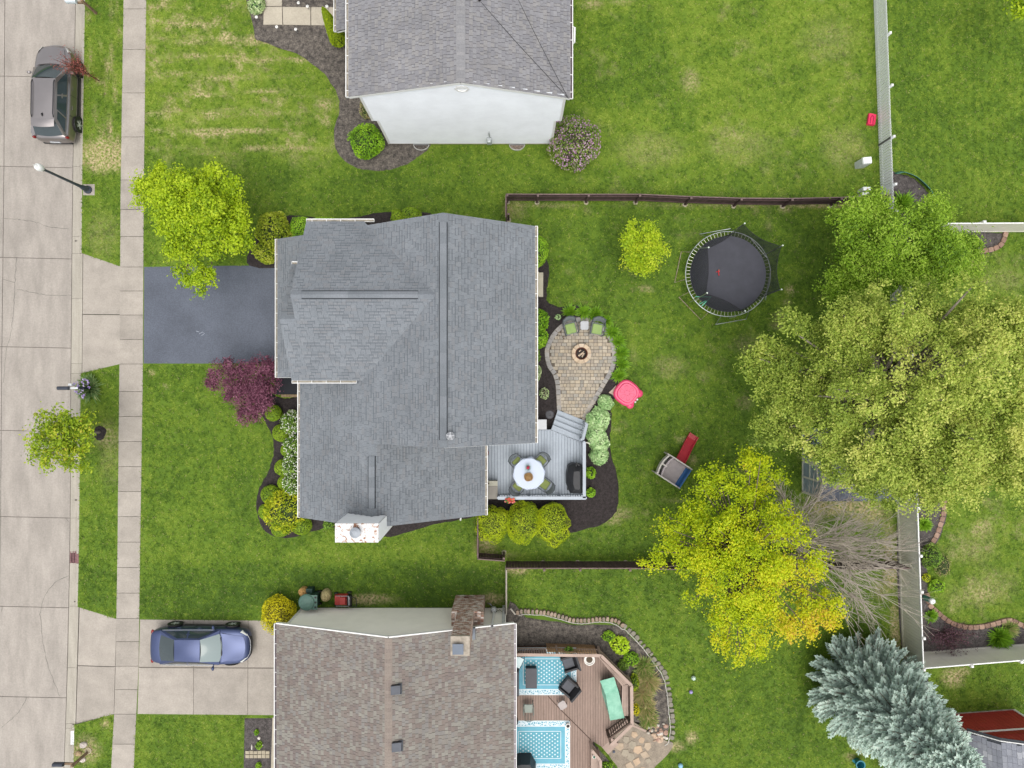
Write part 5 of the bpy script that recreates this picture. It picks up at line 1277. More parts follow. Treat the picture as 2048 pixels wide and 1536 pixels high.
# edge course
per=[];acc=0;L_tot=0
pl=out
for a,c in zip(pl,pl[1:]):
 L_tot+=math.hypot(c[0]-a[0],c[1]-a[1])
step_=0.25;pos=[];d_=0.0;nxt=0.0
for a,c in zip(pl[:-2],pl[1:-1]):
 l_=math.hypot(c[0]-a[0],c[1]-a[1])
 while nxt<d_+l_:
  t_=(nxt-d_)/l_;pos.append((a[0]+(c[0]-a[0])*t_,a[1]+(c[1]-a[1])*t_,math.atan2(c[1]-a[1],c[0]-a[0])));nxt+=step_
 d_+=l_
for(x,y,an)in pos:
 nx,ny=math.sin(an),-math.cos(an)
 if inside(np.array([[x+nx*.14,y+ny*.14]]),out)[0]==False:nx,ny=-nx,-ny
 m=MB();m.box((0,0,0),(0.235,0.225,0.10),taper=0.95);me_,_=m.mesh('edge_stone',PAVG[rp.randrange(3)],origin=(0,0,0))
 put('edge_stone',me_,(x+nx*.125,y+ny*.125,0.045+rp.uniform(0,.006)),an+rp.uniform(-.04,.04),PA);n_edge+=1
for k,t in enumerate(tl):
 key=(round(t[2],3),round(t[3],3),rp.randrange(5))
 z=0.045+rp.uniform(-.003,.004)
 if k<300-n_edge:
  if key not in pc:
   m=MB();m.box((0,0,0),(t[2]-.014,t[3]-.014,.08),taper=.96);pc[key]=m.mesh('paver',PAV[key[2]],origin=(0,0,0))[0]
  put('paver',pc[key],(t[0]+t[2]/2,t[1]+t[3]/2,z),rp.uniform(-.015,.015),PA)
 else:restm.box((t[0]+t[2]/2,t[1]+t[3]/2,z),(t[2]-.014,t[3]-.014,.08),taper=.96,m=key[2])
o=restm.build('paver_field',PAV,PA);o['kind']='stuff'
# fire pit
fx,fy,_=W(1163,707,.35);FP=thing('fire_pit','round tan stone fire pit with rusty liner and logs on the patio','fire pit',(fx,fy,.08))
FS=[M('pit_stone_%d'%i,c,0.9,0.14,6,rnd=.08)for i,c in enumerate([(0.50,0.39,0.28),(0.54,0.44,0.34),(0.46,0.36,0.26)])]
for row in range(3):
 for k in range(10):
  a0=2*PI*(k+.04+row*.5)/10;a1=2*PI*(k+.96+row*.5)/10;pts=[]
  for t_ in np.linspace(a0,a1,5):pts.append((fx+.485*math.cos(t_),fy+.485*math.sin(t_)))
  for t_ in np.linspace(a1,a0,5):pts.append((fx+.31*math.cos(t_),fy+.31*math.sin(t_)))
  m=MB();m.prism(pts,.08+row*.10,.08+row*.10+.094);m.build('stone',FS[rp.randrange(3)],FP)
m=MB();m.lathe((fx,fy,.08),[(.305,0),(.305,.30),(.27,.30),(.265,.05),(0,.05)],28);m.build('steel_liner',M('rust_liner',(0.11,0.035,0.02),0.85,0.35,9),FP)
m=MB();m.lathe((fx,fy,.13),[(.26,0),(.2,.05),(0,.07)],18);m.build('ash',M('ash',(0.06,0.05,0.045),.95,.5,12),FP)
LOGS=[M('log_pale',(0.46,0.36,0.27),.9,.3,9),M('log_char',(0.04,0.03,0.03),.9,.4,9)]
for(a,b_,r,mi)in(((-.14,-.12,.24),(.10,.06,.27),.05,0),((.03,-.17,.22),(.14,.02,.27),.035,0),((-.16,.06,.22),(.08,.16,.24),.04,1),((-.12,.1,.28),(-.02,.18,.28),.03,0),((.02,.0,.29),(.12,.10,.31),.028,0)):
 m=MB();m.tube([(fx+a[0],fy+a[1],a[2]),(fx+b_[0],fy+b_[1],b_[2])],r,7);m.build('log',LOGS[mi],FP)
patio_chair('dark garden chair with pale green cushion, left one by the fire pit',1141,657,.08,math.radians(-75),GRN2,'chairs by the fire pit',1.12)
patio_chair('dark garden chair with pale green cushion, right one by the fire pit',1194,658,.08,math.radians(-100),GRN2,'chairs by the fire pit',1.12)
p=W(1169,651,.5);t=thing('side_table','small pale grey side table between the two garden chairs','table',(p[0],p[1],.08))
m=MB();m.prism([(p[0]+x*.2,p[1]+y*.21)for x,y in((-.75,-1),(.75,-1),(1,-.75),(1,.75),(.75,1),(-.75,1),(-1,.75),(-1,-.75))],.48,.51);m.build('tabletop',M('table_grey',(0.40,0.41,0.43),.6,.08,5),t)
for sx in(-1,1):
 for sy in(-1,1):m=MB();m.tube([(p[0]+sx*.16,p[1]+sy*.17,.48),(p[0]+sx*.2,p[1]+sy*.21,.08)],.012,5);m.build('leg',CHF,t)
m=MB();pts=[(1115,663),(1120,669),(1124,661),(1117,672),(1127,668),(1112,676)]
rl=random.Random(2)
# fallen leaves by the edge: flat scraps
m=MB()
for k in range(14):
 q=W(1112+rl.uniform(-6,16),668+rl.uniform(-8,10),.1);m.box((q[0],q[1],.095),(.06,.035,.006),rz=rl.uniform(0,3))
m.build('leaf_litter',M('leaf_brown',(.12,.08,.045),.9,.3,9),None,label='brown leaf litter at the left edge of the paver patio',cat='leaf litter',kind='stuff')
# brown deck of the cream house
BD=M('brown_deck_board',(0.265,0.192,0.158),0.8,0.12,3,rnd=0.06,stretch=(5,0.5,1),fine=0.06,fscale=12)
BDR=M('brown_rail',(0.36,0.27,0.225),0.75,0.1,3,rnd=0.04)
BDD=M('brown_dark',(0.085,0.055,0.042),0.85,0.2,4,rnd=0.08)
BZ=0.62
BDK=thing('deck','brown wooden deck with turquoise rugs behind the cream house','deck',W(1130,1420,0))
def B(px,py,z=BZ):return W(px,py,z)
OUTL=[(1000,1300),(1200,1300),(1263,1372),(1263,1440),(1205,1495),(1182,1480),(1182,1600),(1000,1600)]
def vspan(poly,x):
 ys_=[]
 for(xa,ya),(xb_,yb)in zip(poly,poly[1:]+poly[:1]):
  if(xa<=x)!=(xb_<=x):ys_.append(ya+(yb-ya)*(x-xa)/(xb_-xa))
 return(min(ys_),max(ys_))if ys_ else None
x=1004.0
while x<1261:
 s_=vspan(OUTL,x+2.6)
 if s_:
  m=MB();a,c=B(x+.25,s_[1]),B(x+5.2-.25,s_[0]);s0=vspan(OUTL,x+.3);s1=vspan(OUTL,x+4.9)
  if s0 and s1:
   m.prism([B(x+.3,s0[0])[:2],B(x+.3,s0[1])[:2],B(x+4.95,s1[1])[:2],B(x+4.95,s1[0])[:2]],BZ-.03,BZ);m.build('plank',BD,BDK)
 x+=5.2
m=MB();m.prism([B(x,y)[:2]for x,y in OUTL],.3,BZ-.045);m.build('joist_frame',BDD,BDK)
m=MB();q=[B(x,y)for x,y in((1096,1392),(1115,1413),(1150,1448),(1182,1480))]
for a,c in zip(q[:-1],q[1:]):m.bar((a[0],a[1],BZ+.006),(c[0],c[1],BZ+.006),.035,.02)
m.build('seam_board',BDD,BDK)
# lattice and railing on the north side, seat rail on the diagonal and east
RZ2=BZ+.85
def topxy(px,py):return W(px,py,RZ2)
railing(BDK,topxy(1028,1309),topxy(1202,1311),BZ,.85,36,[.02,.5,1.0],BDR,.14)
for a,c,n in(((1202,1311),(1263,1371),18),((1263,1371),(1264,1449),16),((1264,1449),(1222,1490),0)):
 railing(BDK,topxy(*a),topxy(*c),BZ,.85,n,[1.0],BDR,.15)
railing(BDK,topxy(1218,1447+30),topxy(1260,1446),BZ,.85,10,[0.0,1.0],BDD,.06)
railing(BDK,topxy(1184,1501),topxy(1200,1520),BZ,.85,6,[0.0,1.0],BDR,.13);railing(BDK,topxy(1201,1520),topxy(1202,1600),BZ,.85,14,[],BDR,.13)
m=MB();a,c=Vector(topxy(1264,1450)),Vector(W(1292,1462,.5));m.bar(a,c,.10,.04);m.build('hand_rail',BDR,BDK)
# bench along the diagonal and east side
for poly in([(1195,1313),(1203,1312),(1255,1368),(1244,1372)],[(1244,1372),(1256,1369),(1257,1432),(1243,1432)]):
 for k in range(3):
  t0,t1=k/3+.02,(k+1)/3-.02;(x0,y0_),(x1,y1_),(x2,y2_),(x3,y3_)=poly
  f=lambda ax_,ay_,bx_,by_,t_:(ax_+(bx_-ax_)*t_,ay_+(by_-ay_)*t_)
  P_=[f(x0,y0_,x1,y1_,t0),f(x0,y0_,x1,y1_,t1),f(x3,y3_,x2,y2_,t1),f(x3,y3_,x2,y2_,t0)]
  m=MB();m.prism([W(u,v,BZ+.42)[:2]for u,v in P_],BZ+.38,BZ+.42);m.build('bench_slat',BDR,BDK)
 m=MB();m.prism([W(u,v,BZ+.3)[:2]for u,v in poly],BZ,BZ+.37,inset=.05);m.build('bench_box',BDD,BDK)
m=MB();m.prism([W(u,v,BZ+.42)[:2]for u,v in((1182,1500),(1188,1506),(1198,1520),(1198,1600),(1182,1600))],BZ,BZ+.42);m.build('bench_box',BDR,BDK)
# lattice panels (outside the railing)
LAT=M('lattice_tan',(0.30,0.19,0.10),.85,.2,6);LATD=M('lattice_brown',(0.12,0.075,0.055),.85,.2,6)
def lattice(a,c,z0,z1,mat,n):
 a,c=Vector(a),Vector(c);d=(c-a);L=d.length;d.normalize();m=MB();h_=z1-z0;k=int(L/.11)
 for i in range(-int(h_/.11),k):
  for sg in(1,-1):
   s0,s1=i*.11,i*.11+h_;za,zb=(z0,z1)if sg>0 else(z1,z0)
   if s0<0:za+=(zb-za)*(-s0/h_);s0=0
   if s1>L:zb=za+(zb-za)*((L-s0)/max(1e-3,s1-s0));s1=L
   if s1-s0<.03:continue
   p=a+d*s0;q=a+d*s1;m.bar((p.x,p.y,za),(q.x,q.y,zb),.012,.03,up=(-d.y,d.x,0))
 m.build('lattice',mat,BDK)
lattice(W(1020,1292,0),W(1090,1290,0),.05,1.45,LATD,0);lattice(W(1092,1286,0),W(1188,1289,0),.05,1.1,LAT,0);lattice(W(1189,1290,0),W(1254,1352,0),.05,1.35,LATD,0)
m=MB();a,c=W(1092,1286,1.1),W(1188,1289,1.1);a0,c0=W(1092,1286,0),W(1188,1289,0);m.bar((a0[0],a0[1],1.12),(c0[0],c0[1],1.12),.05,.05);m.build('lattice_cap',LAT,BDK)
# steps to the flagstones
for k,q in enumerate(([(1200,1490),(1220,1472),(1226,1478),(1206,1497)],[(1206,1497),(1226,1478),(1237,1488),(1216,1509)])):
 z=BZ-.2*(k+1);m=MB();m.prism([W(u,v,z)[:2]for u,v in q],z-.12,z);m.build('stair_tread',BDR,BDK)
EXCL+=[WP([(1000,1295),(1200,1298),(1268,1372),(1268,1445),(1205,1500),(1200,1600),(1000,1600)])]
# flagstones
FLB=MB();fl_o=[(1222,1475),(1265,1441),(1300,1462),(1330,1480),(1346,1486),(1335,1508),(1300,1545),(1285,1600),(1230,1600),(1240,1545),(1215,1505)]
FL=thing('flagstone_terrace',None,None,W(1280,1500,0),kind='structure');FLB.prism(WP(spline(fl_o,3)),-.02,.05);FLB.build('stone_grit',M('grit_bed',(0.245,0.205,0.16),.95,.2,4,bump=.5,bscale=40,fine=.25,fscale=22),FL);EXCL.append(WP(fl_o))
rf=random.Random(12);FLM=[M('flag_%d'%i,c,.9,.12,5,rnd=.06,fine=.08)for i,c in enumerate([(0.42,0.31,0.215),(0.38,0.30,0.22),(0.30,0.26,0.20)])]
for(px,py,r)in((1240,1492,9),(1252,1478,8),(1264,1488,9),(1250,1504,9),(1275,1498,10),(1295,1491,9),(1262,1512,9),(1289,1508,9),(1274,1522,9),(1268,1468,7),(1283,1480,7),(1296,1520,7),(1258,1530,9),(1284,1540,8)):
 n=rf.choice((4,5,6));r*=1.15;pts=[W(px+r*rf.uniform(.7,1.1)*math.cos(2*PI*k/n+.3),py+r*rf.uniform(.75,1.05)*math.sin(2*PI*k/n+.3))[:2]for k in range(n)]
 m=MB();m.prism(pts,.03,.066+rf.uniform(0,.01),inset=.015);m.build('flagstone',FLM[rf.choices(range(3),[4,3,2])[0]],FL)
 # stone border of the garden bed
EB=thing('stone_border','curved border of tan stones with white edging round the garden bed','border',W(1230,1245,0))
SB_=[(1035,1224),(1050,1222),(1085,1224),(1118,1231),(1145,1239),(1172,1240),(1200,1237),(1228,1240),(1250,1254),(1270,1272),(1292,1297),(1314,1325),(1330,1350),(1338,1382),(1342,1420),(1345,1452),(1342,1478),(1334,1488)]
SM=[M('border_stone_%d'%i,c,.95,.2,6,rnd=.1,fine=.12)for i,c in enumerate([(0.27,0.205,0.155),(0.31,0.24,0.185),(0.23,0.19,0.15),(0.20,0.185,0.15)])]
pts=spline(SB_,8,closed=False);d_=0;nxt=0
for a,c in zip(pts[:-1],pts[1:]):
 l_=math.hypot(c[0]-a[0],c[1]-a[1])
 while nxt<d_+l_:
  t_=(nxt-d_)/l_;px,py=a[0]+(c[0]-a[0])*t_,a[1]+(c[1]-a[1])*t_;an=math.atan2(-(c[1]-a[1]),c[0]-a[0]);big=px<1245
  q=W(px+rf.uniform(-1,1),py+rf.uniform(-1,1),0);w_=.20 if big else rf.uniform(.16,.36)
  nn_=6;poly=[(q[0]+(w_*.5*math.cos(t2)*rf.uniform(.85,1.1))*math.cos(an)-(.16*math.sin(t2)*rf.uniform(.8,1.1))*math.sin(an),q[1]+(w_*.5*math.cos(t2))*math.sin(an)+(.16*math.sin(t2))*math.cos(an))for t2 in(.5,1.2,2.2,2.9,3.7,5.5)]
  m=MB();m.prism(poly,-.02,(.16 if big else .09)+rf.uniform(-.02,.02),inset=.02);m.build('stone',SM[rf.randrange(3)if big else 3],EB);nxt+=7.6 if big else 11
 d_+=l_
m=MB();WT=[(x-(x-1150)*.022,y+7 if x<1250 else y+4)for x,y in pts];m.tube([tuple(W(x+rf.uniform(-.6,.6),y+rf.uniform(-.6,.6),.07))for x,y in WT if y>1226],.022,4);m.build('white_edging',M('edging_white',(.52,.50,.46),.6,.2,8),EB)
EXCL.append(WP(pts+[(1150,1300)]))
m=MB();p=W(1026,1221,.1);m.bar(W(1021,1217,.1),W(1031,1229,.1),.07,.06);m.build('white_board',M('weather_white',(.5,.46,.4),.8,.15,6),None,label='short pale board lying at the stone border end',cat='board')
# pebbles in the bed by the terrace
RK=[M('rock_%d'%i,c,.9,.2,8)for i,c in enumerate([(.45,.33,.24),(.52,.48,.43),(.34,.22,.17),(.42,.38,.32)])]
for k in range(34):
 a_=rf.uniform(0,1);px=1308+rf.uniform(-16,26);py=1468+rf.uniform(-24,16)
 if py>1446+(px-1290)*.9+20:continue
 r=rf.uniform(.06,.15);q=W(px,py,.05);m=MB();m.blob((q[0],q[1],.06),(r,r*rf.uniform(.6,1),r*.55),7,5,noise=.18,rng=rf)
 m.build('rock',RK[rf.randrange(4)],None,label='pale rounded rock in the rock heap beside the flagstone terrace',cat='rock',group='rocks in the garden bed heap')
# rugs and furniture on the brown deck
RUGB=M('rug_blue',(0.135,0.36,0.46),.85,.06,4);RUGW=M('rug_white',(.62,.68,.70),.85,.06,4)
def border_mat():
 m=bpy.data.materials.new('rug_scroll_border');m.use_nodes=True;t=m.node_tree;N=t.nodes;L=t.links;b_=N['Principled BSDF']
 g_=N.new('ShaderNodeNewGeometry');v=N.new('ShaderNodeTexVoronoi');v.inputs['Scale'].default_value=9.5;v.feature='DISTANCE_TO_EDGE';L.new(g_.outputs['Position'],v.inputs['Vector'])
 r=N.new('ShaderNodeValToRGB');e=r.color_ramp.elements;e[0].position=.10;e[0].color=(.60,.68,.72,1);e[1].position=.16;e[1].color=(.14,.33,.42,1)
 L.new(v.outputs['Distance'],r.inputs['Fac']);L.new(r.outputs[0],b_.inputs['Base Color']);b_.inputs['Roughness'].default_value=.85
 return m
RUGS=border_mat()
def rug(lab,x0,y0_,x1,y1_,inn,dots):
 t=thing('outdoor_rug',lab,'rug',W((x0+x1)/2,(y0_+y1_)/2,BZ),'turquoise rugs on the brown deck')
 def rect(a,b_,c,d,z,nm,mt):
  m=MB();p,q=B(a,d),B(c,b_);m.prism([(p[0],p[1]),(q[0],p[1]),(q[0],q[1]),(p[0],q[1])],z-.003,z);return m.build(nm,mt,t)
 rect(x0,y0_,x1,y1_,BZ+.010,'border',RUGS)
 m=MB();k=1.6
 for(a,b_,c,d)in((x0,y0_,x1,y0_+k),(x0,y1_-k,x1,y1_),(x1-k,y0_,x1,y1_),(inn[0]-k,inn[1]-k,inn[2]+k,inn[1]),(inn[0]-k,inn[3],inn[2]+k,inn[3]+k),(inn[2],inn[1],inn[2]+k,inn[3])):
  p,q=B(a,d),B(c,b_);m.prism([(p[0],p[1]),(q[0],p[1]),(q[0],q[1]),(p[0],q[1])],BZ+.011,BZ+.0135)
 m.build('white_stripe',RUGW,t)
 rect(inn[0],inn[1],inn[2],inn[3],BZ+.014,'field',RUGB)
 m=MB();a,b_,c,d=dots;k=1.0
 for(u0,v0,u1,v1)in((a,b_,c,b_+k),(a,d-k,c,d),(a,b_,a+k,d),(c-k,b_,c,d)):
  p,q=B(u0,v1),B(u1,v0);m.prism([(p[0],p[1]),(q[0],p[1]),(q[0],q[1]),(p[0],q[1])],BZ+.0145,BZ+.017)
 m.build('inner_stripe',RUGW,t)
 rect(a+k,b_+k,c-k,d-k,BZ+.0175,'inner_field',M('rug_teal',(0.105,0.32,0.40),.85,.06,4))
 dm=MB();dm.lathe((0,0,0),[(.036,0),(.036,.004)],8);dme,_=dm.mesh('dot',RUGW,origin=(0,0,0))
 ny_=int((d-b_-8)/7.6);nx_=int((c-a-8)/5.3)
 for i in range(nx_+1):
  for j in range(ny_+1):
   u,v=a+5+i*5.3,b_+5+j*7.6+(3.8 if i%2 else 0)
   if v>d-3:continue
   p=B(u,v);put('dot',dme,(p[0],p[1],BZ+.0185),0,t)
rug('turquoise dotted rug under the black chairs on the brown deck',1030,1295,1153,1390,(1030,1310,1142,1378),(1046,1317,1134,1370))
rug('turquoise dotted rug at the bottom edge of the brown deck',1020,1441,1140,1545,(1020,1453,1130,1527),(1036,1462,1122,1517))
WIK=M('black_wicker',(.022,.022,.025),.6,.2,8,bump=.4,bscale=40);SEATC=M('grey_seat',(.085,.088,.10),.8,.12,6,bump=.3,bscale=20)
def club_chair(lab,px,py,rz):
 p=W(px,py,BZ+.5);t=thing('club_chair',lab,'chair',(p[0],p[1],BZ),'black wicker chairs on the rug');T=TF(p[0],p[1],BZ,rz)
 m=MB(T);m.box((0,0,.20),(.66,.64,.26));m.build('base',WIK,t)
 m=MB(T);m.prism([(-.25,-.22),(.25,-.22),(.25,.30),(-.25,.30)],.33,.42,inset=.03);m.build('cushion',SEATC,t)
 for s_ in(-1,1):
  m=MB(T);m.box((s_*.32,.02,.42),(.09,.68,.34));m.build('armrest',WIK,t)
  for y_ in(-.28,.28):m=MB(T);m.box((s_*.30,y_,.04),(.05,.05,.09));m.build('leg',WIK,t)
 m=MB(T);m.patch((-.36,-.30,.30),(.36,-.30,.30),(.37,-.46,.82),(-.37,-.46,.82),6,4);m.patch((.36,-.22,.30),(-.36,-.22,.30),(-.37,-.38,.82),(.37,-.38,.82),6,4);m.bar((-.37,-.42,.82),(.37,-.42,.82),.09,.03);m.build('backrest',WIK,t)
club_chair('black wicker chair on the upper rug, near the deck railing',1139,1327,math.radians(108));club_chair('black wicker chair on the upper rug corner, seat turned to the table',1138,1376,math.radians(50))
p=W(1062.5,1357,BZ+.42);CT_=thing('coffee_table','black rectangular coffee table on the upper turquoise rug','table',(p[0],p[1],BZ))
m=MB();m.box((p[0],p[1],BZ+.41),(.55,.97,.04));m.build('tabletop',M('table_black',(.045,.045,.055),.55,.1,4),CT_);m=MB();m.box((p[0],p[1],BZ+.2),(.50,.92,.38));m.build('base',WIK,CT_)
p=W(1032,1366,BZ+.4);SF=thing('sofa','black wicker sofa partly under the cream house eave','sofa',(p[0],p[1],BZ));m=MB();m.box((p[0]-.25,p[1],BZ+.2),(.8,1.3,.4));m.build('base',WIK,SF);m=MB();m.box((p[0]-.22,p[1],BZ+.45),(.74,1.2,.1),taper=.95);m.build('cushion',SEATC,SF);m=MB();m.box((p[0]-.6,p[1],BZ+.6),(.12,1.3,.5));m.build('backrest',WIK,SF)
p=W(1036,1324,BZ+.5);SCR=thing('glass_table','pale glass-topped side table with thin dark frame at the rug corner','table',(p[0],p[1],BZ));T=TF(p[0],p[1],BZ,-.45)
m=MB(T);m.box((0,0,.5),(.42,.52,.015));m.build('glass_top',M('frost_glass',(.36,.50,.52),.15,.08,4),SCR)
m=MB(T)
for a,c in(((-.22,-.27),(.22,-.27)),((.22,-.27),(.22,.27)),((.22,.27),(-.22,.27)),((-.22,.27),(-.22,-.27))):m.tube([(a[0],a[1],.51),(c[0],c[1],.51)],.014,5)
for a in((-.22,-.27),(.22,-.27),(.22,.27),(-.22,.27)):m.tube([(a[0],a[1],.51),(a[0],a[1],0)],.012,5)
m.build('frame',CHF,SCR)
p=W(1179,1320,BZ+.3);PTT=thing('planter_pot','white round planter pot with soil on the brown deck','pot',(p[0],p[1],BZ));m=MB();m.lathe((p[0],p[1],BZ),[(.17,0),(.26,.30),(.27,.32),(.23,.32),(.22,.26)],24);m.build('bowl',M('pot_white',(.66,.64,.60),.5,.06,5),PTT);m=MB();m.lathe((p[0],p[1],BZ),[(.225,.25),(.1,.27),(0,.27)],20);m.build('soil',M('pot_soil',(.085,.065,.045),.95,.4,14),PTT)
p=W(1125,1411,BZ+.45);STL=thing('stool','pale grey square stool on the brown deck seam','stool',(p[0],p[1],BZ));T=TF(p[0],p[1],BZ,.55);m=MB(T);m.prism([(x*.19,y*.19)for x,y in((-.7,-1),(.7,-1),(1,-.7),(1,.7),(.7,1),(-.7,1),(-1,.7),(-1,-.7))],.40,.44);m.build('seat',M('stool_grey',(.36,.32,.31),.7,.06,5),STL)
for sx in(-1,1):
 for sy in(-1,1):m=MB(T);m.tube([(sx*.13,sy*.13,.4),(sx*.17,sy*.17,0)],.014,5);m.build('leg',CHF,STL)
p=W(1057,1418,BZ+.45);MC=thing('metal_chair','grey-green metal garden chair with barred back on the brown deck','chair',(p[0],p[1],BZ));T=TF(p[0],p[1],BZ,0);MG=M('green_grey_metal',(.17,.20,.18),.5,.1,6)
m=MB(T);m.prism([(-.20,-.19),(.20,-.19),(.21,.22),(-.21,.22)],.43,.46,inset=.03);m.build('seat',M('seat_sage',(.25,.28,.25),.7,.08,6),MC)
for s_ in(-1,1):
 for y_ in(-.2,.2):m=MB(T);m.tube([(s_*.2,y_,.44),(s_*.22,y_*1.1,0)],.015,5);m.build('leg',MG,MC)
 m=MB(T);m.tube([(s_*.22,.22,.44),(s_*.25,.2,.64),(s_*.25,-.15,.64),(s_*.22,-.25,.6)],.017,5);m.build('armrest',MG,MC)
m=MB(T)
for i in range(7):
 u=i/6-.5;m.tube([(u*.40,-.20,.45),(u*.44,-.34-.05*(1-4*u*u),.9)],.011,4)
m.tube([(u*.44,-.34-.05*(1-4*u*u),.9)for u in np.linspace(-.5,.5,7)],.017,5);m.build('backrest',MG,MC)
# covered lounge
CV=thing('covered_lounger','lounger under a sea-green fabric cover on the brown deck','lounger',W(1225,1398,BZ))
GCV=M('sea_green_cover',(.165,.40,.285),.65,.10,2.5,bump=.5,bscale=7,col2=(.26,.50,.38));m=MB()
A=[W(1200,1362,BZ+.75),W(1228,1354,BZ+.75),W(1237,1383,BZ+.45),W(1211,1388,BZ+.5),W(1249,1436,BZ+.45),W(1220,1441,BZ+.42)]
A0=[W(1203,1360,BZ+.02),W(1224,1356,BZ+.02),W(1239,1384,BZ+.02),W(1205,1390,BZ+.02),W(1247,1434,BZ+.02),W(1221,1440,BZ+.02)]
m.patch(A[3],A[2],A[1],A[0],6,6,bulge=(0,0,.04));m.patch(A[5],A[4],A[2],A[3],6,8,bulge=(0,0,.05))
for a,c in((0,3),(3,5),(5,4),(4,2),(2,1),(1,0)):m.patch(A0[a],A0[c],A[c],A[a],6,3,bulge=(0,0,0),bu=((rf.uniform(-.04,.04),rf.uniform(-.04,.04),0),(0,0,0)))
m.build('cover',GCV,CV,smooth=False)
m=MB();p=W(1252,1434,BZ+.3);m.tube([(p[0]-.12,p[1]+.1,BZ+.28),(p[0],p[1],BZ+.25)],.03,6);m.build('frame',BLACK,CV)
# candle lantern, black covered grill at the frame edge, small pots
p=W(1136,1452,BZ+.2);LN=thing('white_planter','small white pot with dark centre at the lower rug corner','pot',(p[0],p[1],BZ));m=MB();m.lathe((p[0],p[1],BZ),[(.08,0),(.115,.2),(.118,.22),(.085,.22),(.08,.15)],18);m.build('bowl',M('pot_white',(.66,.64,.6)),LN);m=MB();m.lathe((p[0],p[1],BZ),[(.082,.16),(0,.17)],14);m.build('soil',BLACK,LN)
p=W(1052,1535,BZ+.7);UG=thing('covered_grill','black covered grill on the lower rug at the bottom edge','grill',(p[0],p[1],BZ));m=MB();m.prism([(p[0]+x,p[1]+y)for x,y in((-.62,.25),(-.3,.36),(.25,.36),(.5,-.1),(.5,-.6),(-.62,-.6))],BZ,BZ+.95,inset=.12);m.build('cover',GC,UG)
p=W(1029,1446,BZ+.5);UH=thing('dark_pot','dark round pot half under the cream house eave','pot',(p[0],p[1],BZ));m=MB();m.lathe((p[0],p[1],BZ),[(.12,0),(.18,.2),(.17,.45),(.12,.5),(.1,.4),(0,.4)],16);m.build('bowl',BLACK,UH)
p=W(1188,1513,BZ+.5);SP=thing('flower_pot','small white flower pot on the brown bench end','pot',(p[0],p[1],BZ+.42));m=MB();m.lathe((p[0],p[1],BZ+.42),[(.06,0),(.09,.14),(.07,.14),(.06,.1),(0,.1)],14);m.build('bowl',M('pot_white',(.6,.6,.6)),SP);m=MB();m.blob((p[0],p[1],BZ+.56),(.05,.05,.03),noise=.3,rng=rf);m.build('leaves',M('spike_green',(.05,.16,.1)),SP)
p=W(1224,1490,.9);PC=thing('post_lamp','small dark blue solar cap on the stair post','lamp',(p[0],p[1],BZ+.9));m=MB();m.box((p[0],p[1],BZ+.93),(.13,.13,.05),taper=.6);m.build('cap',M('cap_navy',(.03,.04,.07),.4),PC)
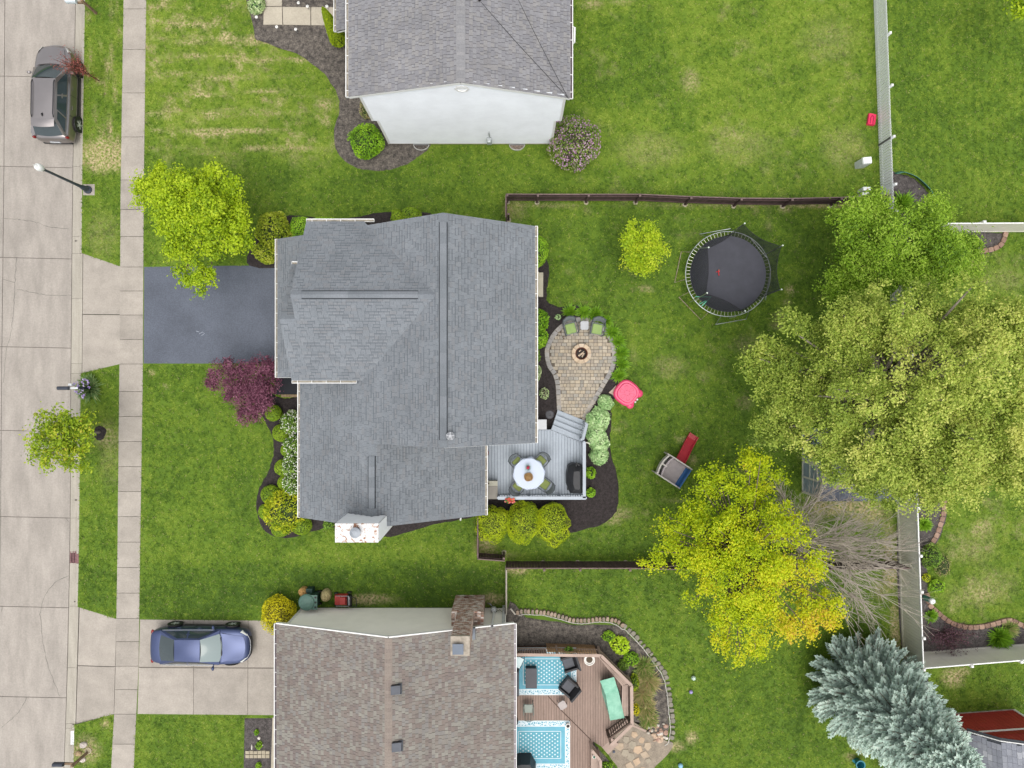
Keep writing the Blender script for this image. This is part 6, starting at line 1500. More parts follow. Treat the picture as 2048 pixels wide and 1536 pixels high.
# cars
GLS=GLASS('car_glass',(0.025,0.04,0.045),0.04);TYRE=M('tyre_rubber',(.018,.018,.019),.8,.15,8);RIMM=M('alloy_rim',(.62,.63,.65),.4,.1,6,metal=.3)
CHROME=M('chrome_trim',(.62,.64,.66),.15,.05,4,metal=1.0);LAMP=M('lamp_glass',(.62,.64,.62),.1,.08,6);TAILM=M('tail_red',(.20,.012,.012),.2,.1,6);DARKP=M('dark_trim',(.018,.019,.022),.5,.1,5)
def car(name,label,x,y,rz,P,paint):
 C=thing(name,label,'car',(x,y,ROADZ if P['z']<0 else 0));T=TF(x,y,P['z'],rz)
 xs,hw,zt=P['xs'],P['hw'],P['zt'];m=MB(T);K=13;n=len(xs);vs=[]
 for i in range(n):
  h=hw[i];z=zt[i];zb=P['zb']+(.10 if i in(0,n-1)else 0)
  half=[(h*.88,zb),(h*.975,zb+.14),(h,.56),(h*.985,z-.15),(h*.94,z-.045),(h*.62,z+.005)]
  sec=[(-a,b)for a,b in half]+[(0,z+.022)]+[(a,b)for a,b in half[::-1]]
  vs+=[(xs[i],a,b)for a,b in sec]
 fs=[(i*K+j,i*K+j+1,(i+1)*K+j+1,(i+1)*K+j)for i in range(n-1)for j in range(K-1)]+[tuple(range(K))[::-1],tuple(range((n-1)*K,n*K))]+[(i*K+K-1,i*K,(i+1)*K,(i+1)*K+K-1)for i in range(n-1)]
 fs=[f[::-1]for f in fs]
 m.add(vs,fs);body=m.build('body',paint,C,smooth=True)
 md=body.modifiers.new('sub','SUBSURF');md.levels=1;md.render_levels=2
 # greenhouse
 wb,rf_,rr_,gb=P['wb'],P['rf'],P['rr'],P['gb']
 bb=P.get('bulge',.14)
 A,Bq,Cq,Dq=[Vector((q[0],q[1],q[2]))for q in(wb,rf_,rr_,gb)]
 mir=lambda v:Vector((v.x,-v.y,v.z))
 m=MB(T);m.patch(Cq,Bq,mir(Bq),mir(Cq),8,8,bulge=(0,0,.045));m.build('roof',paint,C,smooth=True)
 m=MB(T);m.patch(A,mir(A),mir(Bq),Bq,10,8,bulge=(.02,0,.01),bu=((bb,0,.0),(.05,0,.0)));m.build('windscreen',GLS if not P.get('ws')else P['ws'],C,smooth=True)
 m=MB(T);m.patch(mir(Dq),Dq,Cq,mir(Cq),10,8,bulge=(-.01,0,.01),bu=((-.09,0,0),(-.03,0,0)));m.build('rear_window',GLS,C,smooth=True)
 bl=P['belt']
 for s_ in(1,-1):
  q=(lambda v:v)if s_>0 else mir
  pts=[A,Bq,Cq,Dq];lowF=Vector((A.x,bl[0],bl[1]));lowR=Vector((Dq.x-.1,bl[2],bl[3]))
  m=MB(T)
  quad=[q(lowR),q(lowF),q(Bq),q(Cq)]
  if s_<0:quad=[quad[1],quad[0],quad[3],quad[2]]
  m.patch(*quad,nu=10,nv=6,bulge=(0,s_*.03,.0));
  m.add([tuple(q(v))for v in(lowF,A,Bq)],[(0,1,2)if s_>0 else(2,1,0)]);m.add([tuple(q(v))for v in(lowR,Dq,Cq)],[(2,1,0)if s_>0 else(0,1,2)])
  m.build('side_frame',paint,C,smooth=True)
  for(u0,u1,v0,v1,w0,w1)in P['win']:
   def pt(u,v):
    lo=lowR.lerp(lowF,u);hi=Cq.lerp(Bq,u);r=lo.lerp(hi,v);r.y+=.03*16*u*(1-u)*v*(1-v)+.012;r.z+=.004;return q(r)
   c=[pt(u0,v0),pt(u1,v0),pt(w1,v1),pt(w0,v1)]
   if s_<0:c=[c[1],c[0],c[3],c[2]]
   m=MB(T);m.patch(*c,nu=4,nv=3,bulge=(0,s_*.006,0));m.build('side_window',GLS,C,smooth=True)
  m=MB(T);m.tube([tuple(q(lowR+Vector((.15,.02,.02)))),tuple(q(lowF+Vector((-.25,.02,.02))))],.014,5);m.build('belt_trim',CHROME,C)
  mp=P['mirror'];m=MB(T);m.blob((mp[0],s_*mp[1],mp[2]),(.07,.11,.075),10,6);m.bar((mp[0]+.02,s_*(mp[1]-.2),mp[2]-.04),(mp[0],s_*mp[1],mp[2]-.03),.05,.04);m.build('wing_mirror',paint,C,smooth=True)
  for hx in P['handles']:
   m=MB(T);m.bar((hx-.09,s_*(P['hwm']+.012),.84),(hx+.09,s_*(P['hwm']+.012),.84),.02,.025);m.build('door_handle',paint,C)
  for dx in P['seams']:
   m=MB(T);m.bar((dx,s_*(P['hwm']+.003),.32),(dx-.02,s_*(P['hwm']*.985+.002),bl[1]-.05),.008,.012,up=(1,0,0));m.build('door_seam',DARKP,C)
  m=MB(T);m.bar((P['wheels'][0]+.42,s_*P['hwm']*.96,P['zb']+.06),(P['wheels'][1]-.42,s_*P['hwm']*.96,P['zb']+.06),.03,.12);m.build('sill',DARKP,C)
  for wx in P['wheels']:
   r=P['wr'];wt=TF(0,0,0)@Matrix.Translation((wx,s_*(P['hwm']-.045),r))@Matrix.Rotation(-s_*PI/2,4,'X')
   m=MB(T@wt);m.lathe((0,0,-.10),[(r*.66,.0),(r*.94,.0),(r,.03),(r,.17),(r*.95,.205),(r*.70,.21),(r*.66,.18)],28);wh=m.build('wheel',TYRE,C,smooth=False)
   m=MB(T@wt);m.lathe((0,0,.06),[(r*.68,.0),(r*.68,.045),(r*.60,.05),(r*.58,.0),(.0,.0)],24,m=1);m.lathe((0,0,.08),[(.07,0),(.06,.035),(0,.04)],12)
   for k in range(10):
    t_=2*PI*k/10+(.12 if k%2 else-.12);m.bar((.05*math.cos(t_),.05*math.sin(t_),.105),(r*.64*math.cos(t_),r*.64*math.sin(t_),.10),.035,.03)
   m.build('rim',[RIMM,DARKP],wh)
   m=MB(T@wt);m.lathe((0,0,.10),[(r*1.03,0),(r*1.14,.0),(r*1.13,.012),(r*1.03,.015)],28);m.build('wheel_arch',DARKP,wh)
   # hood and lamps
 hd=P['hood'];m=MB(T);m.patch((hd[0],hd[2],hd[4]),(hd[0],-hd[2],hd[4]),(hd[1],-hd[3],hd[5]),(hd[1],hd[3],hd[5]),10,8,bulge=(0,0,.025),bu=((.10,0,.012),(.12,0,.02)));
 hob=m.build('hood',paint,C,smooth=True)
 # hood is wound downwards when listed this way; flip it
 hob.data.flip_normals()
 for s_ in(1,-1):
  lm=P['lamp'];m=MB(T);c=[(lm[0],s_*lm[1],lm[2]),(lm[3],s_*lm[4],lm[5]),(lm[6],s_*lm[7],lm[8]),(lm[9],s_*lm[10],lm[11])]
  if s_<0:c=c[::-1]
  m.patch(*c,nu=4,nv=3,bulge=(.02,s_*.02,.02));m.build('headlight',LAMP,C,smooth=True)
  tl_=P['tail'];m=MB(T);m.blob((tl_[0],s_*tl_[1],tl_[2]),tl_[3],10,6);m.build('tail_light',TAILM,C,smooth=True)
 xf=xs[-1];m=MB(T);m.patch((xf+.01,-.45,.5),(xf+.01,.45,.5),(xf-.05,.50,.68),(xf-.05,-.50,.68),8,3,bu=((.05,0,0),(.06,0,0)));m.build('grille',DARKP,C,smooth=True)
 m=MB(T);m.tube([(xf-.16,-.62,.70),(xf+.0,-.32,.70),(xf+.03,0,.70),(xf+.0,.32,.70),(xf-.16,.62,.70)],.012,6);m.build('chrome_bar',M('grey_chrome',(.30,.31,.33),.3,.05,4,metal=.8),C)
 m=MB(T);m.box((xs[0]-.015,0,.62),(.02,.5,.13));m.build('number_plate',M('plate_white',(.5,.52,.55),.5),C)
 m=MB(T);m.bar((wb[0]+bb-.02,-wb[1]*.55,wb[2]+.02),(wb[0]+.06,wb[1]*.75,wb[2]+.015),.05,.015);m.build('wiper',DARKP,C)
 return C,T
SED=dict(z=0.02,xs=[-2.43,-2.38,-2.22,-1.8,-1.3,-.6,.2,.9,1.35,1.8,2.12,2.30,2.42],hw=[.52,.68,.79,.87,.89,.90,.90,.90,.89,.87,.80,.68,.50],zt=[.72,.90,.99,1.02,.98,.95,.94,.94,.92,.87,.80,.72,.60],zb=.20,wb=(1.02,.68,.965),rf=(.26,.53,1.40),rr=(-.98,.51,1.38),gb=(-1.78,.62,1.03),belt=(.845,.93,.83,.97),win=[(.06,.47,.12,.86,.16,.47),(.51,.96,.12,.86,.51,.86)],mirror=(.72,1.0,.98),handles=(-1.0,.0),hwm=.90,seams=(-1.25,-.28,.78),wheels=(-1.42,1.42),wr=.325,hood=(1.10,2.12,.70,.52,.965,.83),lamp=(2.30,.52,.74,2.36,.46,.66,2.05,.80,.70,1.98,.72,.83),tail=(-2.30,.70,.82,(.08,.12,.05)),ws=GLASS('pale_windscreen',(.20,.25,.25),.08))
PBL=M('blue_paint',(.050,.068,.150),.36,.04,1.5,metal=.5,coat=.3)
_,Ts=car('sedan','dark blue sedan parked on the concrete driveway',-15.25,-12.82,math.radians(-.6),SED,PBL)
SUV=dict(z=ROADZ,xs=[-2.36,-2.32,-2.2,-1.8,-1.3,-.6,.2,.9,1.3,1.7,2.02,2.22,2.34],hw=[.62,.78,.87,.92,.93,.93,.93,.93,.92,.90,.82,.68,.52],zt=[.80,.98,1.08,1.12,1.10,1.08,1.07,1.06,1.06,1.02,.96,.88,.74],zb=.26,wb=(1.12,.70,1.10),rf=(.38,.575,1.62),rr=(-1.62,.56,1.62),gb=(-2.16,.66,1.14),belt=(.875,1.06,.84,1.12),win=[(.03,.24,.14,.80,.10,.26),(.27,.58,.12,.86,.29,.58),(.61,.97,.12,.86,.61,.88)],mirror=(.86,1.05,1.10),handles=(-.75,.2),hwm=.93,seams=(-1.15,-.15,.85),wheels=(-1.38,1.36),wr=.355,hood=(1.20,2.06,.74,.55,1.10,.98),lamp=(2.20,.56,.90,2.27,.50,.80,1.98,.82,.84,1.90,.74,.98),tail=(-2.24,.80,.98,(.07,.09,.12)))
PGR=M('bronze_paint',(.28,.26,.26),.30,.04,1.5,metal=.8,coat=.3)
CS_,Tv=car('suv','bronze grey SUV parked at the kerb beside the red twiggy sapling',-22.45,14.28,PI/2+math.radians(-1.2),SUV,PGR)
for s_ in(1,-1):
 m=MB(Tv);m.tube([(.30,s_*.53,1.63),(.15,s_*.53,1.69),(-1.35,s_*.52,1.69),(-1.5,s_*.52,1.63)],.022,6);m.build('roof_rail',DARKP,CS_)
m=MB(Tv);m.patch((-1.60,.56,1.64),(-1.60,-.56,1.64),(-1.92,-.54,1.60),(-1.92,.54,1.60),8,3,bulge=(0,0,.02),bu=((0,0,.03),(-.05,0,.02)));sp_=m.build('spoiler',PGR,CS_,smooth=True)
m=MB(Tv);m.lathe((-1.38,0,1.655),[(.06,0),(.03,.04),(.012,.09)],8,ex=1.6,ey=.6);m.build('antenna_fin',DARKP,CS_)
m=MB(Tv);m.bar((-2.30,-.7,.40),(-2.30,.7,.40),.12,.14);m.build('bumper_trim',DARKP,CS_)
# the sedan's windscreen takes a paler glass colour than its other windows
# street lamp, mailboxes, drain, kerb number
IRON=M('lamp_iron',(.045,.055,.075),.45,.1,6)
p=W(177,380,0);LPT=thing('street_lamp','dark lamp post with white globe on a concrete pad by the kerb','street lamp',(p[0],p[1],0));m=MB()
m.lathe((p[0],p[1],0),[(.20,0),(.20,.10),(.14,.18),(.12,.5),(.085,.62),(.07,1.0),(.055,3.35),(.09,3.4),(.10,3.46)],14);m.build('post',IRON,LPT)
m=MB();m.lathe((p[0],p[1],3.46),[(.09,0),(.15,.10),(.17,.26),(.14,.40),(.08,.46)],16);m.build('globe',M('lamp_globe',(.74,.75,.74),.35,.04,6),LPT,smooth=True)
m=MB();m.lathe((p[0],p[1],3.92),[(.085,0),(.06,.05),(.02,.09),(.015,.18),(0,.20)],10);m.build('finial',M('lamp_globe',(.74,.75,.74)),LPT)
p=W(182,776,0);MBX=thing('mailbox','black mailbox with white side panel on a post among irises','mailbox',(p[0],p[1],0));NAVY=M('mailbox_navy',(.035,.042,.06),.4,.1,5);z=1.12;q=W(154,776,z)
m=MB();m.prism([(p[0]-.05,p[1]-.05),(p[0]+.05,p[1]-.05),(p[0]+.05,p[1]+.05),(p[0]-.05,p[1]+.05)],0,z);m.bar((p[0],p[1],z-.05),(p[0]-.75,p[1],z-.05),.09,.09);m.build('post',NAVY,MBX)
m=MB();T=TF(p[0]-.62,p[1],z,0);prof=[(-.09,0),(.09,0),(.09,.12),(.06,.18),(0,.2),(-.06,.18),(-.09,.12)];m2=MB(T);gable_prism(m2,prof,-.26,.26,'x');m2.build('box',NAVY,MBX)
m=MB();m.box((p[0]-.28,p[1]+.0,z-.02),(.62,.085,.05));m.build('paper_tube',M('tube_white',(.62,.64,.66),.5,.05,5),MBX)
m=MB();m.box((p[0]-.42,p[1]+.16,z-.22),(.16,.12,.26));m.build('side_panel',M('tube_white',(.62,.64,.66)),MBX)
WD=M('weathered_post',(.20,.135,.085),.9,.25,6)
p=W(193,27,0);t=thing('mailbox','pale mailbox on a brown wooden post at the top edge by the kerb','mailbox',(p[0],p[1],0));m=MB();m.prism([(p[0]-.05,p[1]-.05),(p[0]+.05,p[1]-.05),(p[0]+.05,p[1]+.05),(p[0]-.05,p[1]+.05)],0,1.25);m.bar((p[0],p[1],1.0),(p[0]-.6,p[1],1.02),.08,.09);m.build('post',WD,t)
m2=MB(TF(p[0]-.55,p[1]+.0,1.07,0));gable_prism(m2,prof,-.25,.25,'x');m2.build('box',M('mailbox_pale',(.52,.58,.62),.3,.08,5),t)
p=W(175,1505,0);t=thing('mailbox','black mailbox on a wooden post with rocks at the bottom left','mailbox',(p[0],p[1],0));m=MB();m.prism([(p[0]-.05,p[1]-.05),(p[0]+.05,p[1]-.05),(p[0]+.05,p[1]+.05),(p[0]-.05,p[1]+.05)],0,1.3);m.bar((p[0]+.05,p[1],1.05),(p[0]-.75,p[1],1.02),.09,.09);m.build('post',WD,t)
m2=MB(TF(p[0]-.72,p[1]+.02,1.08,0));gable_prism(m2,prof,-.25,.25,'x');m2.build('box',NAVY,t)
m=MB();m.lathe((p[0]+.06,p[1]+.1,0),[(.16,0),(.17,.05),(.12,.06),(.12,.02),(0,.02)],14);m.build('base_ring',M('ring_tan',(.35,.30,.2),.8),t)
for(px,py,r,c)in((168,1489,.20,0),(158,1506,.17,1),(166,1518,.19,0)):
 q=W(px,py,0);m=MB();m.blob((q[0],q[1],.05),(r,r*.75,.11),8,5,noise=.15,rng=rl);m.build('rock',M('rock_pale',(.50,.44,.40),.9,.2,8)if c==0 else M('rock_tan',(.36,.26,.15),.9,.2,8),None,label=('pale rock above the mailbox post at the bottom left','tan rock left of the mailbox post at the bottom left','pale rock below the mailbox post at the bottom left')[(1489,1506,1518).index(py)],cat='rock')
p0,p1=W(136.6,1128,0),W(157.5,1104,0);t=thing('storm_drain','rust red storm drain grate set in the kerb','drain',((p0[0]+p1[0])/2,(p0[1]+p1[1])/2,-.2));RUST=M('drain_rust',(.20,.105,.11),.85,.25,9)
m=MB();m.prism([(p0[0],p0[1]),(p1[0],p0[1]),(p1[0],p1[1]),(p0[0],p1[1])],-.3,-.20);m.build('pit',BLACK,t)
W_=p1[0]-p0[0];L_=p1[1]-p0[1];m=MB()
for u in(.03,.30,.52,.70):m.box((p0[0]+W_*u+.01,(p0[1]+p1[1])/2,-.145),(.035,L_,.05))
m.box((p0[0]+W_*.86,(p0[1]+p1[1])/2,-.09),(W_*.26,L_,.14));m.build('frame',RUST,t)
for k in range(10):m=MB();m.box((p0[0]+W_*.36,p0[1]+L_*(k+.5)/10,-.145),(W_*.7,.022,.04));m.build('bar',RUST,t)
p0,p1=W(140.5,1489,0),W(148.2,1462,0);m=MB();m.prism([(p0[0]+.02,p0[1]),(p1[0]-.01,p0[1]),(p1[0]-.0,p1[1]),(p0[0]+.03,p1[1])],.004,.0095);HN=m.build('painted_number',M('curb_white',(.68,.70,.70),.8,.06,8),None,label='white painted house number patch on the kerb top',cat='house number')
for k in range(5):
 m=MB();q=W(145.2+(.5 if k==4 else 0),1465.5+k*4.6,0);m.box((q[0]-.01,q[1]+.012,.011),(.075,.012,.002));m.box((q[0]-.01,q[1]-.012,.011),(.06,.012,.002));m.box((q[0]+(.02 if k%2 else-.03),q[1],.0111),(.014,.03,.002));m.build('digit',M('digit_grey',(.30,.34,.37),.8),HN)
 # tiny street litter
for(px,py)in((152,482),(152,1000),(151,1203)):
 q=W(px,py,ROADZ-.02);m=MB();m.blob((q[0],q[1],q[2]+.02),(.07,.03,.03),7,4,noise=.3,rng=rl);m.build('leaf_scrap',M('scrap_dark',(.06,.055,.05),.9),None,label='dark scrap lying in the gutter '+('beside the verge near the asphalt driveway','beside the verge below the street tree','near the concrete driveway')[(482,1000,1203).index(py)],cat='litter')
# trampoline
tx,ty,_=W(1456,548,.9);TZ=.90;TR=2.07
TP=thing('trampoline','round black trampoline with safety net and steel frame on the lawn','trampoline',(tx,ty,0))
GALV=M('galvanised_tube',(.46,.50,.50),.35,.12,6,metal=.8);RSTT=M('rusty_tube',(.28,.16,.08),.7,.4,10,col2=(.40,.36,.28))
m=MB();n=64;m.tube([(tx+TR*math.cos(2*PI*i/n),ty+TR*math.sin(2*PI*i/n),TZ)for i in range(n+1)],.024,6,cap=False);m.build('frame_ring',GALV,TP,smooth=True)
m=MB();m.lathe((tx,ty,TZ-.005),[(1.85,.0),(1.85,.01),(0,-.01)],64);m.build('jump_mat',M('jump_mat',(.062,.064,.080),.8,.10,2.5,fine=.08),TP)
sm_=MB();sm_.tube([(0,0,0),(.20,0,0)],.011,5);sme,_=sm_.mesh('spring',M('spring_steel',(.60,.62,.50),.4,.1,8,metal=.5),origin=(0,0,0))
for i in range(72):
 t_=2*PI*i/72;put('spring',sme,(tx+1.85*math.cos(t_),ty+1.85*math.sin(t_),TZ),t_,TP)
pole_px=[(1489,447),(1565,491),(1563,579),(1490,622),(1414,586),(1417,495)]
ZP=2.55;tops=[]
for(px,py)in pole_px:
 q=Vector(W(px,py,ZP));d=math.atan2(q.y-ty,q.x-tx);b0=Vector((tx+2.10*math.cos(d),ty+2.10*math.sin(d),.12));q=Vector((tx+2.20*math.cos(d)*.5+q.x*.5-tx*.5,0,0))if False else q
 m=MB();m.tube([b0,Vector((tx+2.12*math.cos(d),ty+2.12*math.sin(d),1.0)),q],.020,6);pl_=m.build('net_pole',GALV,TP)
 m=MB();m.blob((q.x,q.y,q.z+.03),(.042,.042,.04),8,6);m.build('pole_cap',M('cap_white',(.66,.72,.66),.5),pl_);tops.append(q-Vector((0,0,.12)))
def net_mat():
 m=bpy.data.materials.new('safety_net');m.use_nodes=True;t=m.node_tree;N=t.nodes;L=t.links;b_=N['Principled BSDF'];b_.inputs['Base Color'].default_value=(.02,.022,.028,1);b_.inputs['Roughness'].default_value=.9
 tr=N.new('ShaderNodeBsdfTransparent');mx=N.new('ShaderNodeMixShader');g_=N.new('ShaderNodeNewGeometry');n_=N.new('ShaderNodeTexNoise');n_.inputs['Scale'].default_value=2
 mr=N.new('ShaderNodeMapRange');mr.inputs[3].default_value=.58;mr.inputs[4].default_value=.74;L.new(g_.outputs['Position'],n_.inputs['Vector']);L.new(n_.outputs['Fac'],mr.inputs[0]);L.new(mr.outputs[0],mx.inputs[0])
 L.new(tr.outputs[0],mx.inputs[1]);L.new(b_.outputs[0],mx.inputs[2]);L.new(mx.outputs[0],N['Material Output'].inputs[0]);return m
NET=net_mat();tops.sort(key=lambda v:math.atan2(v.y-ty,v.x-tx))
angs=[math.atan2(v.y-ty,v.x-tx)for v in tops]
for k in range(6):
 a,c=tops[k],tops[(k+1)%6];a0,a1=angs[k],angs[(k+1)%6]
 if a1<a0:a1+=2*PI
 m=MB();vs=[];ns,nr=10,5
 for j in range(nr+1):
  v=j/nr
  for i in range(ns+1):
   u=i/ns;t_=a0+(a1-a0)*u;lo=Vector((tx+1.84*math.cos(t_),ty+1.84*math.sin(t_),TZ+.02));hi=a.lerp(c,u);hi.z-=.16*4*u*(1-u)+.05;inn=(Vector((tx,ty,hi.z))-hi);hi=hi+inn.normalized()*.12*4*u*(1-u)
   vs.append(tuple(lo.lerp(hi,v)))
 m.add(vs,[(j*(ns+1)+i,j*(ns+1)+i+1,(j+1)*(ns+1)+i+1,(j+1)*(ns+1)+i)for j in range(nr)for i in range(ns)]);m.build('net_panel',NET,TP,smooth=True)
 m=MB();m.tube(vs[-(ns+1):],.012,4);m.build('net_cord',M('cord_black',(.02,.02,.025),.8),TP)
for k,dg in enumerate((168,224,100,280,350,40)):
 t0,t1=math.radians(dg-19),math.radians(dg+19);m=MB();m.tube([(tx+TR*math.cos(t0),ty+TR*math.sin(t0),TZ),(tx+2.42*math.cos(t0),ty+2.42*math.sin(t0),.06),(tx+2.42*math.cos(t1),ty+2.42*math.sin(t1),.06),(tx+TR*math.cos(t1),ty+TR*math.sin(t1),TZ)],.02,6);m.build('leg',RSTT if k<2 else GALV,TP)
m=MB();q=[W(1391,593,1.0),W(1422,594,1.5),W(1404,612,1.0),W(1414,600,1.3),W(1399,608,.95)];m.tube(q,.02,5);m.build('door_strap',M('strap_green',(.16,.55,.38),.6),TP)
p=W(1437,543,TZ+.05);RT=thing('toy_figure','small red toy lying on the trampoline mat','toy',(p[0],p[1],TZ));RDT=M('toy_red',(.55,.04,.05),.5,.1,6)
m=MB();m.blob((p[0],p[1],TZ+.06),(.05,.06,.05));m.tube([(p[0],p[1]-.03,TZ+.05),(p[0]+.03,p[1]-.2,TZ+.03)],.025,5);m.tube([(p[0]-.02,p[1],TZ+.04),(p[0]-.12,p[1]-.02,TZ+.03)],.02,5);m.build('body',RDT,RT,smooth=True)
m=MB();m.blob((p[0]+.01,p[1]+.07,TZ+.08),(.035,.035,.035));m.build('head',M('toy_skin',(.5,.2,.15),.5),RT,smooth=True)
# climbing frame with red slide
PLY=M('play_beige',(.46,.43,.40),.6,.08,5);PLP=M('play_mauve',(.36,.32,.33),.6,.08,5);PLR=M('play_red',(.36,.022,.035),.4,.08,4);PLB=M('play_blue',(.02,.10,.26),.5,.1,5);PLD=M('play_dark',(.045,.045,.055),.6,.1,5)
cx,cy,_=W(1347,942,.8);CF=thing('climbing_frame','plastic climbing frame with red slide and blue panel at the yellow tree','climbing frame',(cx,cy,0));T=TF(cx,cy,0,math.radians(-33))
# local: x = long side towards the slide-left..., y = slide side
for(sy,nm)in((-.55,'side_wall'),(.55,'side_wall')):
 m=MB(T);pts=[(-.72,0),(.72,0),(.72,.9),(.45,1.15),(-.45,1.15),(-.72,.9)];gable_prism(m,pts,sy-.03,sy+.03,'y');m.build(nm,PLY,CF)
m=MB(T);m.box((.12,0,.58),(.95,1.02,.06));m.build('platform',PLP,CF)
for i,xx in enumerate((-.62,-.40)):
 m=MB(T);vs=[]
 for k in range(9):
  u=k/8-.5;xo=xx-.10*(1-4*u*u)
  for(dx,z_)in((-.035,.62),(.035,.62),(.035,1.0),(-.035,1.0)):vs.append((xo+dx,u*1.06,z_))
 m.add(vs,[(4*k+j,4*k+4+j,4*k+4+(j+1)%4,4*k+(j+1)%4)for k in range(8)for j in range(4)]);m.build('curved_wall',PLY if i==0 else PLP,CF)
m=MB(T);m.box((-.55,0,.98),(.26,.07,.05));m.build('bridge_bar',PLY,CF)
for yy in(-.27,.27):
 for k in range(4):m=MB(T);m.box((-.66+k*.055,yy,.55+k*.03),(.03,.42,.03));m.build('grip_slat',PLD if k%2 else M('play_grey',(.22,.22,.25),.6),CF)
m=MB(T);m.box((.62,-.02,.75),(.05,1.0,.7));m.box((.53,-.02,.62),(.14,1.0,.04));m.build('blue_panel',PLB,CF)
m=MB(T);vs=[];S_=[(.58,.66,.0),(.95,.50,.0),(1.5,.22,.0),(1.85,.12,.0),(2.08,.12,.0)]
prof_s=[(-.25,.14),(-.21,.14),(-.20,.0),(.20,.0),(.21,.14),(.25,.14),(.25,-.03),(-.25,-.03)]
for(yy,zz,_)in S_:
 for a_,b__ in prof_s:vs.append((.05+a_,yy,zz+b__))
K_=len(prof_s);m.add(vs,[(i*K_+j,i*K_+(j+1)%K_,(i+1)*K_+(j+1)%K_,(i+1)*K_+j)for i in range(4)for j in range(K_)]);sl=m.build('slide',PLR,CF)
# pink crab-shaped sandbox lid (plain spoked lid with two lobes)
PK=M('sand_pink',(.62,.055,.145),.35,.05,4,coat=.2);PKD=M('sand_pink_groove',(.36,.02,.06),.5);cx,cy,_=W(1254,786,.3);SX=thing('sandbox','bright pink plastic sandbox with spoked lid at the mulch edge','sandbox',(cx,cy,0));T=TF(cx,cy,0,math.radians(-38))
def rsq(r,q=.72,n=40):return[(r*math.copysign(abs(math.cos(t_))**q,math.cos(t_)),r*math.copysign(abs(math.sin(t_))**q,math.sin(t_)))for t_ in np.linspace(0,2*PI,n,endpoint=False)]
m=MB(T);m.prism(rsq(.60),0,.24,inset=.03);m.build('tub',PK,SX)
m=MB(T);m.prism(rsq(.60),.24,.30,inset=.07);m.prism(rsq(.47),.29,.345,inset=.05);lid=m.build('lid',PK,SX)
m=MB(T)
for k in range(6):
 a_=k*PI/3+.26;m.prism([(.12*math.cos(a_-.3),.12*math.sin(a_-.3)),(.36*math.cos(a_-.28),.36*math.sin(a_-.28)),(.38*math.cos(a_),.38*math.sin(a_)),(.36*math.cos(a_+.28),.36*math.sin(a_+.28)),(.12*math.cos(a_+.3),.12*math.sin(a_+.3))],.345,.349)
m.build('groove',PKD,lid)
m=MB(T)
for k in range(6):
 a_=k*PI/3+.26;m.prism([(.15*math.cos(a_-.22),.15*math.sin(a_-.22)),(.34*math.cos(a_-.24),.34*math.sin(a_-.24)),(.355*math.cos(a_),.355*math.sin(a_)),(.34*math.cos(a_+.24),.34*math.sin(a_+.24)),(.15*math.cos(a_+.22),.15*math.sin(a_+.22))],.349,.356)
m.build('spoke_panel',PK,lid)
for s_ in(-1,1):
 m=MB(T);m.lathe((.50,s_*.36,.06),[(.19,0),(.20,.14),(.15,.20),(0,.21)],16);m.build('side_lobe',PK,SX,smooth=True)
 m=MB(T);m.blob((.60,s_*.08-.02,.30),(.05,.05,.05));m.build('knob',M('knob_white',(.7,.7,.7),.4),SX)
m=MB();q=[(1219,783),(1231,772),(1229,788)];m.prism([W(x,y)[:2]for x,y in((1217,785),(1224,779),(1232,770),(1231,780),(1228,792),(1222,788))],.03,.075);m.build('flat_rock',M('rock_tan2',(.42,.33,.27),.9,.2,8),None,label='flat tan rock between pink sandbox and patio edge',cat='rock')
# other small things on the lawns
cx,cy,_=W(1745,237,.2);t=thing('toy_chair','small hot pink plastic toy chair lying beside the picket fence','toy',(cx,cy,0));T=TF(cx,cy,0,math.radians(-8));m=MB(T);m.prism([(-.19,-.30),(.19,-.30),(.21,.28),(-.17,.30)],.02,.16,inset=.04);m.build('seat',M('toy_pink',(.66,.03,.10),.4,.05,5),t)
m=MB(T);m.tube([(-.07,-.24,.17),(-.07,.08,.17),(0,.17,.17),(.07,.08,.17),(.07,-.24,.17)],.022,6);m.build('groove',M('toy_pink_dark',(.30,.01,.05),.5),t)
m=MB(T);m.tube([(-.15,-.27,.15),(-.15,.24,.15)],.035,6);m.tube([(.16,-.27,.15),(.16,.24,.15)],.035,6);m.build('rim',M('toy_pink',(.66,.03,.10)),t)
UW=M('utility_white',(.55,.59,.58),.5,.06,5)
cx,cy,_=W(1718,331,0);t=thing('utility_pedestal','white utility pedestal box on the lawn near the pink toy','utility box',(cx,cy,0));T=TF(cx,cy,0,.1);m=MB(T);m.prism([(-.22,-.16),(.22,-.16),(.22,.16),(-.22,.16)],0,.78,inset=.02);m.build('body',UW,t);m=MB(T);m.prism([(-.21,-.17),(.21,-.17),(.23,-.14),(.23,.14),(.21,.17),(-.21,.17),(-.23,.14),(-.23,-.14)],.78,.86,inset=.03);m.build('cover',M('utility_bright',(.68,.71,.70),.5,.05,5),t)
for k,(px,py,w_,h_,lab)in enumerate(((1722,384,.36,.55,'slim white meter pedestal with red sticker behind the brown fence'),(1722,393,.34,.42,'low white meter box in front of the slim pedestal'))):
 cx,cy,_=W(px,py,0);t=thing('utility_pedestal',lab,'utility box',(cx,cy,0));m=MB();m.box((cx,cy,h_/2),(w_,.16,h_));m.build('body',UW,t);m=MB();m.box((cx,cy,h_+.03),(w_+.03,.19,.06),taper=.9);m.build('cover',M('utility_bright',(.68,.71,.70)),t)
 if k==0:m=MB();m.box((cx+.03,cy-.02,h_+.065),(.08,.05,.006));m.build('sticker',M('sticker_red',(.35,.05,.03),.6),t)
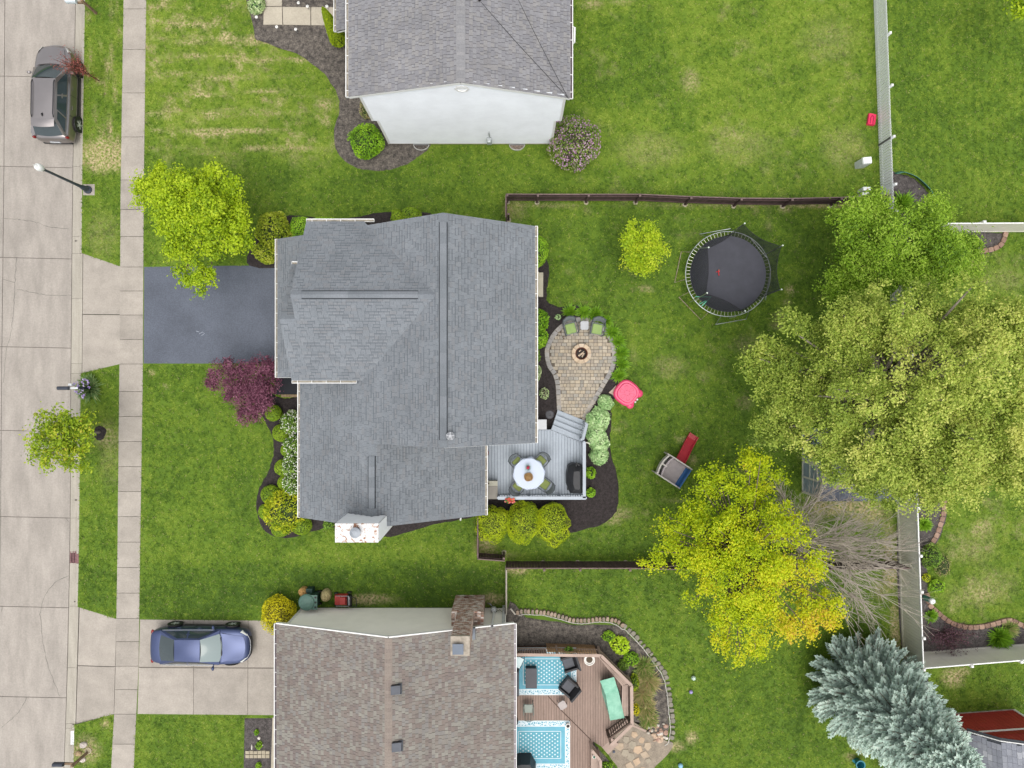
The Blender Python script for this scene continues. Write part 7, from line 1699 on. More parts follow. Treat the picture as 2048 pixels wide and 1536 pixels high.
cx,cy,_=W(1744,425,0);t=thing('utility_pedestal','pale grey-green utility box half hidden by the green tree','utility box',(cx,cy,0));m=MB();m.box((cx,cy,.3),(.5,.45,.6),taper=.95);m.build('body',M('utility_green',(.36,.46,.42),.5,.06,5),t)
for(px,py,r,c,lab)in((1387,1356,.115,(.50,.58,.52),'pale green and white ball on the south lawn'),(1382,1384,.095,(.30,.26,.50),'small purple ball on the south lawn'),(1361,1531,.12,(.24,.46,.62),'light blue ball at the bottom lawn edge')):
 q=W(px,py,.1);bl_=thing('ball',lab,'ball',(q[0],q[1],0),'balls on the south lawn');m=MB();m.blob((q[0],q[1],r),(r,r,r),16,10);m.build('ball_skin',M('ball_%d'%px,c,.35,.05,5),bl_,smooth=True)
 if px==1387:
  m=MB()
  for k in range(5):m.blob((q[0]+.075*math.cos(k*1.26),q[1]+.075*math.sin(k*1.26),r+.07),(.03,.03,.03),6,4)
  m.build('ball_spot',M('ball_green',(.10,.28,.16),.4),bl_)
cx,cy,_=W(1719,1528,.3);t=thing('watering_can','teal plastic bucket with spout beside the blue spruce','bucket',(cx,cy,0));TL=M('teal_plastic',(.02,.20,.26),.35,.1,5);m=MB();m.lathe((cx,cy,0),[(.16,0),(.215,.38),(.235,.40),(.235,.43),(.19,.43),(.15,.08),(0,.08)],24);m.build('tub',TL,t,smooth=False);m=MB();m.tube([(cx-.18,cy+.05,.2),(cx-.36,cy+.22,.42)],[.05,.06],8);m.build('spout',TL,t);m=MB();m.lathe((cx,cy,.1),[(.16,0),(0,.01)],16);m.build('water',M('bucket_water',(.005,.08,.14),.1),t)
cx,cy,_=W(1848,1194,0);t=thing('bird_feeder','green and white cylinder feeder on a stake at the tan fence','bird feeder',(cx,cy,0));m=MB();m.lathe((cx,cy,0),[(.10,0),(.13,.1),(.13,.62)],16);m.build('tube',M('feeder_green',(.06,.20,.15),.4,.1,5),t);m=MB();m.lathe((cx,cy,.62),[(.135,0),(.14,.12),(.10,.17),(.035,.17),(.03,.13),(0,.13)],18);m.build('cap',M('feeder_white',(.64,.67,.66),.4,.05,5),t)
# path lights of the north house
for(px,py,lab)in((597,6,'upper bed, left of three'),(615,13,'upper bed, middle of three'),(654,13,'upper bed, right of three beside the path'),(513,34.5,'bed below the hosta'),(553.5,54,'lower side of the path, left end'),(591.5,59,'lower side of the path, middle'),(681,59.5,'bed under the gutter corner')):
 q=W(px,py,.35);t=thing('path_light','small white round path light, '+lab,'path light',(q[0],q[1],.04),'white path lights in the north bed');m=MB();m.lathe((q[0],q[1],.36),[(.07,0),(.075,.02),(.03,.05),(.028,.055)],14);m.build('cap',M('light_white',(.70,.70,.68),.4,.04,6),t);m=MB();m.lathe((q[0],q[1],.412),[(.026,0),(0,.006)],10);m.build('solar_cell',BLACK,t);m=MB();m.tube([(q[0],q[1],.03),(q[0],q[1],.36)],.012,5);m.build('stake',STEEL,t)
 # things behind the cream house: leaf bags, green bin, mower
BAG=[M('paper_bag',(.42,.24,.085),.85,.2,6,bump=.5,bscale=14),M('leaf_bag_pale',(.36,.30,.15),.85,.25,6,bump=.5,bscale=14)]
def bag(lab,px,py,r,h_,mt,seed):
 rg=random.Random(seed);q=W(px,py,h_*.6);t=thing('leaf_bag',lab,'bag',(q[0],q[1],0));m=MB();vs=[];n=14;ring_=[(.82,0),(1.0,.12),(1.02,.45),(.92,.75),(.62,.95),(.25,1.04)]
 for(k,z_)in ring_:
  for i in range(n):
   a_=2*PI*i/n;w_=1+rg.uniform(-.09,.09);vs.append((q[0]+r[0]*k*w_*math.cos(a_),q[1]+r[1]*k*w_*math.sin(a_),h_*z_+rg.uniform(-.02,.02)))
 m.add(vs,[(a_*n+i,a_*n+(i+1)%n,(a_+1)*n+(i+1)%n,(a_+1)*n+i)for a_ in range(5)for i in range(n)]+[tuple(range(5*n,6*n))]);m.build('sack',mt,t,smooth=False)
 m=MB();m.tube([(q[0]-.05,q[1],h_*1.0),(q[0]+.06,q[1]+.05,h_*1.06)],.035,6);m.build('tied_top',mt,t)
bag('orange-brown paper leaf bag beside the yellow bush',607,1184,(.26,.22),.55,BAG[0],1);bag('pale tan leaf bag between green bin and red mower',651,1192,(.24,.30),.6,BAG[1],2);bag('small brown bag against the cream wall behind the green bin',603,1203,(.12,.2),.4,BAG[0],3)
p=W(620,1199,.5);GB=thing('garbage_bin','grey-green wheeled garbage bin with domed lid at the cream wall','garbage bin',(p[0],p[1],0));GBM=M('bin_green',(.085,.165,.135),.5,.08,5);GBD=M('bin_dark',(.018,.05,.04),.6)
T=TF(p[0],p[1],0,0);m=MB(T);m.lathe((0,0,.08),[(.30,0),(.37,.85)],22);m.box((.28,0,.5),(.2,.6,.85));m.build('tub',GBD,GB)
m=MB(T);m.lathe((-.03,0,.93),[(.40,0),(.41,.03),(.36,.10),(.22,.15),(0,.17)],26);m.box((.33,0,.95),(.30,.70,.05));m.build('lid',GBM,GB,smooth=False)
m=MB(T)
for yy in(-.24,0,.24):m.box((.40,yy,.978),(.10,.09,.012))
m.build('hinge_slot',BLACK,GB)
for yy in(-.3,.3):m=MB(T@Matrix.Translation((.36,yy,.12))@Matrix.Rotation(PI/2,4,'X'));m.lathe((0,0,-.03),[(.12,0),(.12,.06)],14);m.build('wheel',BLACK,GB)
m=MB(T);m.box((-.05,.42,.25),(.30,.2,.5));m.build('side_bin',GBD,GB)
p=W(683,1200,.3);LM=thing('lawn_mower','red push lawn mower with folded black handle at the cream wall','lawn mower',(p[0],p[1],0));T=TF(p[0],p[1],0,.02);MR=M('mower_red',(.36,.035,.03),.45,.12,5)
m=MB(T);m.prism([(-.36,-.24),(-.30,-.27),(.30,-.27),(.30,.27),(-.30,.27),(-.36,.24)],.14,.34,inset=.05);m.build('deck',MR,LM)
m=MB(T);m.prism([(-.06,-.20),(.24,-.20),(.24,.20),(-.06,.20)],.34,.47,inset=.04);m.build('engine',M('mower_red2',(.40,.05,.045),.4,.1,5),LM)
m=MB(T);m.box((.40,0,.30),(.20,.46,.22));m.box((.40,0,.42),(.06,.46,.05),m=1);m.build('rear_frame',[BLACK,STEEL],LM)
for sx,sy in((-.3,-.30),(-.3,.30),(.36,-.32),(.36,.32)):m=MB(T@Matrix.Translation((sx,sy,.11))@Matrix.Rotation(PI/2,4,'X'));m.lathe((0,0,-.03),[(.11,0),(.11,.06),(.05,.07)],14);m.build('wheel',BLACK,LM)
m=MB(T)
for sy in(-1,1):m.tube([(-.25,sy*.25,.44),(.10,sy*.25,.50),(.42,sy*.25,.52)],.016,6,m=1);m.tube([(.42,sy*.25,.52),(.80,sy*.20,.70)],.02,6)
m.tube([(.80,-.20,.70),(.84,-.19,.78),(.84,.19,.78),(.80,.20,.70)],.02,6);m.build('handle',[BLACK,STEEL],LM)
# stepping pavers and stones in the bottom left bed
SPV=thing('stepping_stones','row of small tan pavers across the corner bed by the cream house','pavers',W(515,1508,.05))
for i in range(6):
 for j in range(2):
  a,c=W(492+i*8.1,1500+j*7.6+(rf.uniform(-.6,.6)),0),W(492+i*8.1+7.5,1500+j*7.6+7.0,0);m=MB();m.box(((a[0]+c[0])/2,(a[1]+c[1])/2,.06),(c[0]-a[0],abs(a[1]-c[1]),.06),taper=.95);m.build('paver',M('step_paver',(.36,.315,.235),.9,.12,6,rnd=.1,fine=.1),SPV)
for(px,py,r,lab)in((518.5,1475.5,(.08,.085,.06),'round white stone in the corner bed'),(504,1494,(.035,.14,.04),'long white stone beside the tan pavers'),(525.5,1489.5,(.05,.03,.03),'small pale stone beside the leafy seedling')):
 q=W(px,py,.05);m=MB();m.blob((q[0],q[1],.08),r,10,6,noise=.06,rng=rf);m.build('white_stone',M('stone_white',(.58,.54,.50),.8,.1,8),None,label=lab,cat='stone')
 # red bricks of the two right-hand beds
RBM=[M('scallop_%d'%i,c,.95,.2,6,rnd=.12,fine=.12)for i,c in enumerate([(.26,.165,.12),(.30,.20,.15),(.22,.14,.105)])]
for pts,lab,z_ in(([(1888,1004),(1886,1025),(1881,1045),(1872,1070),(1860,1090),(1848,1105)],'curved tan block edging beside the tan fence, upper piece',.10),([(1853,1190),(1858,1208),(1872,1222),(1890,1237),(1910,1248),(1935,1253),(1960,1252),(1985,1247),(2005,1241),(2022,1240),(2040,1248),(2070,1262)],'curved row of scalloped red-brown blocks round the fence corner bed',.12),([(2009,470),(2005,482),(1998,492),(1985,499),(1965,503),(1945,508),(1930,512)],'curved row of tan blocks below the upper right fence',.12)):
 t=thing('block_edging',lab,'edging',W(pts[0][0],pts[0][1],0));P_=spline(pts,8,closed=False);d_=0;nxt=0
 for a,c in zip(P_[:-1],P_[1:]):
  l_=math.hypot(c[0]-a[0],c[1]-a[1])
  while nxt<d_+l_:
   k=(nxt-d_)/l_;q=W(a[0]+(c[0]-a[0])*k,a[1]+(c[1]-a[1])*k,0);an=math.atan2(-(c[1]-a[1]),c[0]-a[0])
   loc=[(-.14,-.10),(-.07,-.14),(.07,-.14),(.14,-.10),(.13,.11),(-.13,.11)];m=MB(TF(q[0],q[1],0,an+rf.uniform(-.06,.06)));m.prism(loc,-.02,z_+rf.uniform(-.01,.01),inset=.012);m.build('block',RBM[rf.randrange(3)],t);nxt+=11.4
  d_+=l_
 EXCL.append(WP([(x-3,y-4)for x,y in P_]+[(x+3,y+4)for x,y in P_[::-1]]))
# foliage
def unit(v):return v/np.maximum(1e-9,np.linalg.norm(v,axis=1,keepdims=True))
def leaf_quads(P,Nn,size,aspect,rg,fold=0.0):
 """rhombic leaves at P facing Nn -> verts, quads"""
 n=len(P);r=rg.randn(n,3);a=unit(np.cross(Nn,r));b=np.cross(Nn,a)
 L=(size*.5)[:,None];wv=(size*.5*aspect)[:,None]
 V=np.stack([P-a*L,P+b*wv+Nn*fold*L,P+a*L*1.1,P-b*wv+Nn*fold*L],1).reshape(-1,3)
 return V,np.arange(4*n).reshape(n,4)
BARK=M('bark_grey',(.16,.125,.095),.95,.3,8,bump=.6,bscale=20,stretch=(1,1,.3));BARK2=M('bark_pale',(.26,.225,.185),.95,.25,8)
def tree(name,label,base,lobes,nclump,per,leaf,cr,mat,trunk_r=.12,seed=1,group=None,tone=(.5,.2,.18),aspect=.62,flat=.55,up=.9,limbs=40,bark=BARK,shell=.55,zbot=-.55,tonef=None,sub=0,sr=.8):
 rg=np.random.RandomState(seed);b0=W(base[0],base[1],0);t=thing(name,label,'tree',b0,group)
 lw=np.array([l[6]if len(l)>6 else 1.0 for l in lobes]);lw=lw/lw.sum();idx=rg.choice(len(lobes),nclump,p=lw)
 C=[];sub_c=[]
 if sub:
  for k in rg.choice(len(lobes),sub,p=lw):
   l=lobes[k]
   while True:
    d=rg.randn(3);d/=np.linalg.norm(d)
    if d[2]>-.35:break
   sub_c.append((np.array(W(l[0],l[1],l[2]))+d*(.55+.5*rg.rand())*np.array(l[3:6]),sr*rg.uniform(.6,1.25),rg.randn()*tone[1]))
  idx=[];st_=[]
  for j in rg.randint(0,sub,nclump):
   c,r_,tt=sub_c[j];d=rg.randn(3);d/=np.linalg.norm(d);d[2]=abs(d[2])*.9-.15
   C.append(c+d*r_*np.array([1,1,.6])*rg.uniform(.5,1.0));st_.append(tt)
 for k in idx:
  l=lobes[k];c=np.array(W(l[0],l[1],l[2]))
  while True:
   d=rg.randn(3);d/=np.linalg.norm(d)
   if d[2]>zbot:break
  r=(shell+(1-shell)*rg.rand())if rg.rand()<.8 else rg.rand()
  C.append(c+d*r*np.array(l[3:6]))
 C=np.array(C);cs=cr*rg.uniform(.6,1.35,nclump);ct=rg.randn(nclump)*tone[1]*(.6 if sub else 1)+(np.array(st_)if sub else 0)
 ci=np.repeat(np.arange(nclump),per);n=len(ci)
 off=rg.randn(n,3)*.55;off[:,2]*=flat;P=C[ci]+off*cs[ci][:,None]
 P[:,2]=np.maximum(P[:,2],.12)
 Nn=unit(rg.randn(n,3)*.55+np.array([0,0,up])+off*.5)
 V,F=leaf_quads(P,Nn,leaf*rg.uniform(.65,1.35,n),aspect,rg,.12)
 tn=tone[0]+ct[ci]+rg.randn(n)*tone[2]
 if tonef is not None:tn=tn+tonef(P)
 np_mesh('crown',V,F,mat,np.clip(tn,0,1),parent=t,loc=tuple(C.mean(0)))
 m=MB();cc=Vector(C.mean(0));top=Vector((b0[0]*.35+cc.x*.65,b0[1]*.35+cc.y*.65,cc.z*.75));fork=Vector(b0).lerp(top,.45);fork.z=max(fork.z,.5*cc.z*.6)
 m.tube([(b0[0],b0[1],-.1),(b0[0]*.98+top.x*.02,b0[1]*.98+top.y*.02,.25),fork,top],[trunk_r*1.5,trunk_r,trunk_r*.8,trunk_r*.35],8)
 for j in rg.permutation(nclump)[:limbs]:
  e=Vector(C[j]);s0=fork.lerp(top,rg.uniform(0,.9));mid=s0.lerp(e,.5)+Vector((0,0,.12*(e-s0).length));m.tube([s0,mid,e],[trunk_r*.42,trunk_r*.25,trunk_r*.08],5,cap=False)
 m.build('trunk',bark,t,smooth=True)
 return t
def shrub(name,label,px,py,h,r,n,leaf,mat,seed=1,cat='shrub',group=None,ball=False,aspect=.6,tone=(.5,.15,.2),flowers=None,lump=.16,lobes=None,core=None,rz=0.0,base=None):
 """round or loose bush: leaves over a lumpy volume round an added solid dark core that blocks see-through"""
 rg=np.random.RandomState(seed);c=np.array(W(px,py,h));b0=(c[0],c[1],0)if base is None else W(base[0],base[1],0)
 t=thing(name,label,cat,b0,group)
 L=lobes or[(0,0,0,1.0)];Ps=[];Ns=[]
 wts=np.array([l[3]**2 for l in L]);wts/=wts.sum()
 for l,w_ in zip(L,wts):
  k=int(n*w_);d=unit(rg.randn(k,3));d[:,2]=np.abs(d[:,2])*1.15-.35;d=unit(d)
  ph=np.arctan2(d[:,1],d[:,0]);bump=1+lump*(vnoise(ph*1.6+seed,d[:,2]*2.5,1.0,40+seed%17)-.5)*2
  rad=(bump*(1-(rg.rand(k)**2)*(.10 if ball else .38)))[:,None]
  P=d*rad*np.array(r)*l[3]+np.array([l[0]*r[0],l[1]*r[1],l[2]*r[2]])
  Ps.append(P);Ns.append(unit(d*(1.0 if ball else .6)+rg.randn(k,3)*(.35 if ball else .6)+np.array([0,0,.45])))
 P=np.concatenate(Ps);Nn=np.concatenate(Ns)
 if rz:
  ca,sa=math.cos(rz),math.sin(rz);P=np.stack([P[:,0]*ca-P[:,1]*sa,P[:,0]*sa+P[:,1]*ca,P[:,2]],1)
 P=P+c;P[:,2]=np.maximum(P[:,2],.07);k=len(P)
 V,F=leaf_quads(P,Nn,leaf*rg.uniform(.65,1.35,k),aspect,rg,.12)
 tn=tone[0]+rg.randn(k)*tone[2]+(vnoise(P[:,0],P[:,1],3.5,77)-.5)*tone[1]*3
 np_mesh('foliage',V,F,mat,np.clip(tn,0,1),parent=t,loc=tuple(c))
 if flowers:
  fn,fs,fm=flowers;ii=rg.choice(k,fn);Pf=P[ii]+Nn[ii]*.04+np.array([0,0,.03]);Vf,Ff=leaf_quads(Pf,unit(Nn[ii]+np.array([0,0,.8])),fs*rg.uniform(.6,1.3,fn),.9,rg)
  np_mesh('blossom',Vf,Ff,fm,np.clip(.5+rg.randn(fn)*.25,0,1),parent=t,loc=tuple(c))
 m=MB();rr_=random.Random(seed)
 for l in L:
  m.blob((c[0]+l[0]*r[0],c[1]+l[1]*r[1],c[2]+l[2]*r[2]),(r[0]*l[3]*.80,r[1]*l[3]*.80,r[2]*l[3]*.82),10,6,noise=.06,rng=rr_)
 m.tube([(b0[0],b0[1],-.05),(c[0],c[1],c[2])],.05,5);m.build('inner_core',core or M('bush_core',(.028,.045,.012),.95,.4,12),t,smooth=True)  # solid dark blobs added round one stem to block see-through
 return t
def blades(name,label,px,py,n,length,width,mat,seed=1,cat='plant',group=None,spread=.16,arch=.55,tone=(.5,.2),rise=.8,flowers=None,ell=(1,1)):
 """clump of arching strap leaves (daylily, hosta, grass)"""
 rg=np.random.RandomState(seed);b0=W(px,py,.05);t=thing(name,label,cat,(b0[0],b0[1],.04),group)
 an=rg.rand(n)*2*PI;el=rg.uniform(.15,1.0,n);L=length*rg.uniform(.6,1.15,n);d=np.stack([np.cos(an)*ell[0],np.sin(an)*ell[1],np.zeros(n)],1);s=np.stack([-np.sin(an),np.cos(an),np.zeros(n)],1)
 root=np.array(b0)+d*(rg.rand(n)*spread)[:,None];K=4;V=np.zeros((n,K+1,2,3))
 for k in range(K+1):
  u=k/K;out_=(u*(1-.35*(1-el)))[:,None]*L[:,None]*d*(.35+.65*el[:,None]);z=(L*rise*(u*(1.25-.5*el)-arch*el*u*u))[:,None]
  w=width*(.5+.9*math.sin(PI*min(1,u*.9+.12)))*(1 if k<K else .12);c=root+out_+np.concatenate([np.zeros((n,2)),np.maximum(z,.03 if k else 0)],1)
  V[:,k,0]=c-s*w;V[:,k,1]=c+s*w
 idx=np.arange(n*(K+1)*2).reshape(n,K+1,2);F=np.stack([idx[:,:-1,0],idx[:,:-1,1],idx[:,1:,1],idx[:,1:,0]],-1).reshape(-1,4)
 tn=np.repeat(np.clip(tone[0]+rg.randn(n)*tone[1],0,1),K)
 np_mesh('leaves',V.reshape(-1,3),F,mat,tn,parent=t,loc=b0)
 if flowers:
  fn,fs,fm,hz=flowers;a2=rg.rand(fn)*2*PI;r2=np.sqrt(rg.rand(fn))*length*.75;Pf=np.stack([b0[0]+r2*np.cos(a2)*ell[0],b0[1]+r2*np.sin(a2)*ell[1],hz*rg.uniform(.85,1.15,fn)],1)
  Pf=np.repeat(Pf,4,0)+rg.randn(fn*4,3)*fs*.35;Vf,Ff=leaf_quads(Pf,unit(rg.randn(fn*4,3)*.5+np.array([0,0,1])),fs*rg.uniform(.6,1.2,fn*4),.8,rg)
  np_mesh('blossom',Vf,Ff,fm,np.clip(.5+rg.randn(fn*4)*.25,0,1),parent=t,loc=b0)
  st=MB()
  for q in Pf[::4]:st.tube([(b0[0]+(q[0]-b0[0])*.5,b0[1]+(q[1]-b0[1])*.5,.1),tuple(q)],.006,3,cap=False)
  st.build('stem',M('stem_green',(.06,.13,.04),.8),t)
 return t
L_LIME=LEAF('leaf_lime',[(.075,.135,.006),(.185,.285,.008),(.295,.395,.010),(.39,.47,.025)],.35)
L_STREET=LEAF('leaf_street',[(.08,.145,.008),(.18,.27,.012),(.29,.365,.018),(.36,.31,.04)],.35)
L_PURPLE=LEAF('leaf_purple',[(.04,.012,.024),(.10,.028,.052),(.175,.062,.10),(.25,.12,.16)],.2)
L_YELLOWG=LEAF('leaf_small_yellow',[(.09,.17,.010),(.22,.33,.012),(.34,.44,.016),(.42,.46,.03)],.35)
L_MAPLE=LEAF('leaf_maple',[(.045,.10,.006),(.125,.225,.012),(.205,.325,.024),(.31,.42,.06)],.32)
L_BIG=LEAF('leaf_big',[(.075,.120,.014),(.180,.250,.032),(.300,.365,.062),(.45,.46,.12)],.35)
L_GOLD=LEAF('leaf_gold',[(.15,.23,.006),(.28,.37,.006),(.39,.45,.008),(.50,.46,.016),(.50,.33,.05)],.38)
L_BOX=LEAF('leaf_box',[(.065,.125,.008),(.14,.235,.010),(.21,.31,.014),(.27,.36,.03)],.25)
L_BRIGHT=LEAF('leaf_bright',[(.07,.16,.010),(.15,.30,.014),(.23,.40,.02),(.31,.46,.04)],.3)
L_GREEN=LEAF('leaf_green',[(.04,.09,.010),(.09,.18,.018),(.15,.25,.03),(.22,.31,.06)],.28)
L_OLIVE=LEAF('leaf_olive',[(.07,.11,.008),(.17,.23,.012),(.28,.33,.02),(.38,.40,.06)],.28)
L_GOLDBUSH=LEAF('leaf_goldbush',[(.16,.16,.006),(.36,.33,.006),(.52,.47,.010),(.60,.54,.02)],.3)
L_NAND=LEAF('leaf_nandina',[(.10,.17,.010),(.25,.33,.012),(.40,.44,.016),(.52,.48,.03)],.3)
L_ARB=LEAF('leaf_arb',[(.085,.135,.006),(.21,.29,.006),(.31,.385,.008),(.41,.46,.014)],.25)
L_LILACL=LEAF('leaf_lilac',[(.06,.11,.014),(.13,.20,.03),(.19,.26,.05),(.26,.32,.09)],.28)
F_LILAC=LEAF('flower_lilac',[(.20,.10,.17),(.33,.19,.29),(.45,.32,.42)],.25);F_WHITE=LEAF('flower_white',[(.45,.45,.36),(.62,.62,.55),(.74,.73,.68)],.25)
L_HOSTA=LEAF('leaf_hosta',[(.12,.24,.08),(.23,.37,.15),(.36,.49,.24),(.50,.58,.36)],.2);L_HOSTAV=LEAF('leaf_hosta_white',[(.10,.20,.05),(.28,.36,.16),(.50,.54,.34)],.2);L_HOSTAY=LEAF('leaf_hosta_lime',[(.20,.33,.012),(.36,.50,.018),(.48,.60,.05)],.3)
L_DAY=LEAF('leaf_daylily',[(.055,.14,.010),(.13,.26,.014),(.21,.36,.025)],.3);L_IRIS=LEAF('leaf_iris',[(.045,.10,.035),(.09,.17,.055),(.17,.24,.09),(.34,.36,.17)],.25);F_IRIS=LEAF('flower_iris',[(.20,.14,.36),(.33,.24,.50),(.52,.46,.62)],.25)
L_GRASSY=LEAF('leaf_grassy',[(.10,.18,.03),(.22,.27,.07),(.36,.29,.15),(.32,.24,.13)],.3);L_BARB=LEAF('leaf_barberry',[(.03,.016,.022),(.07,.03,.045),(.12,.06,.075)],.2);L_REDTW=LEAF('leaf_red_twig',[(.10,.02,.015),(.20,.05,.04),(.28,.10,.08)],.2)
# trees
tree('maple_tree','lime green maple beside the asphalt driveway and sidewalk',(462,476),[(390,428,4.3,1.8,1.7,1.4,3),(392,432,5.3,.9,.9,.25,1.3),(330,385,3.8,1.05,1.0,.9),(445,388,3.9,1.1,1.0,.9),(465,468,3.9,.95,1.0,.9),(325,455,3.7,.95,1.1,.8),(395,510,3.5,1.0,.95,.7),(370,355,3.6,.9,.7,.6),(390,550,3.2,.5,.35,.4,.35)],600,56,.115,.27,L_LIME,.13,21,tone=(.56,.12,.16),sub=95,sr=.48)
tree('street_tree','young street tree leaning over the road with a mulch ring',(200,864),[(120,880,3.2,1.35,1.25,1.0,3),(90,905,3.0,.9,.8,.7),(160,850,2.9,1.0,.7,.7),(150,915,2.8,.8,.7,.6),(100,845,3.1,.8,.6,.6)],120,42,.15,.30,L_STREET,.055,22,tone=(.45,.12,.18),bark=BARK2,aspect=.45)
tree('japanese_maple','dark purple Japanese maple between driveway and front bed',(530,782),[(455,745,2.0,.95,.72,.7),(520,750,2.1,1.0,.8,.7,1.3),(505,800,1.9,.85,.9,.6,1.2),(525,790,2.0,.8,.7,.6),(493,828,1.7,.5,.45,.5,.6),(425,768,1.6,.35,.2,.3,.25),(470,785,1.8,.6,.45,.45,.7),(540,735,1.9,.5,.5,.5,.6)],260,60,.085,.22,L_PURPLE,.09,23,tone=(.45,.14,.18),aspect=.5)
tree('small_tree','small yellow-green tree on the back lawn left of the trampoline',(1276,508),[(1283,470,2.6,.75,.7,.8,1.2),(1305,500,2.6,.65,.75,.7),(1270,522,2.3,.5,.5,.5,.7),(1292,530,2.3,.55,.4,.5,.6),(1265,480,2.4,.45,.5,.5,.6)],120,70,.085,.23,L_YELLOWG,.05,24,tone=(.55,.12,.18))
tree('green_tree','mid green maple behind the brown fence corner and trampoline',(1690,540),[(1790,500,5.2,2.3,1.7,1.8,3),(1700,520,4.6,1.3,1.2,1.2),(1730,450,4.6,1.3,1.0,1.2),(1860,480,4.8,1.6,1.1,1.2),(1900,520,4.6,1.1,.9,1.0),(1690,585,4.2,.9,.8,.8),(1840,560,4.8,1.6,1.0,1.1),(1740,425,4.2,.6,.5,.6,.4),(1850,430,4.3,.7,.5,.6,.4)],1000,52,.12,.30,L_MAPLE,.16,25,tone=(.52,.12,.17),aspect=.45,sub=90,sr=.72)
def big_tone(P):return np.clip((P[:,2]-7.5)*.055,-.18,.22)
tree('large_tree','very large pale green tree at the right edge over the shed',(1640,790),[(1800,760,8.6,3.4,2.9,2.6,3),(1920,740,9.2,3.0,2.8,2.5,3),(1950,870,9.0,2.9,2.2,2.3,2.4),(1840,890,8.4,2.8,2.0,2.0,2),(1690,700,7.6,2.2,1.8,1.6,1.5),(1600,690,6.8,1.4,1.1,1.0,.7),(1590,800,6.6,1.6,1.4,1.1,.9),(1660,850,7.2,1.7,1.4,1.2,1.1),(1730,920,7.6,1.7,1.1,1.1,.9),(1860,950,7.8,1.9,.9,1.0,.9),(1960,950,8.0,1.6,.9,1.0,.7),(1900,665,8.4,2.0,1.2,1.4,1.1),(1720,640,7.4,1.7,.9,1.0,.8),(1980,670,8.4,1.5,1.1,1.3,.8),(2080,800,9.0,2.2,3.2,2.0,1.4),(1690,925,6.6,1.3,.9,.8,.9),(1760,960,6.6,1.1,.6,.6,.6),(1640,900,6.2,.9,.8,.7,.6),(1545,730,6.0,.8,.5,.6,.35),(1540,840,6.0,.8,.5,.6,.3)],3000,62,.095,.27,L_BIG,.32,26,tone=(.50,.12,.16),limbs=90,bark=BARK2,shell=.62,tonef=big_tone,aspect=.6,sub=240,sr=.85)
def gold_tone(P):
 px=1024+P[:,0]*S/(1-P[:,2]/H);py=768-P[:,1]*S/(1-P[:,2]/H)
 s=.14*np.exp(-((px-1590)/70)**2-((py-1170)/80)**2)+.24*np.exp(-((px-1650)/60)**2-((py-1240)/50)**2)+.10*np.exp(-((px-1560)/80)**2-((py-1280)/50)**2)
 return s-.16*np.exp(-((px-1400)/90)**2-((py-980)/80)**2)+.10*np.clip((py-1000)/300,-.5,1)
tree('yellow_tree','bright yellow-green maple with orange patches beside the bare tree',(1440,1075),[(1500,1100,5.6,2.6,2.4,1.8,3),(1500,1120,6.2,1.5,1.5,.6,2.2),(1445,1005,4.9,1.5,1.3,1.2,1.3),(1380,1080,4.7,1.3,1.5,1.1,1.2),(1500,950,4.9,1.2,.9,.9,.8),(1450,1200,5.0,1.6,1.3,1.2,1.4),(1550,1230,5.3,1.9,1.3,1.3,1.6),(1630,1230,5.0,1.4,1.0,1.0,1.0),(1500,1290,4.6,1.4,.8,.8,.7),(1580,1140,5.4,1.4,1.2,1.1,1.0),(1335,1110,4.2,.7,.7,.6,.4),(1680,1250,4.6,.8,.6,.6,.35),(1540,1030,5.0,.9,.8,.8,.7)],900,44,.095,.29,L_GOLD,.17,27,tone=(.36,.09,.13),tonef=gold_tone,limbs=150,sub=160,sr=.55)
# bare tree
BT=thing('bare_tree','leafless grey-tan tree spreading its twigs beside the yellow maple','tree',W(1556,1062,0));rg=random.Random(31);m=MB();mt_=MB()
def grow(p,d,L,r,depth,tgt):
 n=4 if depth<2 else 3;pts=[p];q=p
 for i in range(n):
  d=(d+Vector((rg.gauss(0,.10),rg.gauss(0,.10),rg.gauss(0,.07)))).normalized();q=q+d*(L/n);pts.append(q)
 (m if depth<2 else mt_).tube(pts,[r*(1-.55*i/n)for i in range(n+1)],5 if depth<2 else 3,cap=False)
 if depth>=4:return
 k=(5,6,5,3)[depth]if depth else 0
 for j in range(k):
  t_=rg.uniform(.25,1.0);b_=pts[0].lerp(pts[-1],t_);b_=pts[min(n,int(t_*n))]
  nd=(d+Vector((rg.gauss(0,.42),rg.gauss(0,.42),rg.gauss(.05,.28)))).normalized();grow(b_,nd,L*rg.uniform(.45,.72),max(r*.55,.0065),depth+1,tgt)
b0=Vector(W(1556,1062,0));top=Vector(W(1592,1088,2.2));m.tube([b0-Vector((0,0,.1)),b0.lerp(top,.5),top],[.16,.12,.10],7)
for(px,py,h_)in((1745,1050,4.0),(1700,1000,4.0),(1640,960,4.4),(1560,985,4.6),(1550,1060,4.6),(1770,1110,3.8),(1750,1180,3.8),(1700,1220,4.0),(1640,1190,4.6),(1770,1240,3.2),(1680,1100,4.8),(1650,1060,5.2),(1720,1140,4.4),(1600,1030,5.0),(1610,1000,4.2),(1780,1145,3.0),(1735,1085,3.4)):
 e=Vector(W(px,py,h_));s0=top+Vector((rg.uniform(-.1,.1),rg.uniform(-.1,.1),rg.uniform(-.4,.5)));dd_=e-s0;grow(s0,dd_.normalized(),dd_.length*.92,.045,1,e)
BRK=M('bark_bare',(.38,.335,.29),.95,.2,8);m.build('trunk',BRK,BT,smooth=True);mt_.build('crown',M('twig_bare',(.36,.315,.27),.95,.2,8),BT)
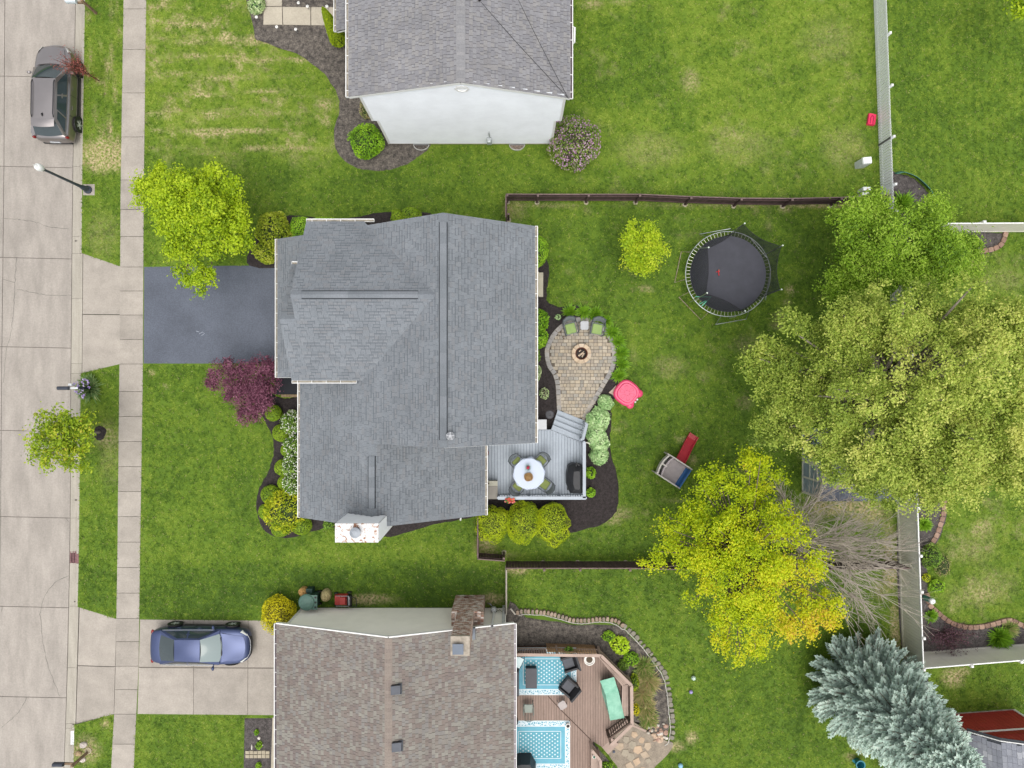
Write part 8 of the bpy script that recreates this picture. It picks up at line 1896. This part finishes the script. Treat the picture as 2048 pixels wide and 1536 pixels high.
# spruces
def spruce(label,base,h_,r0,seed,mat,nlev,dens=1.0,p=.75):
 rg=np.random.RandomState(seed);b0=np.array(W(base[0],base[1],0));t=thing('blue_spruce',label,'tree',tuple(b0),'spruces in the lower right');Vs=[];Ts=[];wood=MB()
 for lv in range(nlev):
  z=.35+(h_-.6)*(lv/nlev)**.92;R=r0*(1-z/h_)**p*rg.uniform(.92,1.08);nb=max(5,int((10+9*R/r0)*dens));a0=rg.rand()*6.28
  for j in range(nb):
   a=a0+2*PI*j/nb+rg.randn()*.13;L=R*rg.uniform(.78,1.12);d=np.array([math.cos(a),math.sin(a),0]);s=np.array([-d[1],d[0],0]);lt=rg.randn()*.10
   nk=max(5,int(L/.085));u=np.linspace(.22,1,nk);zc=z+L*(-.10*u+.20*u**2.2);axis=b0+d*(L*u)[:,None];axis[:,2]=zc
   if L>.5:wood.tube([tuple(axis[0]),tuple(axis[-1])],[.03,.008],4,cap=False)
   for k in range(nk):
    wl_=min(.42,L*.36)*(1.05-u[k])**.6+.09
    for sg in(-1,1,0,2):
     if sg==0 and k<nk-1 and k%2:continue
     if sg==2:
      if rg.rand()<.45:continue
      dr=d*.4+np.array([0,0,.75])+rg.randn(3)*.3;le=.13
     else:
      dr=(d*.75+s*sg*.85 if sg else d)+rg.randn(3)*.13+np.array([0,0,.16]);le=wl_*rg.uniform(.7,1.15)if sg else .2
     dr/=np.linalg.norm(dr);P0=axis[k];P1=P0+dr*le;wv=np.cross(dr,[0,0,1.0]);nw=np.linalg.norm(wv)+1e-6;wv=wv/nw;up_=np.cross(wv,dr);w=.034+.010*rg.rand()
     Vs+=[[P0,P0*.45+P1*.55+wv*w,P1,P0*.45+P1*.55-wv*w],[P0,P0*.45+P1*.55+up_*w,P1,P0*.45+P1*.55-up_*w]]
     tt=.45+rg.randn()*.13+lt+.16*(u[k]-.5);Ts+=[tt,tt]
 V=np.array(Vs).reshape(-1,3);F=np.arange(len(V)).reshape(-1,4);np_mesh('crown',V,F,mat,np.clip(np.array(Ts),0,1),parent=t,loc=tuple(b0+np.array([0,0,h_*.4])))
 wood.tube([(b0[0],b0[1],-.1),(b0[0],b0[1],h_*.5),(b0[0],b0[1],h_)],[.16,.09,.02],7);wood.build('trunk',BARK,t)
 return t
L_BLUE=LEAF('needle_blue',[(.22,.28,.255),(.34,.425,.385),(.46,.55,.495),(.56,.64,.56)],.15);L_BLUEG=LEAF('needle_greenblue',[(.10,.15,.10),(.19,.255,.18),(.30,.37,.26),(.42,.48,.34)],.15)
spruce('tall silver blue spruce in the lower right corner',(1708,1358),9.4,2.7,5,L_BLUE,46,1.25,.60)
spruce('greener blue spruce behind the silver one, next to the red shed',(1812,1476),7.0,1.9,6,L_BLUEG,28)
# thin red sapling by the SUV
ST_=thing('sapling','thin red-twigged sapling leaning over the SUV hood','tree',W(199,162,0));m=MB();rg=random.Random(14);b0=Vector(W(199,162,0));top=Vector(W(150,132,1.9));m.tube([b0,b0.lerp(top,.5),top],[.03,.024,.015],5);tips=[]
for k in range(44):
 s0=b0.lerp(top,rg.uniform(.35,1));e=Vector(W(rg.uniform(85,165),rg.uniform(92,150),rg.uniform(1.7,3.2)));e=s0.lerp(e,rg.uniform(.5,1));m.tube([s0,s0.lerp(e,.5)+Vector((0,0,.08)),e],[.018,.013,.007],4,cap=False);tips+=[s0.lerp(e,u)for u in(.5,.7,.85,1)]
m.build('trunk',M('bark_red',(.13,.065,.05),.9,.3,8),ST_)
rgn=np.random.RandomState(3);tp=np.array([tuple(v)for v in tips]+[tuple(b0.lerp(top,u))for u in np.linspace(.2,.9,25)]);P=np.repeat(tp,7,0)+rgn.randn(len(tp)*7,3)*.07;V,F=leaf_quads(P,unit(rgn.randn(len(P),3)+np.array([0,0,.8])),.055*rgn.uniform(.5,1.3,len(P)),.6,rgn);np_mesh('crown',V,F,L_REDTW,np.clip(.5+rgn.randn(len(P))*.25,0,1),parent=ST_,loc=tuple(top))
tree('corner_tree','lime foliage tip poking into the upper right corner',(2085,-20),[(2062,-12,4.0,.8,.9,.7)],50,40,.15,.35,L_LIME,.08,51,limbs=12)
# shrubs
shrub('round_bush','round lime green bush in the bed below the white house corner',732,283,.55,(.82,.84,.62),3600,.085,L_BRIGHT,2,tone=(.45,.2,.2))
shrub('lilac_bush','lilac bush with mauve flowers at the white house corner',1150,290,1.0,(1.15,1.22,1.0),6000,.085,L_LILACL,3,tone=(.45,.2,.2),flowers=(1500,.075,F_LILAC),lump=.25,core=M('lilac_core',(.05,.04,.03),.95,.4,10))
shrub('dead_bush','brown dry shrub hidden beside the white wall left corner',735,218,.35,(.40,.5,.4),900,.06,L_GRASSY,4,tone=(.6,.2,.2))
# columnar arborvitae
t=thing('columnar_cedar','slim pointed evergreen leaning beside the front path corner','tree',W(681,86,0));rg_=np.random.RandomState(6);b0=np.array(W(681,86,0));n=5200;u=rg_.rand(n)**.8;hh=3.3;R=.46*np.clip(np.minimum(1,(u+.12)*4)*(1-u)**.62,.03,1);a=rg_.rand(n)*6.283;P=b0+np.stack([R*np.cos(a),R*np.sin(a),u*hh+.05],1);Nn=unit(np.stack([np.cos(a),np.sin(a),.6+0*a],1)+rg_.randn(n,3)*.35);V,F=leaf_quads(P,Nn,.10*rg_.uniform(.6,1.3,n),.45,rg_,.1);np_mesh('crown',V,F,L_ARB,np.clip(.28+rg_.randn(n)*.18,0,1),parent=t,loc=tuple(b0));m=MB();m.lathe(tuple(b0),[(.05,0),(.32,.25),(.34,.6),(.25,1.6),(.12,2.6),(.02,3.2)],10);m.build('trunk',M('bush_core',(.028,.045,.012)),t)  # the trunk part is an added solid dark core inside the leaves
shrub('leafy_shrub','olive green leafy shrub between lime maple and garage roof, upper part',548,462,.9,(.85,.90,.8),3600,.10,L_OLIVE,7,tone=(.5,.2,.2));shrub('leafy_shrub','olive green leafy shrub at the asphalt driveway corner, lower part',532,505,.7,(.62,.60,.6),1800,.10,L_OLIVE,8,tone=(.5,.2,.2))
shrub('boxwood','bright green clipped boxwood at the garage roof corner',606,462,.8,(.60,.72,.7),3000,.06,L_BRIGHT,9,ball=True);shrub('boxwood','bright green clipped boxwood strip along the garage north gutter',650,452,.8,(.75,.42,.55),2400,.06,L_BRIGHT,10,ball=True)
shrub('boxwood','large yellow-green clipped bush behind the roof, right of the pair',822,432,.6,(.50,.42,.5),1800,.06,L_BOX,11,ball=True,tone=(.55,.2,.2));shrub('boxwood','small yellow-green clipped bush behind the roof, left of the pair',794,434,.5,(.30,.35,.4),1200,.06,L_BOX,12,ball=True,tone=(.55,.2,.2))
shrub('boxwood','large round boxwood beside the east gutter above the back step',1071,502,.65,(.60,.80,.65),3800,.055,L_BRIGHT,13,ball=True)
shrub('hydrangea','leafy green bush beside the east gutter, upper of two',1076,641,.55,(.55,.58,.55),1900,.10,L_BRIGHT,14,tone=(.35,.2,.2));shrub('hydrangea','leafy green bush beside the east gutter, lower of two',1074,676,.55,(.52,.52,.52),1700,.10,L_BRIGHT,15,tone=(.40,.2,.2));shrub('hydrangea','dark leafy bush mostly hidden under the east gutter',1062,712,.5,(.42,.50,.5),1200,.10,L_GREEN,16)
shrub('variegated_shrub','white-edged leafy shrub peeking out under the east gutter',1068,745,.45,(.35,.45,.4),900,.09,L_HOSTAV,17);shrub('young_shrub','sparse pale yellow shrub in the black mulch near the deck stairs',1089,787,.25,(.24,.28,.22),260,.07,L_HOSTAV,18,core=M('brown_core',(.05,.04,.03),.9));shrub('young_shrub','small grey-green seedling in the mulch left of the patio',1116,634,.12,(.14,.14,.10),160,.07,L_HOSTA,19)
for k,(px,py)in enumerate(((1140,624),(1167,624),(1190,628),(1210,643),(1224,664),(1236,682),(1243,705),(1244,728),(1237,750))):
 blades('daylily',('first','second','third','fourth','fifth','sixth','seventh','eighth','ninth')[k]+' daylily clump clockwise round the paver patio',px,py,190,.46,.016,L_DAY,60+k,group='daylilies round the patio',spread=.10,rise=.75)
for k,(px,py,r)in enumerate(((1211,805,.36),(1196,838,.55),(1192,868,.48),(1198,885,.45),(1198,912,.42))):
 shrub('hosta',('small upper','largest','second from the largest','fourth down','lowest')[k]+' pale sage hosta in the row beside the deck',px,py,.28,(r,r,.32),int(1500*r/.5),.15,L_HOSTA,80+k,cat='plant',group='hostas beside the deck',aspect=.5,lump=.2,core=M('hosta_core',(.05,.085,.04),.95,.3,10))
shrub('young_shrub','small bright green shrub right of the deck railing, upper of two',1181.5,946,.22,(.24,.30,.22),420,.09,L_BRIGHT,90);shrub('young_shrub','small bright green shrub right of the deck railing, lower of two',1181.5,985,.22,(.22,.25,.22),380,.09,L_BRIGHT,91)
for k,(px,py,lob,lab)in enumerate(((986,1046,[(0,0,0,.85),(-.45,.25,-.1,.5),(.1,-.55,-.15,.5),(-.5,-.4,-.2,.5),(.5,.2,0,.55)],'golden globe evergreen against the brown fence, left of three'),(1047,1044,[(0,0,0,.95),(.3,.3,0,.6),(-.3,-.35,0,.6)],'golden globe evergreen, smooth middle one of three'),(1105,1050,[(.1,.25,0,.85),(-.35,-.2,-.1,.6),(.4,-.35,-.1,.55),(.1,-.75,-.25,.42),(-.3,.5,0,.5)],'golden globe evergreen with split lobes, right of three'))):
 shrub('golden_evergreen',lab,px,py,1.0,(.84,1.0,.85),9500,.05,L_ARB,100+k,group='golden evergreens below the deck',ball=True,lobes=lob,aspect=.5,tone=(.55,.2,.22),lump=.20,core=M('arb_core',(.055,.075,.006),.95,.4,12))
BALLS=[(547,826,.40,'by the purple maple'),(563,866,.43,'second down from the purple maple'),(577,900,.36,'third down, nearly hidden by white flowers'),(567,935,.43,'fourth down from the purple maple'),(573,965,.42,'fifth down from the purple maple'),(541,989,.47,'above the yellow nandina'),(534,1023,.40,'left of the yellow nandina'),(561,1056,.44,'below the yellow nandina'),(603,1050,.50,'at the south-west roof corner')]
for k,(px,py,r,lab)in enumerate(BALLS):shrub('boxwood','clipped boxwood ball in the front bed '+lab,px,py,.38,(r,r,.42),2600,.05,L_BOX,110+k,group='boxwood balls in the front bed',ball=True,lump=.05,tone=(.42,.12,.2))
for k,(px,py,r,lab)in enumerate(((585,845,(.55,.55,.6),'uppermost'),(588,890,(.48,.55,.6),'second'),(587,930,(.55,.55,.6),'third'),(588,966,(.50,.55,.6),'lowest'))):shrub('flowering_shrub','white flowering green shrub along the front gutter, '+lab+' of four',px,py,.75,r,1900,.085,L_GREEN,130+k,group='white flowering shrubs in the front bed',flowers=(330,.06,F_WHITE),tone=(.5,.2,.2))
shrub('nandina','yellow-green nandina bush at the lower end of the front bed',571,1022,.75,(.98,.98,.65),3000,.115,L_NAND,140,aspect=.36,tone=(.5,.25,.22),lump=.22)
shrub('young_shrub','small green plant peeking out left of the white chimney',657,1048,.3,(.25,.25,.25),300,.10,L_GREEN,141);shrub('yellow_bush','bright golden yellow bush at the cream house corner',557,1229,.7,(.84,.92,.75),5600,.06,L_GOLDBUSH,142,ball=False,tone=(.55,.25,.18),lump=.12,core=M('gold_core',(.09,.08,.01),.95,.4,12))
for(px,py,r,lab)in((513,1465,.13,'upper green seedling in the corner bed'),(518,1491,.22,'middle leafy green plant in the corner bed'),(517,1531,.16,'lowest green plant in the corner bed')):shrub('seedling',lab,px,py,.12,(r*.8,r,.14),170,.075,L_BRIGHT,px,cat='plant')
shrub('hosta','white-edged hosta at the top of the front path',513,11,.22,(.42,.42,.26),420,.16,L_HOSTAV,150,cat='plant',aspect=.5,core=M('hosta_core',(.05,.085,.04)))
blades('iris_clump','purple flowering iris clump around the black mailbox',181,776,420,.62,.014,L_IRIS,151,spread=.30,rise=.95,flowers=(26,.085,F_IRIS,.75),ell=(.9,1.05))
# garden bed of the cream house
shrub('lime_hosta','glowing lime yellow hosta in the garden bed by the deck',1240,1290,.22,(.52,.42,.28),620,.14,L_HOSTAY,160,cat='plant',aspect=.5,rz=-.6);shrub('garden_plant','bright green leafy plant left of the lime hosta',1217,1272,.2,(.32,.26,.22),420,.08,L_BRIGHT,161,cat='plant');shrub('garden_plant','bright green leafy plant below the lime hosta',1262,1318,.2,(.38,.36,.22),620,.08,L_BRIGHT,162,cat='plant',tone=(.35,.2,.2));shrub('garden_plant','green leafy plant against the deck lattice diagonal',1247,1330,.2,(.28,.26,.2),360,.08,L_GREEN,163,cat='plant')
for k,(px,py,r,lab)in enumerate(((1288,1335,.52,'topmost, mostly green'),(1296,1362,.58,'second from top'),(1284,1388,.56,'middle, tan bladed'),(1290,1415,.52,'fourth, below the tan one'),(1296,1436,.42,'lowest, above the rocks'))):blades('grass_clump','ornamental grass clump in the garden bed, '+lab,px,py,520,r,.011,L_GRASSY,170+k,group='ornamental grasses in the garden bed',spread=.3,rise=.75,tone=((.25,.55,.6,.5,.3)[k],.28))
shrub('yellow_flowers','small yellow flowering plant against the deck east side',1271,1418,.25,(.20,.30,.22),360,.07,L_GOLDBUSH,180,cat='plant');shrub('garden_plant','yellow-green plant against the deck east bench',1268,1365,.25,(.24,.40,.25),420,.08,L_NAND,181,cat='plant',tone=(.35,.2,.2));shrub('garden_plant','green plant at the bottom edge beside the brown deck',1212,1534,.15,(.35,.25,.2),320,.08,L_BRIGHT,182,cat='plant')
shrub('deck_plant','small dark green potted plant at the deck railing',1137,1300,BZ+.3,(.22,.18,.2),200,.07,L_GREEN,183,cat='plant',base=(1137,1302))
# right-hand beds
blades('grass_clump','green strap-leaf clump at the end of the picket fence',1803,408,260,.62,.018,L_DAY,190,spread=.2,rise=.8);blades('grass_clump','green grass clump in the fence corner bed left part',1860,1231,240,.36,.014,L_DAY,191,spread=.12);blades('grass_clump','big green grass clump at the right end of the fence corner bed',1998,1275,420,.62,.016,L_DAY,192,spread=.25);blades('grass_clump','olive green grass clump beside the big green one',2018,1258,260,.42,.012,L_GRASSY,193,spread=.22,tone=(.3,.2));blades('grass_clump','bright green grass tuft beside the tan fence under the big tree',1848,1049,200,.38,.016,L_DAY,194,spread=.14,tone=(.75,.2))
shrub('garden_shrub','loose green shrub beside the tan vinyl fence',1863,1112,.35,(.48,.62,.4),950,.09,L_GREEN,195,tone=(.6,.2,.2));shrub('garden_shrub','small yellow-green shrub beside the tan vinyl fence',1874,1172,.22,(.42,.32,.22),620,.07,L_BRIGHT,196,tone=(.6,.2,.2));shrub('garden_shrub','dry brown-green shrub next to the loose green shrub',1885,1130,.2,(.40,.62,.24),600,.06,L_GRASSY,197,tone=(.55,.2,.25));shrub('garden_plant','yellow seedling beside the tan vinyl fence',1853,1156,.15,(.2,.22,.15),200,.07,L_NAND,198,cat='plant')
# purple barberry: arching dark twigs
t=thing('barberry','dark purple twiggy barberry in the fence corner bed','shrub',W(1878,1265,.05));rg=random.Random(77);m=MB();tips=[];b0=Vector(W(1878,1265,.05))
for k in range(60):
 a_=rg.uniform(0,2*PI);R_=rg.uniform(.4,1.05);e=b0+Vector((R_*math.cos(a_)*1.25+.25,R_*math.sin(a_)*.85-.1,rg.uniform(.3,.9)));mid=b0.lerp(e,.5)+Vector((0,0,.25));m.tube([b0,mid,e],[.012,.009,.004],3,cap=False);tips+=[b0.lerp(mid,.8),mid,mid.lerp(e,.5),e]
m.build('stems',M('barberry_wood',(.10,.06,.055),.9,.3,8),t);rgn=np.random.RandomState(5);tp=np.array([tuple(v)for v in tips]);P=np.repeat(tp,9,0)+rgn.randn(len(tp)*9,3)*.09;V,F=leaf_quads(P,unit(rgn.randn(len(P),3)+np.array([0,0,.8])),.065*rgn.uniform(.5,1.3,len(P)),.6,rgn);np_mesh('foliage',V,F,L_BARB,np.clip(.5+rgn.randn(len(P))*.25,0,1),parent=t,loc=tuple(b0))
shrub('garden_plant','dark green clump under the upper right fence',1942,482,.15,(.35,.3,.2),420,.08,L_GREEN,199,cat='plant')
# grass
rg=np.random.RandomState(99);N0=330000
X=rg.uniform(-26.6,26.6,N0);Y=rg.uniform(-20.2,20.2,N0);ok=np.ones(N0,dtype=bool);PP=np.stack([X,Y],1);py_=768-Y*S
cx_=np.interp(py_,[t_[0]for t_ in CURB_E],[t_[1]for t_ in CURB_E]);ok&=(1024+X*S)>cx_+.8
for poly in EXCL:ok&=~inside(PP,poly)
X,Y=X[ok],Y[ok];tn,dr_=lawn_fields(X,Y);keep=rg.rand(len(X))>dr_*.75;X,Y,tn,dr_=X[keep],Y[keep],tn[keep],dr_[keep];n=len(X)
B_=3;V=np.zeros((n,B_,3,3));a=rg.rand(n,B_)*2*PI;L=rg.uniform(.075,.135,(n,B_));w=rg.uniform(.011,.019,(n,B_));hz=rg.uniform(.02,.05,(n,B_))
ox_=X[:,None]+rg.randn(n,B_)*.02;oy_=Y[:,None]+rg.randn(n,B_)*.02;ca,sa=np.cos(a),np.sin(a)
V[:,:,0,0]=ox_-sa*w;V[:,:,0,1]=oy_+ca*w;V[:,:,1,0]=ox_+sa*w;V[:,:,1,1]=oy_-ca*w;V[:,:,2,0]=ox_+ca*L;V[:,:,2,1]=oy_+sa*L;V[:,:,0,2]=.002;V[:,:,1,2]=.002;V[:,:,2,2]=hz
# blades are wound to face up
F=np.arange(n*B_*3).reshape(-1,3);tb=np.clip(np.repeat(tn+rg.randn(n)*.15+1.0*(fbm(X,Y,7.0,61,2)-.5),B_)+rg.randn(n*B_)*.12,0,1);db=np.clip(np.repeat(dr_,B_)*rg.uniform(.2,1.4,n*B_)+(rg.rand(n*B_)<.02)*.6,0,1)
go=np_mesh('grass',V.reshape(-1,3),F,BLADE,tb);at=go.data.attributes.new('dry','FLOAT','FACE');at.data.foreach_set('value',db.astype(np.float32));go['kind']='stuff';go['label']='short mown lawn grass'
